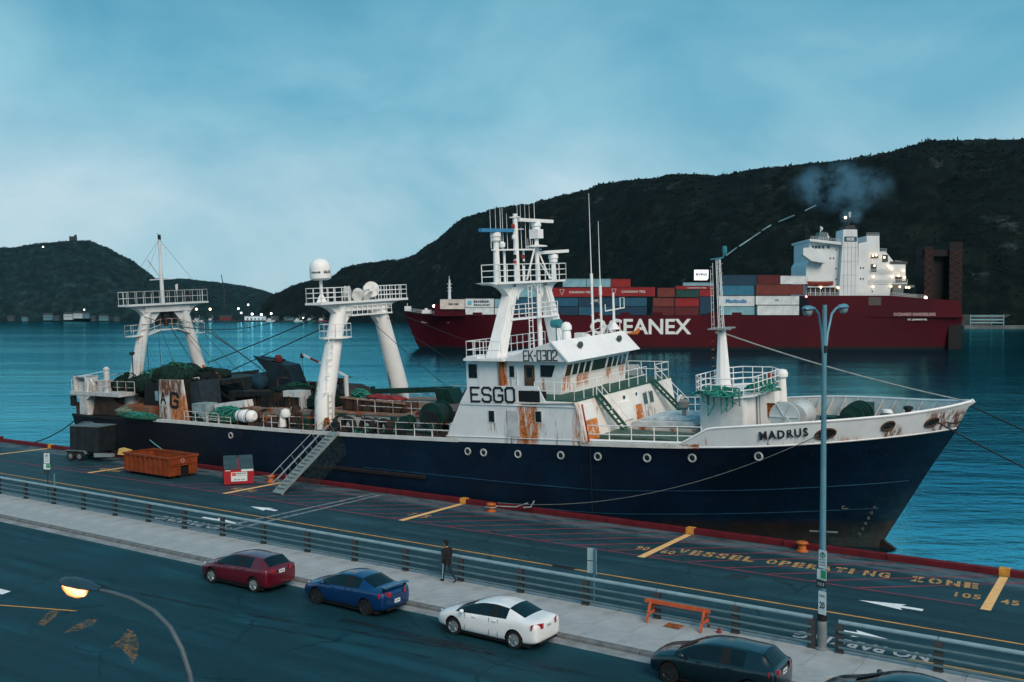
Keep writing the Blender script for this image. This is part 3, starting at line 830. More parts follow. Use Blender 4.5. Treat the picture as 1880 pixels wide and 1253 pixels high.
# plating strakes: thin proud lines
def strake(z_at, x0, x1, w, mat, name="plating_strake", out=.035):
    for sg in (-1, 1):
        mb = S(); rows = []
        n = max(2, int((x1 - x0) / 1.2))
        for i in range(n + 1):
            s = x0 + (x1 - x0) * i / n
            r = hull_row(s); z = z_at(s)
            for a, b in zip(r, r[1:]):
                if a[2] <= z <= b[2]:
                    t = (z - a[2]) / (b[2] - a[2]); x = a[0] + (b[0] - a[0]) * t; y = a[1] + (b[1] - a[1]) * t
            rows.append([(x, sg * (y - .02), z - w), (x, sg * (y + out), z - w * .5), (x, sg * (y + out), z + w * .5), (x, sg * (y - .02), z + w)])
        mb.grid(rows); mb.build(name, mat, ship)
M_STRK = pmat("strake_blue", (.010, .050, .095), .5, var=.3, scale=1)
strake(lambda s: 2.95 + max(0, s - 84) * .045, 66, 101.2, .035, M_STRK)
strake(lambda s: 1.55 + max(0, s - 84) * .035, 78, 100.5, .03, M_STRK)
strake(lambda s: 2.7, 59.5, 71.5, .16, pmat("rub_bar", (.016, .012, .013), .7, var=.3, rust=.3, rust_col=(.06, .02, .02)), "rubbing_bar", .12)
# vertical weld seam and draught marks
sm = S(); sm.beam((83.62, -6.735, .3), (83.62, -6.735, 5.5), .03, .03); sm.build("plate_seam", M_DARK, ship)
M_DRAFT = pmat("draught_marks", (.09, .095, .095), .8, var=.2)
for i in range(6):
    z = .55 + i * .33; r = hull_row(100.2)
    for a, b in zip(r, r[1:]):
        if a[2] <= z <= b[2]:
            t = (z - a[2]) / (b[2] - a[2]); x = a[0] + (b[0] - a[0]) * t; y = a[1] + (b[1] - a[1]) * t
    mb = S(); mb.box(x - .07, x + .07, -y - .03, -y + .05, z - .09, z + .09); mb.build("draught_mark", M_DRAFT, ship)

r = hull_row(98.6)
for a, b in zip(r, r[1:]):
    if a[2] <= 2.35 <= b[2]:
        t = (2.35 - a[2]) / (b[2] - a[2]); x = a[0] + (b[0] - a[0]) * t; y = a[1] + (b[1] - a[1]) * t
mb = stroke_text("2", .42, .32, .05, 0, .05); mk_ = mb.build("hull_mark", M_DRAFT, ship); mk_.location = (x - XR - .2, -y - .06, 2.15); mk_.rotation_euler = (0, 0, .55)
# deck edge: white toe rail along the open decks
def toe(x0, x1, mat, h=.16):
    for sg in (-1, 1):
        mb = S(); rows = []
        n = int((x1 - x0) / 1.5) + 1
        for i in range(n + 1):
            s = x0 + (x1 - x0) * i / n; b_, z = interp(DECK_B, s), interp(DECK_Z, s)
            rows.append([(s, sg * (b_ + .05), z - .08), (s, sg * (b_ + .05), z + h), (s, sg * (b_ - .12), z + h), (s, sg * (b_ - .12), z - .08)])
        mb.grid(rows); mb.build("toe_rail", mat, ship)
M_TOE = pmat("toe_rail_white", (.62, .63, .61), .6, var=.1, rust=.36, rscale=1.6, rstretch=(1, 1, 1))
toe(43.5, 74.2, M_TOE); toe(83.0, 90.2, pmat("toe_rail_rusty", (.60, .60, .57), .6, var=.1, rust=.55, rscale=1.4, rstretch=(.6, 1, 1)))
toe(31.5, 43.5, M_DARK, .10)
# decks
def deck(x0, x1, dz, mat, name="deck"):
    mb = S(); rows = []
    n = int((x1 - x0) / 1.0) + 1
    for i in range(n + 1):
        s = x0 + (x1 - x0) * i / n; b_, z = interp(DECK_B, s) - .03, interp(DECK_Z, s) + dz
        rows.append([(s, -b_, z), (s, -b_ * .4, z + .06), (s, b_ * .4, z + .06), (s, b_, z)])
    mb.grid(rows); mb.build(name, mat, ship)
deck(31.5, 83.6, -.10, M_DECKD); deck(83.6, 90.2, -.09, M_DECKG); deck(90.2, 101.8, -.1, pmat("foredeck_grey", (.10, .13, .125), .7, var=.25, rust=.3))

# bow bulwark, white, with ribs inside, cap rail and fairleads
bw = S()
bst = [(88.6 + (102.65 - 88.6) * i / 34) for i in range(35)]
def bul_rows(sg, off):
    rows = []
    for s in bst:
        sd = 88.3 + (s - 88.6) * (101.9 - 88.3) / (102.65 - 88.6)
        b0, z0 = interp(DECK_B, sd) + .012, interp(DECK_Z, sd) - .06
        b1, z1 = interp(BUL_B, s), interp(BUL_Z, s)
        cut = min(1.0, max(0.06, (s - 89.0) / 1.75))
        rows.append([(sd, sg * max(0, b0 - off), z0), (sd + (s - sd) * .5 * cut, sg * max(0, b0 + (b1 - b0) * .5 * cut - off), z0 + (z1 - z0) * .5 * cut), (sd + (s - sd) * cut, sg * max(0, b0 + (b1 - b0) * cut - off), z0 + (z1 - z0) * cut)])
    return rows
M_BUL = pmat("bulwark_white", (.66, .71, .725), .5, var=.07, scale=.7, rust=.12, rscale=1.3, streaks=srel([(98.9, 99.7, 6.35, 7.0, BRN, .6), (96.0, 97.3, 6.15, 6.6, BRN, .35), (100.9, 102.7, 6.6, 7.7, BRN, .55), (97.1, 97.9, 6.2, 6.45, ORG, .6), (90.4, 91.2, 6.1, 6.5, ORG, .25), (93.3, 96.0, 6.0, 6.6, BRN, .22)]))
for sg in (-1, 1):
    mb = S(); mb.grid(bul_rows(sg, 0)); mb.build("bulwark", M_BUL, ship, smooth=True)
    mb = S(); mb.grid(bul_rows(sg, .07)); mb.build("bulwark_lining", pmat("bulwark_inside", (.66, .67, .64), .6, var=.1, rust=.34, rscale=1.2), ship, smooth=True)
    mb = S(); rows = bul_rows(sg, .03); mb.tube([r[2] for r in rows[2:]], .075, 6); mb.build("cap_rail", M_RAIL, ship, smooth=True)
    mb = S(); mb.tube([(r[0][0], r[0][1] + sg * .02, r[0][2] + .05) for r in rows], .05, 6); mb.build("boundary_moulding", M_RAIL, ship, smooth=True)
    for i in range(9, 33, 2):
        r = bul_rows(sg, .1)[i]; a, c = Vector(r[0]), Vector(r[2])
        mb = S(); inn = Vector((0, -sg * .42, 0)); mb.prism([(0, 0), (1, 0), (0, 1)], 'x', 0, .04)
        mb.v = [(a.x, a.y, a.z), (a.x, a.y + inn.y, a.z), (c.x, c.y, c.z), (a.x + .05, a.y, a.z), (a.x + .05, a.y + inn.y, a.z), (c.x + .05, c.y, c.z)]
        mb.build("bulwark_rib", M_WHITE_RUST, ship)
tipm = S(); tipm.tube([(101.9, 0, 7.55), (102.75, 0, 8.08)], [.22, .12], 8); tipm.build("stem_head", M_RAIL, ship, smooth=True)
# fairlead mouths in the near bulwark: black oval discs painted as their shaded hollows, with a lip
def on_bul(s, f, out=.0):
    sd = 88.3 + (s - 88.6) * (101.9 - 88.3) / (102.65 - 88.6)
    b0, z0 = interp(DECK_B, sd), interp(DECK_Z, sd); b1, z1 = interp(BUL_B, s), interp(BUL_Z, s)
    return Vector((sd + (s - sd) * f, -(b0 + (b1 - b0) * f) - out, z0 + (z1 - z0) * f))
def oval(mb, c, t, up, rx, rz, d, nrm, seg=16):
    ring = [c + t * rx * math.cos(2 * math.pi * k / seg) + up * rz * math.sin(2 * math.pi * k / seg) for k in range(seg)]
    mb.add([p + nrm * d for p in ring] + [p - nrm * .12 for p in ring], [tuple(range(seg))] + [(k, (k + 1) % seg, (k + 1) % seg + seg, k + seg) for k in range(seg)])
    return ring
for s, f, rx, rz in ((96.75, .42, .50, .30), (99.45, .55, .30, .26), (101.35, .45, .36, .26)):
    c = on_bul(s, f); t = (on_bul(s + .4, f) - on_bul(s - .4, f)).normalized(); up = (on_bul(s, f + .2) - on_bul(s, f - .2)).normalized(); nrm = t.cross(up).normalized()
    if nrm.y > 0: nrm = -nrm
    mb = S(); ring = oval(mb, c, t, up, rx, rz, .05, nrm); fl = mb.build("fairlead", M_BLACKP, ship)
    lp = S(); lp.tube([p + nrm * .05 for p in ring], .055, 6, closed=True); lp.build("fairlead_lip", pmat("lip_dark_rust", (.07, .035, .022), .8, var=.4, scale=6), fl, smooth=True)
# name on the bow
M_LET = pmat("letter_black", (.012, .014, .016), .6, var=.2, scale=4, col2=(.10, .06, .04), amt2=.22, s2=3)
c0 = on_bul(93.75, .30, .15); c1 = on_bul(96.05, .36, .15)
d = c1 - c0
put_text("MADRUS", .46, M_LET, ship, (c0.x - XR, c0.y, c0.z), (0, -math.atan2(d.z, d.x), math.atan2(d.y, d.x)), .02, .035, d.length, spacing=1.25)

# portholes in the hull: brass-white rim, recessed dark glass
M_PORT = pmat("porthole_rim", (.42, .45, .45), .5, var=.2, rust=.25)
for px_, pz_ in ((74.87, 4.66), (76.08, 4.67), (78.62, 4.75), (81.6, 4.88), (84.06, 4.98), (87.11, 5.1), (89.7, 5.25), (93.2, 5.48), (52.8, 4.36)):
    r = hull_row(px_ if px_ < 88 else px_ + .15); y = None
    for a, b in zip(r, r[1:]):
        if a[2] <= pz_ <= b[2]:
            y = a[1] + (b[1] - a[1]) * (pz_ - a[2]) / (b[2] - a[2])
    if y is None: y = 6.7
    y += .11 if px_ > 92 else (.05 if px_ > 84 else 0)
    mb = S(); mb.torus((px_, -y - .035, pz_), .20, .055, 'y', 18, 6); p_ = mb.build("porthole", M_PORT, ship, smooth=True)
    mb = S(); mb.lathe([(.19, -y - .05), (.05, -y - .04)], (px_, 0, pz_), 'y', 16); mb.build("pane", M_GLASS, p_)

# ------------------------------------------------------------------ main house
M_HOUSE = pmat("house_side_white", (.74, .775, .785), .5, var=.06, scale=.8, rust=.20, rscale=1.2,
               streaks=srel([(78.75, 80.1, 5.35, 7.85, ORG, .78), (77.75, 78.85, 5.3, 7.45, BRN, .42), (79.9, 80.45, 5.9, 6.8, ORG, .45), (80.5, 82.6, 5.5, 7.7, BRN, .16), (76.5, 77.1, 6.1, 6.7, BRN, .35), (82.5, 83.3, 5.3, 8.0, ORG, .5), (73.2, 74, 5.2, 5.6, ORG, .4)]))
hs = S(); hs.prism([(73.1, 5.2), (83.05, 5.55), (82.65, 8.05), (74.62, 8.05)], 'y', -6.72, 6.72)
house = hs.build("deckhouse", M_HOUSE, ship)
# bright forward face with its doors, windows, ladders
M_FRONT = pmat("house_front_sunlit", (.83, .82, .78), .5, var=.06, scale=.8, rust=.24, rscale=1.3, rust_col=(.36, .12, .03), streaks=srel([(-6.1, -4.3, 5.5, 6.0, ORG, .6, 'y'), (-6.7, -6.2, 5.5, 8, ORG, .45, 'y'), (.5, 1.7, 5.5, 7.0, ORG, .45, 'y'), (1.9, 3.5, 5.9, 6.8, BRN, .35, 'y'), (-4.6, -3.4, 7.2, 8.1, ORG, .4, 'y')]))  # warmer, lighter white than the sides: sunlight put into the colour
ff = S(); ff.hexa([(82.9, -6.70, 5.56), (83.08, -6.70, 5.56), (83.08, 6.70, 5.56), (82.9, 6.70, 5.56), (82.5, -6.70, 8.04), (82.68, -6.70, 8.04), (82.68, 6.70, 8.04), (82.5, 6.70, 8.04)])
front = ff.build("house_front", M_FRONT, ship)
def on_front(y, z, o=0.0): return (83.08 - (z - 5.56) * .161 + o, y, z)
def fpanel(name, y0, y1, z0, z1, o, mat, parent=front):
    mb = S(); mb.hexa([on_front(y0, z0, -.02), on_front(y0, z0, o), on_front(y1, z0, o), on_front(y1, z0, -.02), on_front(y0, z1, -.02), on_front(y0, z1, o), on_front(y1, z1, o), on_front(y1, z1, -.02)])
    return mb.build(name, mat, parent)
M_RDOOR = pmat("rust_door", (.55, .17, .035), .8, var=.35, scale=3, col2=(.60, .52, .44), amt2=.42, s2=2.6, rust=.3)
dd = fpanel("door", -5.95, -4.55, 5.62, 6.85, .05, M_RDOOR); fpanel("door", -5.95, -4.6, 6.9, 7.75, .03, M_WHITE_CLEAN)
fpanel("door", .72, 1.5, 5.7, 6.9, .05, M_RDOOR); fpanel("door", .66, 1.45, 6.95, 7.72, .05, M_WHITE_CLEAN)
fpanel("locker", -1.45, .1, 6.2, 7.35, .12, M_WHITE_CLEAN)
for y0 in (1.95, 2.85):
    w = fpanel("window", y0 - .06, y0 + .62, 6.75, 7.6, .03, M_WHITE_RUST); fpanel("pane", y0, y0 + .56, 6.82, 7.53, .036, pmat("green_pane", (.02, .05, .042), .15, var=0, spec=.8), w)
for y0 in (-3.0, -.7, 1.0):
    mb = S(); p = on_front(y0, 7.6, .05); mb.lathe([(.12, -.04), (.12, .03)], p, 'x', 12); mb.build("vent_cap", M_GLASS, front)
def stair(yt, yb, name="ladder"):
    mb = S()
    for k in (0, .62):
        mb.beam(on_front(yt + k, 8.2, .05), on_front(yb + k, 5.62, 1.0), .05, .16)
    for i in range(9):
        t = (i + .5) / 9; a = Vector(on_front(yt, 8.2, .05)).lerp(Vector(on_front(yb, 5.62, 1.0)), t)
        mb.box(a.x - .1, a.x + .1, a.y, a.y + .62, a.z - .02, a.z + .02)
    return mb.build(name, pmat("ladder_green", (.015, .075, .055), .5, var=.2), ship)
stair(-4.35, -2.9); stair(3.35, 5.6)
# side of the house: door, windows, moulding
def sidebox(name, x0, x1, z0, z1, d, mat, parent=house, y=-6.72):
    mb = S(); mb.box(x0, x1, y - d, y + .03, z0, z1); return mb.build(name, mat, parent)
sidebox("door", 77.95, 78.78, 5.8, 7.38, .035, pmat("side_door", (.52, .55, .55), .6, var=.12, rust=.45, rscale=1.2))
for x0, x1, z0, z1 in ((76.6, 77.0, 6.62, 7.3), (79.98, 80.38, 6.78, 7.42)):
    w = sidebox("window", x0 - .05, x1 + .05, z0 - .05, z1 + .05, .025, M_WHITE_RUST); sidebox("pane", x0, x1, z0, z1, .035, M_GLASS, w)
mb = S(); mb.beam((74.5, -6.75, 7.66), (82.7, -6.75, 7.78), .07, .06); mb.build("moulding", M_RAIL, house)
mb = S(); mb.beam((73.2, -6.75, 5.55), (83.0, -6.75, 5.85), .04, .03); mb.build("moulding", M_RAIL, house)
# screens of the upper deck carrying the letters
for sg in (-1, 1):
    mb = S(); mb.prism([(74.45, 7.72), (78.82, 7.86), (78.82, 8.62), (80.35, 8.66), (80.35, 7.92), (80.75, 7.93), (80.2, 8.92), (75.15, 8.80)], 'y', sg * 6.68, sg * 6.76)
    mb.build("deck_screen", M_HOUSE, ship)
mb = S(); mb.box(78.83, 80.34, -6.735, -6.0, 7.95, 8.6); mb.build("screen_shade_fill", M_BLACKP, ship)  # solid black fill paints the shade inside the screen opening
mb = stroke_text("ESGO", .86, .62, .13, .24); mb.v = [(x, y, z) for x, y, z in mb.v]
eo = mb.build("lettering", M_LET, ship); eo.location = (75.36 - XR, -6.785, 7.84); eo.rotation_euler = (0, -.022, 0)
mb = S(); mb.tube([(79.1, -6.8, 7.86), (82.7, -6.8, 8.02), (82.95, -6.8, 7.7), (83.25, -6.8, 5.75)], .055, 6); mb.build("pipe", pmat("pipe_rusty", (.58, .56, .52), .6, rust=.5), ship, smooth=True)
mb = S(); mb.tube([(83.1, -6.62, 7.95), (83.5, -6.62, 5.75)], .05, 6); mb.build("pipe", M_RED, ship, smooth=True)

# green upper deck in front of and beside the wheelhouse
mb = S(); mb.box(74.7, 82.72, -6.66, 6.66, 8.06, 8.13); mb.build("upper_deck", M_DECKG, ship)

def railing(path, h=1.0, rails=(.5, 1.0), step=1.3, r=.028, mat=None, parent=ship, name="railing", off_top=None):
    mb = S(); pts = [Vector(p) for p in path]
    for f in rails:
        mb.tube([p + Vector((0, 0, h * f)) for p in pts], r, 5)
    for a, b in zip(pts, pts[1:]):
        L = (b - a).length; n = max(1, round(L / step))
        for i in range(n + 1):
            p = a.lerp(b, i / n); mb.tube([p, p + Vector((0, 0, h))], r, 5, cap=False)
    return mb.build(name, mat or M_RAIL, parent)
railing([(79.9, -6.6, 8.1), (82.6, -6.6, 8.13), (82.6, -3.2, 8.13)], 1.05, step=1.25)
railing([(82.6, -2.2, 8.13), (82.6, 3.0, 8.13)], 1.05, step=1.2)
railing([(82.6, 4.3, 8.13), (82.6, 6.5, 8.13), (79.5, 6.5, 8.13)], 1.05, step=1.0)
railing([(82.65, -4.0, 8.15), (83.9, -2.5, 5.7)], .95, step=1.4); railing([(82.75, 4.15, 8.15), (84.1, 6.3, 5.7)], .95, step=1.4)

# ------------------------------------------------------------------ wheelhouse
M_WHS = pmat("wheelhouse_white", (.76, .79, .795), .5, var=.06, scale=.8, rust=.24, rscale=1.2, streaks=srel([(75.9, 76.4, 8.2, 10.3, ORG, .9), (76.6, 77.1, 8.3, 9.1, BRN, .4), (78.9, 79.6, 8.3, 9.2, ORG, .4)]))
M_WHF = pmat("wheelhouse_front_sunlit", (.83, .82, .79), .5, var=.06, scale=.9, rust=.26, rscale=1.3, rust_col=(.42, .14, .03), streaks=srel([(-4.3, -3.2, 8.3, 9.3, ORG, .5, 'y'), (-2.5, -.9, 8.5, 9.3, ORG, .62, 'y'), (1.2, 2.2, 8.6, 9.3, ORG, .5, 'y'), (3.3, 4.3, 8.5, 9.5, ORG, .5, 'y')]))  # sunward face gets a warmer, brighter white, its light painted in
wh = S(); wh.prism([(74.6, 8.13), (80.35, 8.13), (80.42, 9.05), (80.75, 10.16), (74.6, 10.16)], 'y', -4.32, 4.32)
wheel = wh.build("wheelhouse", M_WHS, ship)
def on_wf(y, z, o=0.0): return (80.42 + (z - 9.05) * .297 + o if z > 9.05 else 80.35 + (z - 8.13) * .076 + o, y, z)
def wpanel(name, y0, y1, z0, z1, o, mat, parent=wheel):
    mb = S(); mb.hexa([on_wf(y0, z0, -.03), on_wf(y0, z0, o), on_wf(y1, z0, o), on_wf(y1, z0, -.03), on_wf(y0, z1, -.03), on_wf(y0, z1, o), on_wf(y1, z1, o), on_wf(y1, z1, -.03)])
    return mb.build(name, mat, parent)
wpanel("front_plate", -4.3, 4.3, 8.15, 9.05, .02, M_WHF); wpanel("front_plate", -4.3, 4.3, 9.052, 10.15, .02, M_WHF)
M_BROWNW = pmat("open_window_brown", (.06, .035, .022), .6, var=.4, scale=4)
for i, (y0, y1) in enumerate(((-4.05, -3.42), (-3.2, -2.6), (-2.4, -1.82), (-1.62, -1.02), (-.72, 1.1), (1.38, 1.98), (2.15, 2.7), (2.88, 3.38), (3.52, 4.0))):
    w = wpanel("window", y0 - .05, y1 + .05, 9.18, 9.98, .035, M_WHF); wpanel("pane", y0, y1, 9.23, 9.93, .045, M_BROWNW if i == 0 else (pmat("green_glass", (.02, .04, .034), .1, var=0, spec=.9) if i in (4, 6) else M_GLASS), w)
def wside(name, x0, x1, z0, z1, d, mat, parent=wheel):
    mb = S(); mb.box(x0, x1, -4.32 - d, -4.3, z0, z1); return mb.build(name, mat, parent)
w = wside("window", 76.58, 77.05, 9.05, 9.88, .03, M_WHITE_RUST); wside("pane", 76.64, 76.99, 9.12, 9.82, .04, M_GLASS, w)
w = wside("door", 77.75, 78.5, 8.3, 9.9, .04, pmat("wheelhouse_door", (.10, .065, .045), .7, var=.3, rust=.3)); wside("pane", 77.95, 78.32, 9.15, 9.75, .05, M_GLASS, w)
mb = S(); mb.prism([(78.95, 9.2), (79.75, 9.2), (80.02, 9.92), (78.95, 9.92)], 'y', -4.36, -4.3); w = mb.build("window", M_GLASS, wheel)
for k in range(2): wside("handrail", 75.0 + k * 2.2, 75.04 + k * 2.2, 8.5, 9.6, .06, M_RAIL)
# block at the aft end that carries the near leg of the mast, with rusty down pipe
mb = S(); mb.box(74.3, 75.75, -4.45, -2.4, 8.13, 10.3); mb.build("mast_house", M_WHS, ship)
mb = S(); mb.tube([(76.1, -4.45, 8.15), (76.1, -4.45, 10.3)], .15, 8); mb.build("down_pipe", M_RUST, ship, smooth=True)
mb = S(); mb.box(73.3, 74.32, -4.4, -2.2, 8.13, 10.05); ab = mb.build("aft_lobby", M_WHS, ship)
mb = S(); mb.box(73.5, 74.15, -4.44, -4.38, 9.0, 9.9); mb.build("window", M_GLASS, ab)
# wing platform
mb = S(); mb.box(73.5, 76.6, -4.95, 4.95, 10.16, 10.30); mb.prism([(73.6, 10.3), (74.6, 10.3), (74.6, 10.45), (73.75, 10.45)], 'y', -4.95, -3.4); mb.build("monkey_deck", M_WHITE_CLEAN, ship)
railing([(76.4, -4.85, 10.3), (73.7, -4.85, 10.3), (73.7, 4.85, 10.3)], 1.1, step=.75)
railing([(76.8, 4.85, 10.3), (79.8, 4.85, 11.2)], .9, step=1.0)
# roof with the sloped visor
rf = S(); rf.prism([(76.55, 10.17), (81.22, 10.19), (80.08, 11.34), (79.9, 11.36), (76.55, 10.32)], 'y', -4.78, 4.78)
roof = rf.build("wheelhouse_roof", M_WHS, ship)
vz = S(); vz.hexa([(81.19, -4.86, 10.16), (81.30, -4.86, 10.19), (81.30, 4.86, 10.19), (81.19, 4.86, 10.16), (80.02, -4.86, 11.37), (80.10, -4.86, 11.42), (80.10, 4.86, 11.42), (80.02, 4.86, 11.37)])
visor = vz.build("visor", M_WHITE_CLEAN, ship)
mb = stroke_text("EK-0302", .62, .29, .062, .09)
ek = mb.build("lettering", M_LET, ship); ek.location = (78.05 - XR, -4.805, 10.22); ek.rotation_euler = (0, -.02, 0)
for y0 in (-2.4, 2.9):
    p = (80.55, y0, 11.05)
    mb = S(); mb.lathe([(.05, 0), (.19, .10), (.21, .26), (.17, .30)], p, 'x', 12); mb.beam((80.45, y0, 10.95), (80.6, y0, 11.05), .06, .06); mb.build("floodlight", pmat("lamp_dark", (.05, .07, .075), .5), visor, smooth=True)
# on the roof
mb = S(); mb.lathe([(.30, .30), (.31, .55), (.22, .62)], (78.3, -3.0, 11.3 - .45 + .45), 'z', 14); mb.v = []; mb.f = []; mb.mi = []
mb.lathe([(.14, -.34), (.27, -.30), (.31, .25), (.29, .34)], (77.7, -.2, 12.25), 'x', 14); mb.tube([(77.7, -.2, 10.9), (77.7, -.2, 12.1)], .04, 6); mb.build("searchlight", M_TEAL, ship, smooth=True)
mb = S(); mb.lathe([(.28, 10.9), (.32, 11.1), (.30, 11.65), (.26, 11.8), (.36, 11.85), (.36, 12.1), (.22, 12.3), (.05, 12.36)], (78.5, -.25, 0), 'z', 14); mb.build("satellite_dome", M_WHITE_CLEAN, ship, smooth=True)
mb = S(); mb.box(78.8, 79.4, .25, .7, 11.0, 11.6); mb.build("roof_locker", M_WHITE_RUST, ship)
mb = S(); mb.lathe([(.26, 11.3), (.26, 11.42), (.08, 11.5)], (79.3, 1.0, 0), 'z', 12); mb.build("roof_vent", M_WHITE, ship, smooth=True)
for (x, y, z0, zm, z1) in ((79.7, 1.2, 11.3, 15.2, 20.7), (79.9, 2.0, 11.3, 14.4, 18.9)):
    mb = S(); mb.tube([(x, y, z0), (x, y, zm)], .075, 6); mb.tube([(x, y, zm), (x, y, zm + .02), (x, y, z1)], [.04, .035, .015], 5)
    mb.tube([(x, y, zm - .4), (x, y, zm + .25)], .10, 6)
    for zz in (z0 + .6, z0 + 1.4, z0 + 2.2): mb.beam((x, y - .25, zz), (x, y + .05, zz), .03, .03)
    mb.build("whip_antenna", M_RAIL, ship)
mb = S(); mb.tube([(79.8, 4.0, 11.2), (79.8, 4.0, 14.1)], [.11, .07], 6); mb.lathe([(.45, 11.6), (.06, 12.1)], (79.8, 4.0, 0), 'z', 12)
mb.beam((79.8, 2.8, 12.9), (79.8, 5.6, 13.0), .07, .07); mb.tube([(79.8, 2.8, 12.9), (79.8, 2.8, 13.35)], .03, 5); mb.tube([(79.8, 5.0, 13.0), (79.8, 5.0, 13.7), (79.8, 5.6, 13.7), (79.8, 5.6, 13.0)], .03, 5); mb.build("aerial_mast", M_RAIL, ship)

# ------------------------------------------------------------------ signal mast: two raking box legs with platforms
def leg(p, q, w0, d0, w1, d1, name="mast_leg", mat=M_WHITE_CLEAN):
    mb = S(); p, q = Vector(p), Vector(q)
    vs_ = []
    for c, w, d_ in ((p, w0, d0), (q, w1, d1)):
        vs_ += [(c.x - d_ / 2, c.y - w / 2, c.z), (c.x + d_ / 2, c.y - w / 2, c.z), (c.x + d_ / 2, c.y + w / 2, c.z), (c.x - d_ / 2, c.y + w / 2, c.z)]
    mb.hexa(vs_); return mb.build(name, mat, ship)
leg((75.2, -3.75, 10.1), (75.2, -1.65, 14.75), 1.2, .85, .75, .65); leg((75.2, 4.35, 10.1), (75.2, 2.5, 14.75), 1.05, .85, .7, .65)
for sg, yo, yi in ((-1, -1.75, -4.1), (1, 2.55, 4.1)):     # rounded gussets under the platform
    mb = S(); a = []
    for k in range(7):
        t = k / 6 * math.pi / 2; a.append((yo + sg * .35 + (yi - yo - sg * .35) * (1 - math.cos(t)), 13.6 + 1.35 * math.sin(t)))
    mb.prism(a + [(yo, 14.97), (yo, 13.6)], 'x', 74.95, 75.45); mb.build("gusset", M_WHITE_CLEAN, ship)
mb = S(); mb.box(74.5, 75.95, -4.1, 4.2, 14.98, 15.12); mb.prism([(-5.0, 15.1), (-4.1, 14.95), (-4.1, 15.12)], 'x', 74.7, 75.8); mb.build("mast_platform", M_WHITE_CLEAN, ship)
mb = S(); a = [(-1.3, 14.97), (2.1, 14.97), (2.1, 14.2)] + [(.4 + 1.5 * math.cos(k / 8 * math.pi), 13.9 + .8 * math.sin(k / 8 * math.pi)) for k in range(9)] + [(-1.3, 14.2)]
mb.prism(a, 'x', 75.0, 75.4); mb.build("mast_arch", M_WHITE_CLEAN, ship)
railing([(75.9, -4.0, 15.1), (75.9, 4.4, 15.1), (74.55, 4.4, 15.1)], 1.15, (.33, .66, 1.0), .95, .03)
railing([(75.9, -4.0, 15.1), (74.55, -4.0, 15.1)], 1.15, (.33, .66, 1.0), .95, .03)
mb = S(); mb.box(74.75, 75.7, -2.4, 3.6, 12.58, 12.68); mb.build("mast_platform", M_WHITE_CLEAN, ship)
railing([(75.65, -2.3, 12.66), (75.65, 3.5, 12.66)], .95, (.33, .66, 1.0), .8, .026)
def vladder(x, y, z0, z1, w=.45, mat=M_RAIL, lean=0.0, name="ladder", step=.38):
    mb = S()
    for k in (-w / 2, w / 2): mb.tube([(x, y + k, z0), (x, y + k + lean, z1)], .028, 5)
    n = int((z1 - z0) / step)
    for i in range(n):
        t = (i + .5) / n; z = z0 + (z1 - z0) * t; mb.tube([(x, y - w / 2 + lean * t, z), (x, y + w / 2 + lean * t, z)], .02, 4)
    return mb.build(name, mat, ship)
vladder(75.75, -.2, 10.3, 15.0); vladder(75.8, .9, 12.7, 16.2, .35)
mb = S(); mb.tube([(75.9, .5, 12.7), (75.9, .5, 14.6), (75.9, .1, 14.9)], .04, 5); mb.tube([(75.9, .9, 10.4), (75.9, .9, 12.0)], .04, 5); mb.build("mast_pipe", M_RAIL, ship)
M_MASTW = pmat("mast_white", (.82, .835, .83), .45, var=.05, rust=.1)
def post(x, y, z0, z1, r0, r1, name="mast_post", mat=M_MASTW):
    mb = S(); mb.tube([(x, y, z0), (x, y, z1)], [r0, r1], 8); return mb.build(name, mat, ship, smooth=True)
post(75.2, -3.2, 15.1, 17.9, .24, .18); post(75.2, 1.75, 10.3, 18.6, .16, .15); post(75.2, -.85, 15.1, 19.3, .21, .16)
post(75.2, 3.9, 15.1, 16.4, .20, .16); post(75.0, -2.0, 15.1, 17.2, .09, .08); post(75.0, .35, 15.1, 17.2, .07, .07)
mb = S(); mb.beam((75.9, 2.2, 15.2), (75.3, 1.75, 17.2), .09, .09); mb.beam((75.3, .2, 15.2), (75.3, 1.6, 17.9), .09, .09); mb.beam((75.3, 3.4, 15.2), (75.3, 1.9, 16.3), .08, .08); mb.build("mast_brace", M_MASTW, ship)
mb = S(); mb.beam((75.2, -3.6, 17.2), (75.2, 2.2, 17.25), .22, .10); mb.build("yard", M_MASTW, ship)
def radar(y, z, y0, y1, mat, x=75.2, zt=None):
    mb = S(); mb.lathe([(.18, z - .75), (.30, z - .62), (.30, z - .42), (.36, z - .36), (.34, z - .12), (.12, z - .06), (.12, z)], (x, y, 0), 'z', 12); r = mb.build("radar", M_WHITE_CLEAN, ship, smooth=True)
    bar = S(); bar.beam((x, y0, z + .02), (x + .15, y1, zt or z + .06), .26, .22); bar.build("scanner", mat, r)
radar(-3.2, 18.42, -4.9, -1.5, M_BLUE); radar(1.75, 19.2, -.45, 3.65, M_WHITE_CLEAN, zt=19.2); radar(3.9, 17.0, 1.95, 5.65, M_WHITE_CLEAN, zt=17.15)
mb = S(); mb.box(74.85, 75.55, 1.4, 2.1, 18.0, 18.62); mb.build("radar_gearbox", M_WHITE_CLEAN, ship)
mb = S(); mb.lathe([(.75, 17.42), (.75, 17.5), (.1, 17.58)], (75.2, 1.75, 0), 'z', 8); mb.build("drip_plate", M_MASTW, ship)
mb = S(); mb.beam((75.2, -1.35, 19.35), (75.2, -.4, 19.4), .2, .08); mb.lathe([(.16, 19.4), (.16, 19.6)], (75.2, -.8, 0), 'z', 8); mb.build("mast_head_plate", M_MASTW, ship)
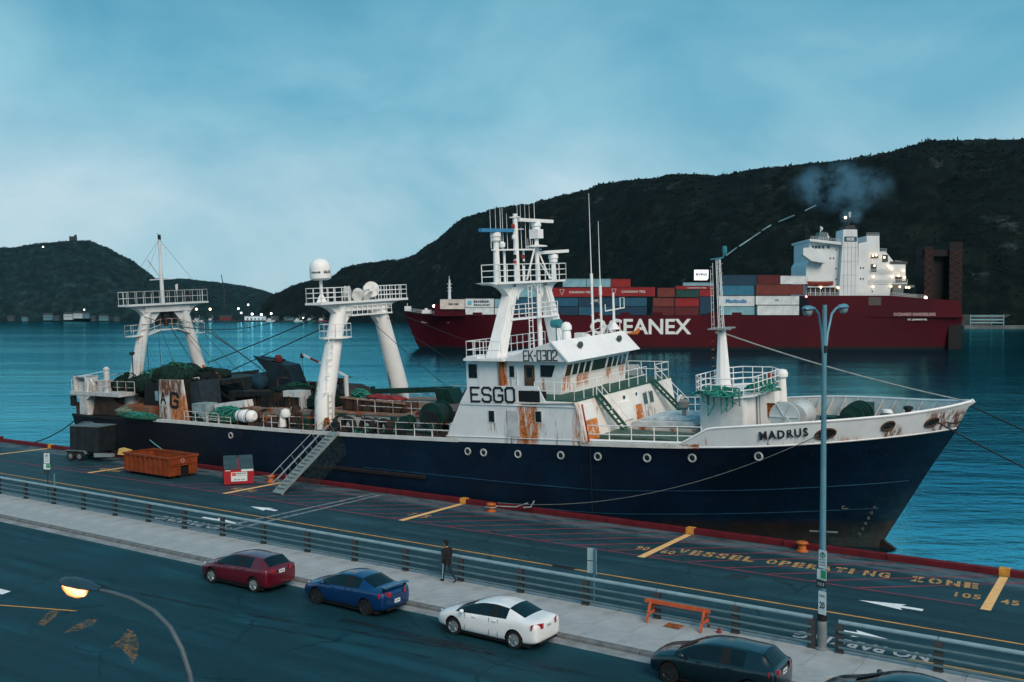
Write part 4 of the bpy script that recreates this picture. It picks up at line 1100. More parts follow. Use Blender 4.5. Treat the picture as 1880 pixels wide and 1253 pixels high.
for y, z, mt in ((-1.35, 18.6, M_RED), (-.35, 18.7, M_BLACKP), (-1.3, 16.6, M_BLACKP), (-.3, 16.6, M_RED), (-1.3, 16.2, M_RED), (-.3, 16.15, M_BLACKP), (-1.3, 17.9, M_MASTW)):
    mb = S(); mb.lathe([(.1, z), (.13, z + .05), (.13, z + .26), (.08, z + .3)], (75.35, y, 0), 'z', 8); mb.build("navigation_light", mt, ship)
mb = S(); mb.beam((75.3, -1.7, 18.55), (75.3, 0, 18.6), .06, .05); mb.build("light_bracket", M_MASTW, ship)
mb = S(); mb.lathe([(.05, 17.3), (.2, 17.4), (.22, 17.62), (.1, 17.75)], (75.2, -2.7 + .2, 0), 'z', 10); mb.build("aerial_pot", M_WHITE_CLEAN, ship)
for y, z0, z1 in ((-3.6, 17.3, 20.0), (-3.0, 17.25, 20.2), (-2.45, 17.7, 21.9), (-2.2, 17.25, 20.6), (-1.7, 17.25, 19.6), (-.4, 17.25, 20.6), (0, 17.25, 20.3), (.55, 17.3, 20.8), (1.1, 17.25, 20.3), (.8, 17.25, 18.0), (1.35, 17.25, 17.9), (1.75, 19.1, 23.3)):
    mb = S(); mb.tube([(75.1, y, z0), (75.1, y, z1)], [.022, .009], 5); mb.build("whip_antenna", M_RAIL, ship)

# ------------------------------------------------------------------ gantries
def gantry(x, base, top, zb, zt, r0, r1, knee=None, mat=M_WHITE):
    for sg in (-1, 1):
        mb = S(); p = [(x, sg * base, zb), (x, sg * base * (.97 if knee else .99), zb + (knee or .8))]
        n = 5
        for i in range(1, n + 1):
            t = i / n; p.append((x, sg * (base * (.97 if knee else .99) + (top - base * (.97 if knee else .99)) * t), zb + (knee or .8) + (zt - zb - (knee or .8)) * t))
        mb.tube(p, [r0] * 2 + [r0 + (r1 - r0) * i / n for i in range(1, n + 1)], 14)
        mb.build("gantry_leg", mat, ship, smooth=True)
M_GANT = pmat("gantry_white_rusty", (.60, .635, .64), .55, var=.10, scale=.8, rust=.26, rscale=1.2, rstretch=(1, 1, .3), rust_col=(.17, .075, .035))
M_GANT2 = pmat("gantry_white", (.80, .815, .805), .5, var=.05, scale=.6, rust=.06, streaks=srel([(59, 60.1, 4.9, 8.4, BRN, .4)]))
gantry(36.9, 4.1, 1.85, 4.85, 13.9, .62, .42, mat=M_GANT)
gantry(60.2, 4.3, 2.1, 4.9, 13.9, .74, .55, 2.2, mat=M_GANT2)
def gantry_top(x, half, yt, z, mat, hw):
    mb = S(); mb.box(x - hw, x + hw, -half, half, z, z + .16); mb.build("gantry_platform", mat, ship)
    mb = S(); mb.box(x - hw * .6, x + hw * .6, -yt - .5, yt + .5, z - .6, z - .002); mb.build("gantry_beam", mat, ship)
    for sg in (-1, 1):
        a = []
        for k in range(7):
            t = k / 6 * math.pi / 2; a.append((sg * (yt + .45) + sg * (half - yt - .5) * (1 - math.cos(t)), z - 1.25 + 1.23 * math.sin(t)))
        mb = S(); mb.prism(a + [(sg * yt, z - .01), (sg * yt, z - 1.4)], 'x', x - .3, x + .3); mb.build("gusset", mat, ship)
        a = [(sg * (yt - .3), z - 1.6), (sg * yt, z - .6), (sg * (yt - 1.2), z - .6)]
        mb = S(); mb.prism(a, 'x', x - .22, x + .22); mb.build("gusset", mat, ship)
gantry_top(36.9, 4.2, 1.85, 14.15, M_GANT, .75); gantry_top(60.2, 4.85, 2.15, 13.95, M_GANT2, .8)
for xx in (36.2, 37.6): railing([(xx, -4.15, 14.3), (xx, 4.15, 14.3)], 1.1, (.5, 1.0), .85, .026, M_RAILR if xx < 37 else pmat("rail_grey", (.40, .42, .42), .6, rust=.25))
railing([(37.6, -4.15, 14.3), (36.2, -4.15, 14.3)], 1.1, (.5, 1.0), .7, .026); railing([(37.6, 4.15, 14.3), (36.2, 4.15, 14.3)], 1.1, (.5, 1.0), .7, .026)
# lower bridge of the aft gantry, arched
mb = S(); pts = [(-3.9, 11.55), (-2.2, 11.6), (-.9, 11.95), (.9, 11.95), (2.2, 11.5), (3.8, 11.4)]
for a, b in zip(pts, pts[1:]): mb.beam((36.9, a[0], a[1]), (36.9, b[0], b[1]), .9, .10, up=(0, 0, 1))
mb.build("gantry_catwalk", M_GANT, ship)
railing([(37.35, a, b) for a, b in pts], .95, (.5, 1.0), .7, .024, M_RAILR); railing([(36.45, a, b) for a, b in pts], .95, (.5, 1.0), .7, .024, M_RAILR)
vladder(37.7, -4.15, 5.2, 11.5, .4, M_RAILR, .9)
# dark hanging blocks
for y, z in ((-.9, 13.2), (0.0, 13.05), (.9, 13.15)):
    mb = S(); mb.prism([(y - .36, z + .5), (y + .36, z + .5), (y + .25, z - .5), (y, z - .8), (y - .25, z - .5)], 'x', 36.7, 37.1); mb.build("hanging_block", M_DARK, ship)
for y, x1, y1, z1 in ((-.9, 38.0, -1.6, 6.8), (-.9, 39.5, -.6, 7.0), (0, 41.0, .4, 7.4), (0, 42.2, .2, 6.8), (.9, 43.0, 1.4, 6.6), (.9, 44.5, 2.2, 6.2), (-2.2, 36.9, -2.0, 6.2), (2.6, 44.0, 4.6, 5.4), (2.8, 49.0, 4.8, 5.3), (2.4, 49.6, 5.0, 5.3), (3.2, 47.0, 5.8, 5.4)):
    mb = S(); mb.tube([(37.0, y, 12.7), (x1, y1, z1)], .026, 4); mb.build("trawl_wire", M_WIRE, ship)
def catenary(p, q, sag, n=14):
    p, q = Vector(p), Vector(q)
    return [p.lerp(q, i / n) - Vector((0, 0, sag * 4 * (i / n) * (1 - i / n))) for i in range(n + 1)]
for p, q, sg_, r in (((37.2, -2.4, 13.2), (59.8, -3.8, 13.8), 1.4, .03), ((42.0, 0.2, 9.0), (59.7, -2.6, 13.4), .1, .045), ((37.3, 3.7, 6.8), (59.7, -3.1, 12.3), .0, .045)):
    mb = S(); mb.tube(catenary(p, q, sg_), r, 5); mb.build("stay_wire", M_WIRE, ship)
# aft mast
mb = S(); mb.tube([(36.9, -.2, 14.3), (36.9, -.2, 17.0), (36.9, -.18, 20.2)], [.19, .15, .09], 8); am = mb.build("aft_mast", M_GANT, ship, smooth=True)
mb = S(); mb.beam((36.9, -1.4, 16.4), (36.9, .95, 16.45), .09, .08); mb.beam((36.9, -1.5, 18.2), (36.9, -.3, 16.6), .08, .08); mb.tube([(36.9, .35, 19.5), (36.9, .4, 18.0)], .03, 5); mb.tube([(36.9, -.18, 19.5), (36.9, .35, 19.5)], .03, 5); mb.build("spreader", M_GANT, am)
mb = S(); mb.lathe([(.1, 19.9), (.14, 20.0), (.14, 20.35), (.05, 20.4)], (36.9, -.15, 0), 'z', 8); mb.tube([(36.9, -.15, 20.3), (36.9, -.35, 20.5)], .03, 4); mb.build("mast_lamp", M_DARK, am)
for q in ((36.9, -4.1, 15.3), (36.9, 4.1, 15.3), (37.6, -3.4, 14.4)):
    mb = S(); mb.tube([(36.9, -.18, 20.0), q], .013, 4); mb.build("mast_stay", M_WIRE, am)
mb = S(); mb.prism([(1.2, 15.9), (1.5, 16.0), (1.45, 15.4), (1.25, 15.3)], 'x', 36.9, 36.93); mb.build("flag", pmat("flag_pale", (.55, .6, .62), .8), ship)

# second gantry: dome, blocks, inner catwalk, rails, ladder
for xx in (59.45, 60.95):
    railing([(xx, -4.75, 14.1), (xx, -1.9, 14.1)], 1.05, (.33, .66, 1.0), .7, .03); railing([(xx, 1.4, 14.1), (xx, 4.75, 14.1)], 1.05, (.33, .66, 1.0), .7, .03)
railing([(59.45, -4.75, 14.1), (60.95, -4.75, 14.1)], 1.05, (.33, .66, 1.0), .7, .03); railing([(59.45, 4.75, 14.1), (60.95, 4.75, 14.1)], 1.05, (.33, .66, 1.0), .7, .03)
mb = S(); mb.lathe([(.45, 15.72), (.66, 15.77), (.76, 15.86), (.775, 16.6), (.72, 16.86), (.58, 17.08), (.35, 17.24), (.06, 17.3)], (60.2, -3.95, 0), 'z', 24); dome = mb.build("satellite_dome", M_WHITE_CLEAN, ship, smooth=True)
mb = S(); mb.tube([(60.2, -3.95, 14.1), (60.2, -3.95, 15.75)], .12, 10); mb.lathe([(.55, 14.12), (.12, 14.75)], (60.2, -3.95, 0), 'z', 4); mb.build("dome_post", M_WHITE_CLEAN, dome)
M_NAVY = pmat("letter_navy", (.02, .05, .10), .5, var=0)
lx = .78
for s_, a0, a1, hh, zz in (("SAILOR", -.48, .32, .22, 16.2), ("THRANE", -1.75, -.78, .14, 16.22)):
    me = text_mesh(s_, hh, .004, .04, 1.0); me.materials.clear(); me.materials.append(M_NAVY)
    for v in me.vertices:
        a = a0 + v.co.x * (a1 - a0); v.co = (60.2 - XR + (lx + .004) * math.cos(a), -3.95 + (lx + .004) * math.sin(a), zz + v.co.z)
    link_mesh("lettering", me, dome)
def sheave(c, r, w, rot, mat=M_WHITE):
    mb = MB(); mb.lathe([(r * .55, -w), (r, -w), (r, -w * .72), (r * .72, -w * .55), (r * .72, w * .55), (r, w * .72), (r, w), (r * .55, w)], (0, 0, 0), 'x', 18)
    o = mb.build("hanging_sheave", mat, ship, smooth=True); o.location = (c[0] - XR, c[1], c[2]); o.rotation_euler = rot; return o
M_SHV = pmat("sheave_white", (.60, .62, .60), .5, var=.15, rust=.22)
sheave((60.4, -1.45, 14.65), .60, .16, (0, 0, .5), M_SHV); sheave((60.5, -.45, 14.55), .42, .3, (0, .35, -.9), M_SHV); sheave((60.4, .65, 14.45), .52, .18, (.1, .6, .2), M_SHV); sheave((60.3, 1.3, 14.85), .62, .22, (0, -.3, -.6), M_SHV)
mb = S(); mb.box(59.5, 60.9, -1.55, 3.0, 12.98, 13.08); mb.build("gantry_catwalk", M_GANT2, ship); railing([(60.85, -1.5, 13.06), (60.85, 2.95, 13.06)], .68, (.5, 1.0), .55, .025); railing([(59.55, -1.5, 13.06), (59.55, 2.95, 13.06)], .68, (.5, 1.0), .55, .025)
mb = S(); mb.lathe([(1.2, 11.42), (1.2, 11.5)], (60.2, -2.72, 0), 'z', 8); mb.build("leg_platform", M_GANT2, ship)
railing([(60.2 + 1.15 * math.cos(a), -2.72 + 1.15 * math.sin(a), 11.48) for a in [k * math.pi / 4 for k in range(9)]], 1.0, (.5, 1.0), .9, .026)
mb = S()
for k in (-.22, .22): mb.tube([(60.2 + .55, -4.35 + k, 7.4), (60.2 + .55, -3.75 + k, 11.5)], .03, 5)
for i in range(9): t = i / 8; mb.tube([(60.75, -4.57 + .6 * t, 7.5 + 4 * t), (60.75, -4.13 + .6 * t, 7.5 + 4 * t)], .02, 4)
for i in range(4): t = i / 3; mb.tube([(60.75, -4.6 + .6 * t, 7.6 + 3.6 * t), (60.9, -5.0 + .6 * t, 7.6 + 3.6 * t), (60.75, -4.1 + .6 * t, 7.6 + 3.6 * t)], .02, 4)
mb.build("ladder", M_RAIL, ship)
vladder(60.98, -4.5, 5.0, 7.6, .4, M_RAILR, .15)
# stays from the second gantry down to the house
for p, q in (((60.3, 2.3, 13.6), (74.4, 3.2, 8.9)), ((60.3, .4, 13.0), (66.5, 4.6, 6.0)), ((60.4, 2.6, 12.8), (73.9, -3.0, 8.6))):
    mb = S(); mb.tube(catenary(p, q, .15), .022, 4); mb.build("stay_wire", M_WIRE, ship)
# ------------------------------------------------------------------ fore part: hatch, foremast house, winches
mb = S(); mb.prism([(83.7, 5.6), (88.2, 5.75), (88.2, 6.12), (83.7, 6.0)], 'y', -2.4, 2.4); hatch_c = mb.build("hatch_coaming", pmat("hatch_rusty", (.58, .55, .50), .7, var=.15, rust=.55, rscale=1.0, rstretch=(1, 1, 1)), ship)
mb = S(); mb.prism([(83.9, 6.12), (88.1, 6.25), (88.0, 6.48), (84.1, 6.36)], 'y', -2.2, 2.2); mb.build("hatch_cover", pmat("hatch_white", (.60, .63, .63), .7, var=.15, rust=.2), hatch_c)
mb = S(); mb.prism([(84.3, 6.38), (87.8, 6.5), (87.6, 6.62), (84.8, 6.55)], 'y', -1.6, 1.7); mb.build("tarpaulin", pmat("tarp_pale", (.50, .58, .60), .8, var=.25, bump=.8, bscale=6), hatch_c)
mb = S(); mb.box(83.4, 88.4, -5.2, -2.6, 5.62, 5.95); mb.build("deck_box", pmat("deck_box_green", (.07, .12, .09), .7, var=.3, rust=.35), ship)
mb = S(); mb.tube([(86.7, -.4, 6.6), (86.7, -.4, 7.2)], .14, 8); mb.lathe([(.14, 7.0), (.30, 7.1), (.34, 7.45), (.12, 7.6)], (86.7, -.4, 0), 'z', 10); mb.build("mushroom_vent", pmat("vent_grey", (.22, .23, .22), .6, rust=.3), ship, smooth=True)
railing([(83.35, -6.5, 5.72), (90.3, -6.42, 5.98)], 1.0, (.5, 1.0), 1.45, .03)
mb = S(); mb.tube([(83.4, -6.5, 5.85), (90.0, -6.45, 6.08)], .085, 6); mb.build("deck_pipe", M_RAIL, ship, smooth=True)
railing([(83.2, 6.5, 5.72), (89.8, 6.42, 6.0)], 1.0, (.5, 1.0), 1.45, .03)
# foremast house
M_FH = pmat("foremast_house_white", (.68, .72, .73), .5, var=.06, rust=.08)
mb = S(); mb.prism([(88.65, 5.9), (91.2, 5.95), (91.2, 8.15), (88.65, 8.1)], 'y', -2.6, 3.1); fh = mb.build("foremast_house", M_FH, ship)
mb = S(); mb.box(91.2, 91.24, -2.2, -.6, 6.2, 8.0); mb.build("door", M_WHITE_CLEAN, fh); mb = S(); mb.tube([(91.27, -.4, 6.0), (91.27, -.4, 8.1)], .03, 5); mb.tube([(91.27, .1, 6.0), (91.27, .1, 8.1)], .02, 5); mb.build("conduit", M_BLACKP, fh)
mb = S(); mb.box(91.2, 91.7, 1.5, 2.4, 7.3, 7.95); mb.build("locker", M_WHITE_CLEAN, fh); mb = S(); mb.box(91.2, 91.45, 1.6, 2.3, 6.5, 7.25); mb.build("rusty_panel", M_RUST, fh)
oct_ = [(88.2, -2.0), (89.0, -3.3), (90.9, -3.3), (91.7, -2.0), (91.7, 2.4), (90.9, 3.6), (89.0, 3.6), (88.2, 2.4)]
mb = S(); mb.prism(oct_, 'z', 8.12, 8.22); mb.build("foremast_platform", M_FH, ship)
railing([(x, y, 8.2) for x, y in oct_ + oct_[:1]], 1.05, (.33, .66, 1.0), .75, .03)
mb = S(); mb.tube([(89.1, 0, 8.2), (89.08, 0, 11.85)], [.50, .24], 8); fm = mb.build("foremast", M_WHITE_CLEAN, ship)
mb = S(); mb.box(88.55, 89.6, -.9, .9, 11.85, 11.93); mb.beam((89.1, -1.0, 11.7), (89.1, 1.3, 11.75), .1, .1); mb.build("crosstree", pmat("crosstree_grey", (.25, .26, .26), .6, rust=.3), fm)
lt = S()
for dx, dy in ((-.16, -.16), (.16, -.16), (.16, .16), (-.16, .16)): lt.tube([(89.05 + dx * .8, dy * .8, 11.9), (88.95 + dx * .6, dy * .6, 16.0)], .024, 5)
for i in range(14):
    z = 12.0 + i * .29; a = (-1) ** i * .15
    lt.tube([(89.03 - .15, -a, z), (89.03 + .15, a, z + .29)], .011, 4); lt.tube([(89.03 - a, -.15, z), (89.03 + a, .15, z + .29)], .011, 4)
lt.build("lattice_topmast", M_RAIL, fm)
lt = S(); lt.tube([(88.9, -1.1, 11.9), (88.9, -1.1, 15.4)], .012, 4); lt.tube([(88.9, -.75, 11.9), (88.9, -.75, 15.8)], .012, 4)
for i in range(9): lt.tube([(88.9, -1.1, 12.2 + i * .42), (88.9, -.75, 12.2 + i * .42)], .009, 4)
lt.build("ladder", M_RAIL, fm)
lt = S(); lt.beam((88.95, -1.2, 16.0), (88.95, .8, 16.1), .06, .06); lt.tube([(88.95, .8, 16.1), (88.95, 1.1, 16.4)], .04, 5); lt.lathe([(.12, 16.3), (.15, 16.4), (.15, 16.75), (.08, 16.8)], (88.95, 1.1, 0), 'z', 8); lt.build("mast_lamp", M_TEAL, fm)
for i in range(6):
    lt = S(); lt.box(88.5, 88.62, -.25, -.05, 8.6 + i * .5, 8.66 + i * .5); lt.build("step_iron", M_RUST, fm)
mb = S(); mb.tube(catenary((89.2, 0, 11.6), (102.4, .2, 8.0), .25), .045, 5); mb.build("forestay", M_ROPEL, ship)
mb = S(); mb.tube([(91.8, 2.6, 6.0), (91.8, 2.6, 8.75)], [.36, .24], 12); mb.lathe([(.25, 8.7), (.36, 8.78), (.38, 9.0), (.28, 9.2), (.08, 9.25)], (91.8, 2.6, 0), 'z', 12); mb.build("vent_trunk", M_WHITE_CLEAN, ship, smooth=True)
mb = S(); mb.beam((91.3, 1.9, 8.6), (91.3, 2.1, 9.0), .2, .5); mb.build("fire_box", M_RED, ship)
def rope_pile(c, r, n, mat, seed, name="rope_pile", rr=.045, parent=ship, drape=0.0):
    rd = random.Random(seed); mb = S()
    for i in range(n):
        a0 = rd.uniform(0, 6.28); pts = []
        cx, cy = c[0] + rd.gauss(0, r[0] * .35), c[1] + rd.gauss(0, r[1] * .35); R1 = rd.uniform(.3, .9) * min(r[0], r[1]); h = rd.random() ** .7
        for k in range(9):
            a = a0 + k * .7; q = R1 * rd.uniform(.75, 1.2)
            x_, y_ = cx + q * math.cos(a), cy + q * math.sin(a); e_ = 1 - ((x_ - c[0]) / r[0]) ** 2 * .6 - ((y_ - c[1]) / r[1]) ** 2 * .6
            pts.append((x_, y_, c[2] + max(-drape, e_) * r[2] * h + rd.uniform(-.05, .05)))
        mb.tube(pts, rr, 4)
    return mb.build(name, mat, parent, smooth=True)
rope_pile((90.0, -2.9, 8.3), (1.6, .7, .5), 40, M_ROPEG, 1); rope_pile((91.3, .6, 8.3), (.6, 2.2, .55), 40, M_ROPEG, 2)
mb = S()
for x0 in (89.2, 89.5, 90.3, 90.6, 91.0):
    mb.tube([(x0, -3.0, 8.7), (x0 - .05, -3.42, 8.45), (x0, -3.45, 7.6 + .5 * math.sin(x0 * 7)), (x0 + .35, -3.42, 7.75), (x0 + .3, -3.4, 8.5)], .045, 5)
mb.build("hanging_rope", M_ROPEG, ship, smooth=True)
# reels and windlass on the foredeck
def drum(c, r, w, axis, mats, core=.55, name="winch_drum", spokes=False, parent=ship):
    mb = S(); k = {'x': c[0], 'y': c[1]}[axis]
    mb.lathe([(r * .3, -w), (r, -w), (r, -w + .07), (r * core, -w + .08), (r * core, w - .08), (r, w - .07), (r, w), (r * .3, w)], c, axis, 24)
    o = mb.build(name, mats[0], parent, smooth=True)
    if spokes:
        for s_ in (-1, 1):
            sp_ = S()
            for i in range(6):
                a = i * math.pi / 3
                d_ = Vector((math.cos(a), 0, math.sin(a))) if axis == 'y' else Vector((0, math.cos(a), math.sin(a)))
                o_ = Vector(c) + (Vector((0, s_ * (w + .02), 0)) if axis == 'y' else Vector((s_ * (w + .02), 0, 0)))
                sp_.beam(o_, o_ + d_ * r * .95, .05, .05)
            sp_.build("spoke", mats[-1], o)
    return o
M_REEL = pmat("reel_white", (.52, .57, .58), .6, var=.1, rust=.15)
drum((93.6, -2.6, 7.15), .85, .06, 'y', [M_REEL, M_REEL], .5, "reel_flange", True); drum((93.9, -1.2, 7.05), .78, .9, 'y', [M_REEL, M_REEL], .85, "rope_reel")
mb = S()
for y in (-2.8, -.2): mb.prism([(93.0, 6.1), (94.6, 6.1), (93.8, 7.2)], 'y', y, y + .08)
mb.build("reel_stand", M_REEL, ship)
mb = S(); mb.tube([(95.2, -1.0, 6.15), (95.2, -1.0, 7.0)], .14, 8); mb.tube([(95.9, -.4, 6.2), (95.9, -.4, 7.0)], .14, 8); mb.build("mooring_bitt", M_DARK, ship)
mb = S(); mb.box(95.4, 98.6, -2.0, 2.0, 6.15, 6.35); mb.box(96.6, 97.4, .6, 1.6, 6.35, 7.6); wl_ = mb.build("windlass_bed", M_WGREEN, ship)
for y, r in ((-1.9, .45), (-1.0, .66), (.1, .72), (1.2, .5)):
    drum((96.9, y, 7.1), r, .38, 'y', [M_WGREEN], .6, "windlass_drum", False, wl_)
mb = S(); mb.box(95.6, 96.2, -2.3, -1.4, 6.3, 7.2); mb.build("windlass_motor", M_WGREEN, wl_)
for (x, y, r, h) in ((95.0, -1.9, .16, 6.8), (98.6, -.9, .28, 7.3), (99.2, .1, .25, 7.2), (99.9, .6, .3, 7.3), (100.6, -.3, .26, 7.4), (99.2, 1.6, .22, 7.4), (100.9, .5, .22, 7.5)):
    mb = S(); mb.lathe([(r * 1.3, 6.2), (r * .9, 6.35), (r * .8, h - .2), (r * 1.25, h - .12), (r * 1.2, h), (r * .4, h + .05)], (x, y, 0), 'z', 10); mb.build("bollard", M_DARK if x < 99.5 or y < 0 else M_WHITE, ship, smooth=True)
mb = S(); mb.lathe([(.34, 6.2), (.34, 7.0), (.24, 7.15)], (98.0, 1.9, 0), 'z', 12); mb.build("deck_vent", M_WHITE, ship, smooth=True)
mb = S(); mb.box(98.9, 99.7, .9, 1.7, 6.3, 7.1); mb.build("deck_locker", M_WHITE_RUST, ship)
mb = S(); mb.box(93.9, 95.0, -3.1, -2.2, 6.15, 6.45); mb.build("deck_mat", M_DARK, ship)
rope_pile((101.2, -.2, 7.0), (.6, .6, .4), 14, M_WIRE, 4, "chain_pile")
# windbreak: lamps and lifebuoy on the house front
mb = S(); mb.torus((83.6, 6.2, 6.6), .3, .07, 'x', 16, 6); mb.build("lifebuoy", M_WHITE_CLEAN, ship, smooth=True)

# ------------------------------------------------------------------ net piles
def net_pile(c, r, mat, seed, name="net_pile", n=1, ropes=16, lumps=5, rope_mat=None, squash=.7):
    rd = random.Random(seed); mb = S()
    for i in range(lumps):
        a = rd.uniform(0, 6.28); q = rd.random() ** .6 * .6
        s_ = rd.uniform(.45, .85)
        mb.blob((c[0] + r[0] * q * math.cos(a), c[1] + r[1] * q * math.sin(a), c[2] + r[2] * rd.uniform(.1, .45)), (r[0] * s_, r[1] * s_, r[2] * s_ * squash), 2, .14, seed * 31 + i)
    o = mb.build(name, mat, ship, smooth='all')
    if ropes:
        rp = S()
        for i in range(ropes):
            a = rd.uniform(0, 6.28); pts = []
            cx, cy = c[0] + rd.uniform(-.5, .5) * r[0], c[1] + rd.uniform(-.5, .5) * r[1]
            for k in range(8):
                t = (k - 3.5) / 3.5
                x_, y_ = cx + t * r[0] * .6 * math.cos(a) + rd.uniform(-.08, .08) * r[0], cy + t * r[1] * .6 * math.sin(a) + rd.uniform(-.08, .08) * r[1]
                e_ = max(0, 1 - ((x_ - c[0]) / r[0]) ** 2 - ((y_ - c[1]) / r[1]) ** 2)
                pts.append((x_, y_, c[2] + r[2] * (.15 + .85 * math.sqrt(e_)) * rd.uniform(.85, 1.08)))
            rp.tube(pts, rd.uniform(.02, .05), 4)
        rp.build("net_rope", rope_mat or mat, o, smooth=True)
    return o
# ------------------------------------------------------------------ stern
M_STW = pmat("stern_white", (.50, .53, .53), .6, var=.15, rust=.42, rscale=1.3)
mb = S(); mb.box(31.2, 38.3, -6.1, -4.2, 6.62, 6.92); mb.build("stern_platform", M_STW, ship)
mb = S(); mb.box(31.2, 33.0, -6.0, 6.0, 6.58, 6.9); mb.build("stern_platform", M_STW, ship)
mb = S(); mb.prism([(32.4, 4.9), (33.6, 4.9), (33.5, 6.2), (34.2, 6.62), (31.9, 6.62), (32.5, 6.2)], 'y', -6.05, -5.2); mb.build("platform_bracket", M_STW, ship)
mb = S(); mb.prism([(33.6, 4.9), (38.6, 4.95), (36.5, 6.6), (34.2, 6.6)], 'y', -5.6, -5.3); mb.build("rusty_plate", M_BROWN, ship)
mb = S(); mb.box(38.2, 42.0, -5.9, -2.4, 4.95, 5.9); mb.build("rusty_tank", pmat("tank_rust", (.16, .10, .07), .8, var=.3, rust=.6), ship)
mb = S(); mb.prism([(31.9, 4.4), (31.9, 5.9), (31.5, 5.9), (31.5, 4.4)], 'y', -5.8, 5.8); mb.build("transom_plate", M_BROWN, ship)
mb = S(); mb.beam((31.35, -5.9, 6.5), (31.35, -5.9, 5.6), .3, .5); mb.build("stern_block", M_DARK, ship)
for x0, x1, y0, h in ((31.5, 33.3, -5.9, 1.3), (33.6, 34.4, -5.4, .9)):
    mb = S(); mb.box(x0, x0 + .12, y0, y0 + 1.2, 6.92, 6.92 + h); mb.box(x1 - .12, x1, y0, y0 + 1.2, 6.92, 6.92 + h); mb.box(x0, x1, y0 + .1, y0 + 1.1, 6.92 + h - .1, 6.92 + h); mb.box(x0 + .3, x1 - .3, y0 + .3, y0 + .9, 6.92, 6.92 + h * .6); mb.build("stern_roller", M_STW, ship)
mb = S(); mb.tube([(36.0, -5.6, 6.92), (36.0, -5.6, 8.6)], [.30, .24], 10); mb.lathe([(.28, 8.55), (.2, 8.75), (.28, 8.8), (.28, 8.95), (.1, 9.1)], (36.0, -5.6, 0), 'z', 10); mb.build("stern_post", M_STW, ship, smooth=True)
mb = S(); mb.tube([(38.0, -4.4, 6.9), (38.0, -4.4, 10.1)], .05, 5); mb.lathe([(.05, 10.0), (.22, 10.1), (.22, 10.3)], (38.0, -4.4, 0), 'z', 8); mb.build("lamp_post", M_WIRE, ship)
railing([(34.5, -6.0, 6.92), (40.2, -5.9, 6.95)], 1.0, (.5, 1.0), 1.2, .028, M_RAILR); railing([(31.4, -6.0, 6.92), (31.4, 5.9, 6.92)], 1.0, (.5, 1.0), 1.6, .028, M_RAILR)
mb = S(); mb.tube([(31.0, -5.0, 8.1), (35.5, -5.4, 8.7)], .03, 4); mb.tube([(33.4, -5.8, 6.9), (33.6, -5.8, 7.9), (34.0, -5.8, 8.0), (34.3, -5.8, 7.6), (34.2, -5.8, 6.9)], .06, 6); mb.build("guide_pipe", M_RAIL, ship)
net_pile((36.5, -3.6, 6.9), (1.8, 1.6, 1.5), M_NETD, 11); net_pile((39.2, -3.0, 6.8), (2.2, 1.8, 1.9), M_NETD, 12, rope_mat=M_NETG)
net_pile((40.6, -2.0, 7.3), (2.5, 1.9, 1.9), M_NETD, 13, ropes=26, lumps=8, rope_mat=M_NETG); net_pile((43.4, -1.0, 7.7), (2.0, 1.4, 1.0), M_NETD, 14, ropes=20)
net_pile((41.0, -6.4, 5.1), (2.9, .65, .42), M_NETG, 15, ropes=24, lumps=7, rope_mat=M_ROPEG); net_pile((39.0, -6.0, 5.2), (1.3, .7, .65), pmat("net_pale", (.12, .16, .12), .95, var=.4, scale=5, bump=1, bscale=18), 16)
# net drum bay: black plate painting the shade of its opening and white rusty side screen with letters
mb = S(); mb.prism([(39.8, 4.95), (43.5, 5.0), (43.9, 7.4), (43.0, 8.0), (40.4, 7.7)], 'y', -5.0, -4.8); mb.build("bay_opening_shade", M_BLACKP, ship)
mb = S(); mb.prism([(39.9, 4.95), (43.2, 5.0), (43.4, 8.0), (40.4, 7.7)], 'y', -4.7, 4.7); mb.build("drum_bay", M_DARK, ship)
mb = S(); mb.box(41.65, 42.05, -5.03, -5.0, 6.35, 7.15); mb.build("bay_sky_gap", pmat("sky_gap_colour", (.20, .40, .48), .4, var=.1), ship)  # pale blue patch painted as daylight through a gap
M_AG = pmat("screen_white", (.62, .62, .59), .6, var=.1, rust=.22, rscale=1.0, streaks=srel([(44.8, 47.0, 5.0, 7.2, ORG, .8), (43.6, 46.4, 7.0, 8.4, BRN, .7), (43.3, 44.4, 5.0, 6.2, BRN, .6)]))
mb = S(); mb.prism([(43.4, 4.98), (47.0, 5.02), (46.5, 8.3), (43.6, 8.25)], 'y', -6.0, -5.85); scr = mb.build("side_screen", M_AG, ship)
mb = stroke_text("A", .85, .55, .14, 0); ao = mb.build("lettering", M_LET, ship); ao.location = (43.75 - XR, -6.03, 6.35)
mb = stroke_text("G", 1.1, .85, .24, 0); ao = mb.build("lettering", M_LET, ship); ao.location = (44.95 - XR, -6.03, 6.15); ao.rotation_euler = (0, .12, 0)
mb = S(); mb.prism([(46.6, 5.0), (48.0, 5.02), (47.8, 8.2), (46.8, 8.1)], 'y', -5.4, -3.4); mb.build("net_hauler_casing", pmat("casing_bluegrey", (.022, .036, .046), .6, var=.25, rust=.2), ship)
mb = S(); mb.box(43.5, 47.0, -2.5, 2.0, 7.5, 7.9); mb.build("net_hauler_beam", M_DARK, ship)
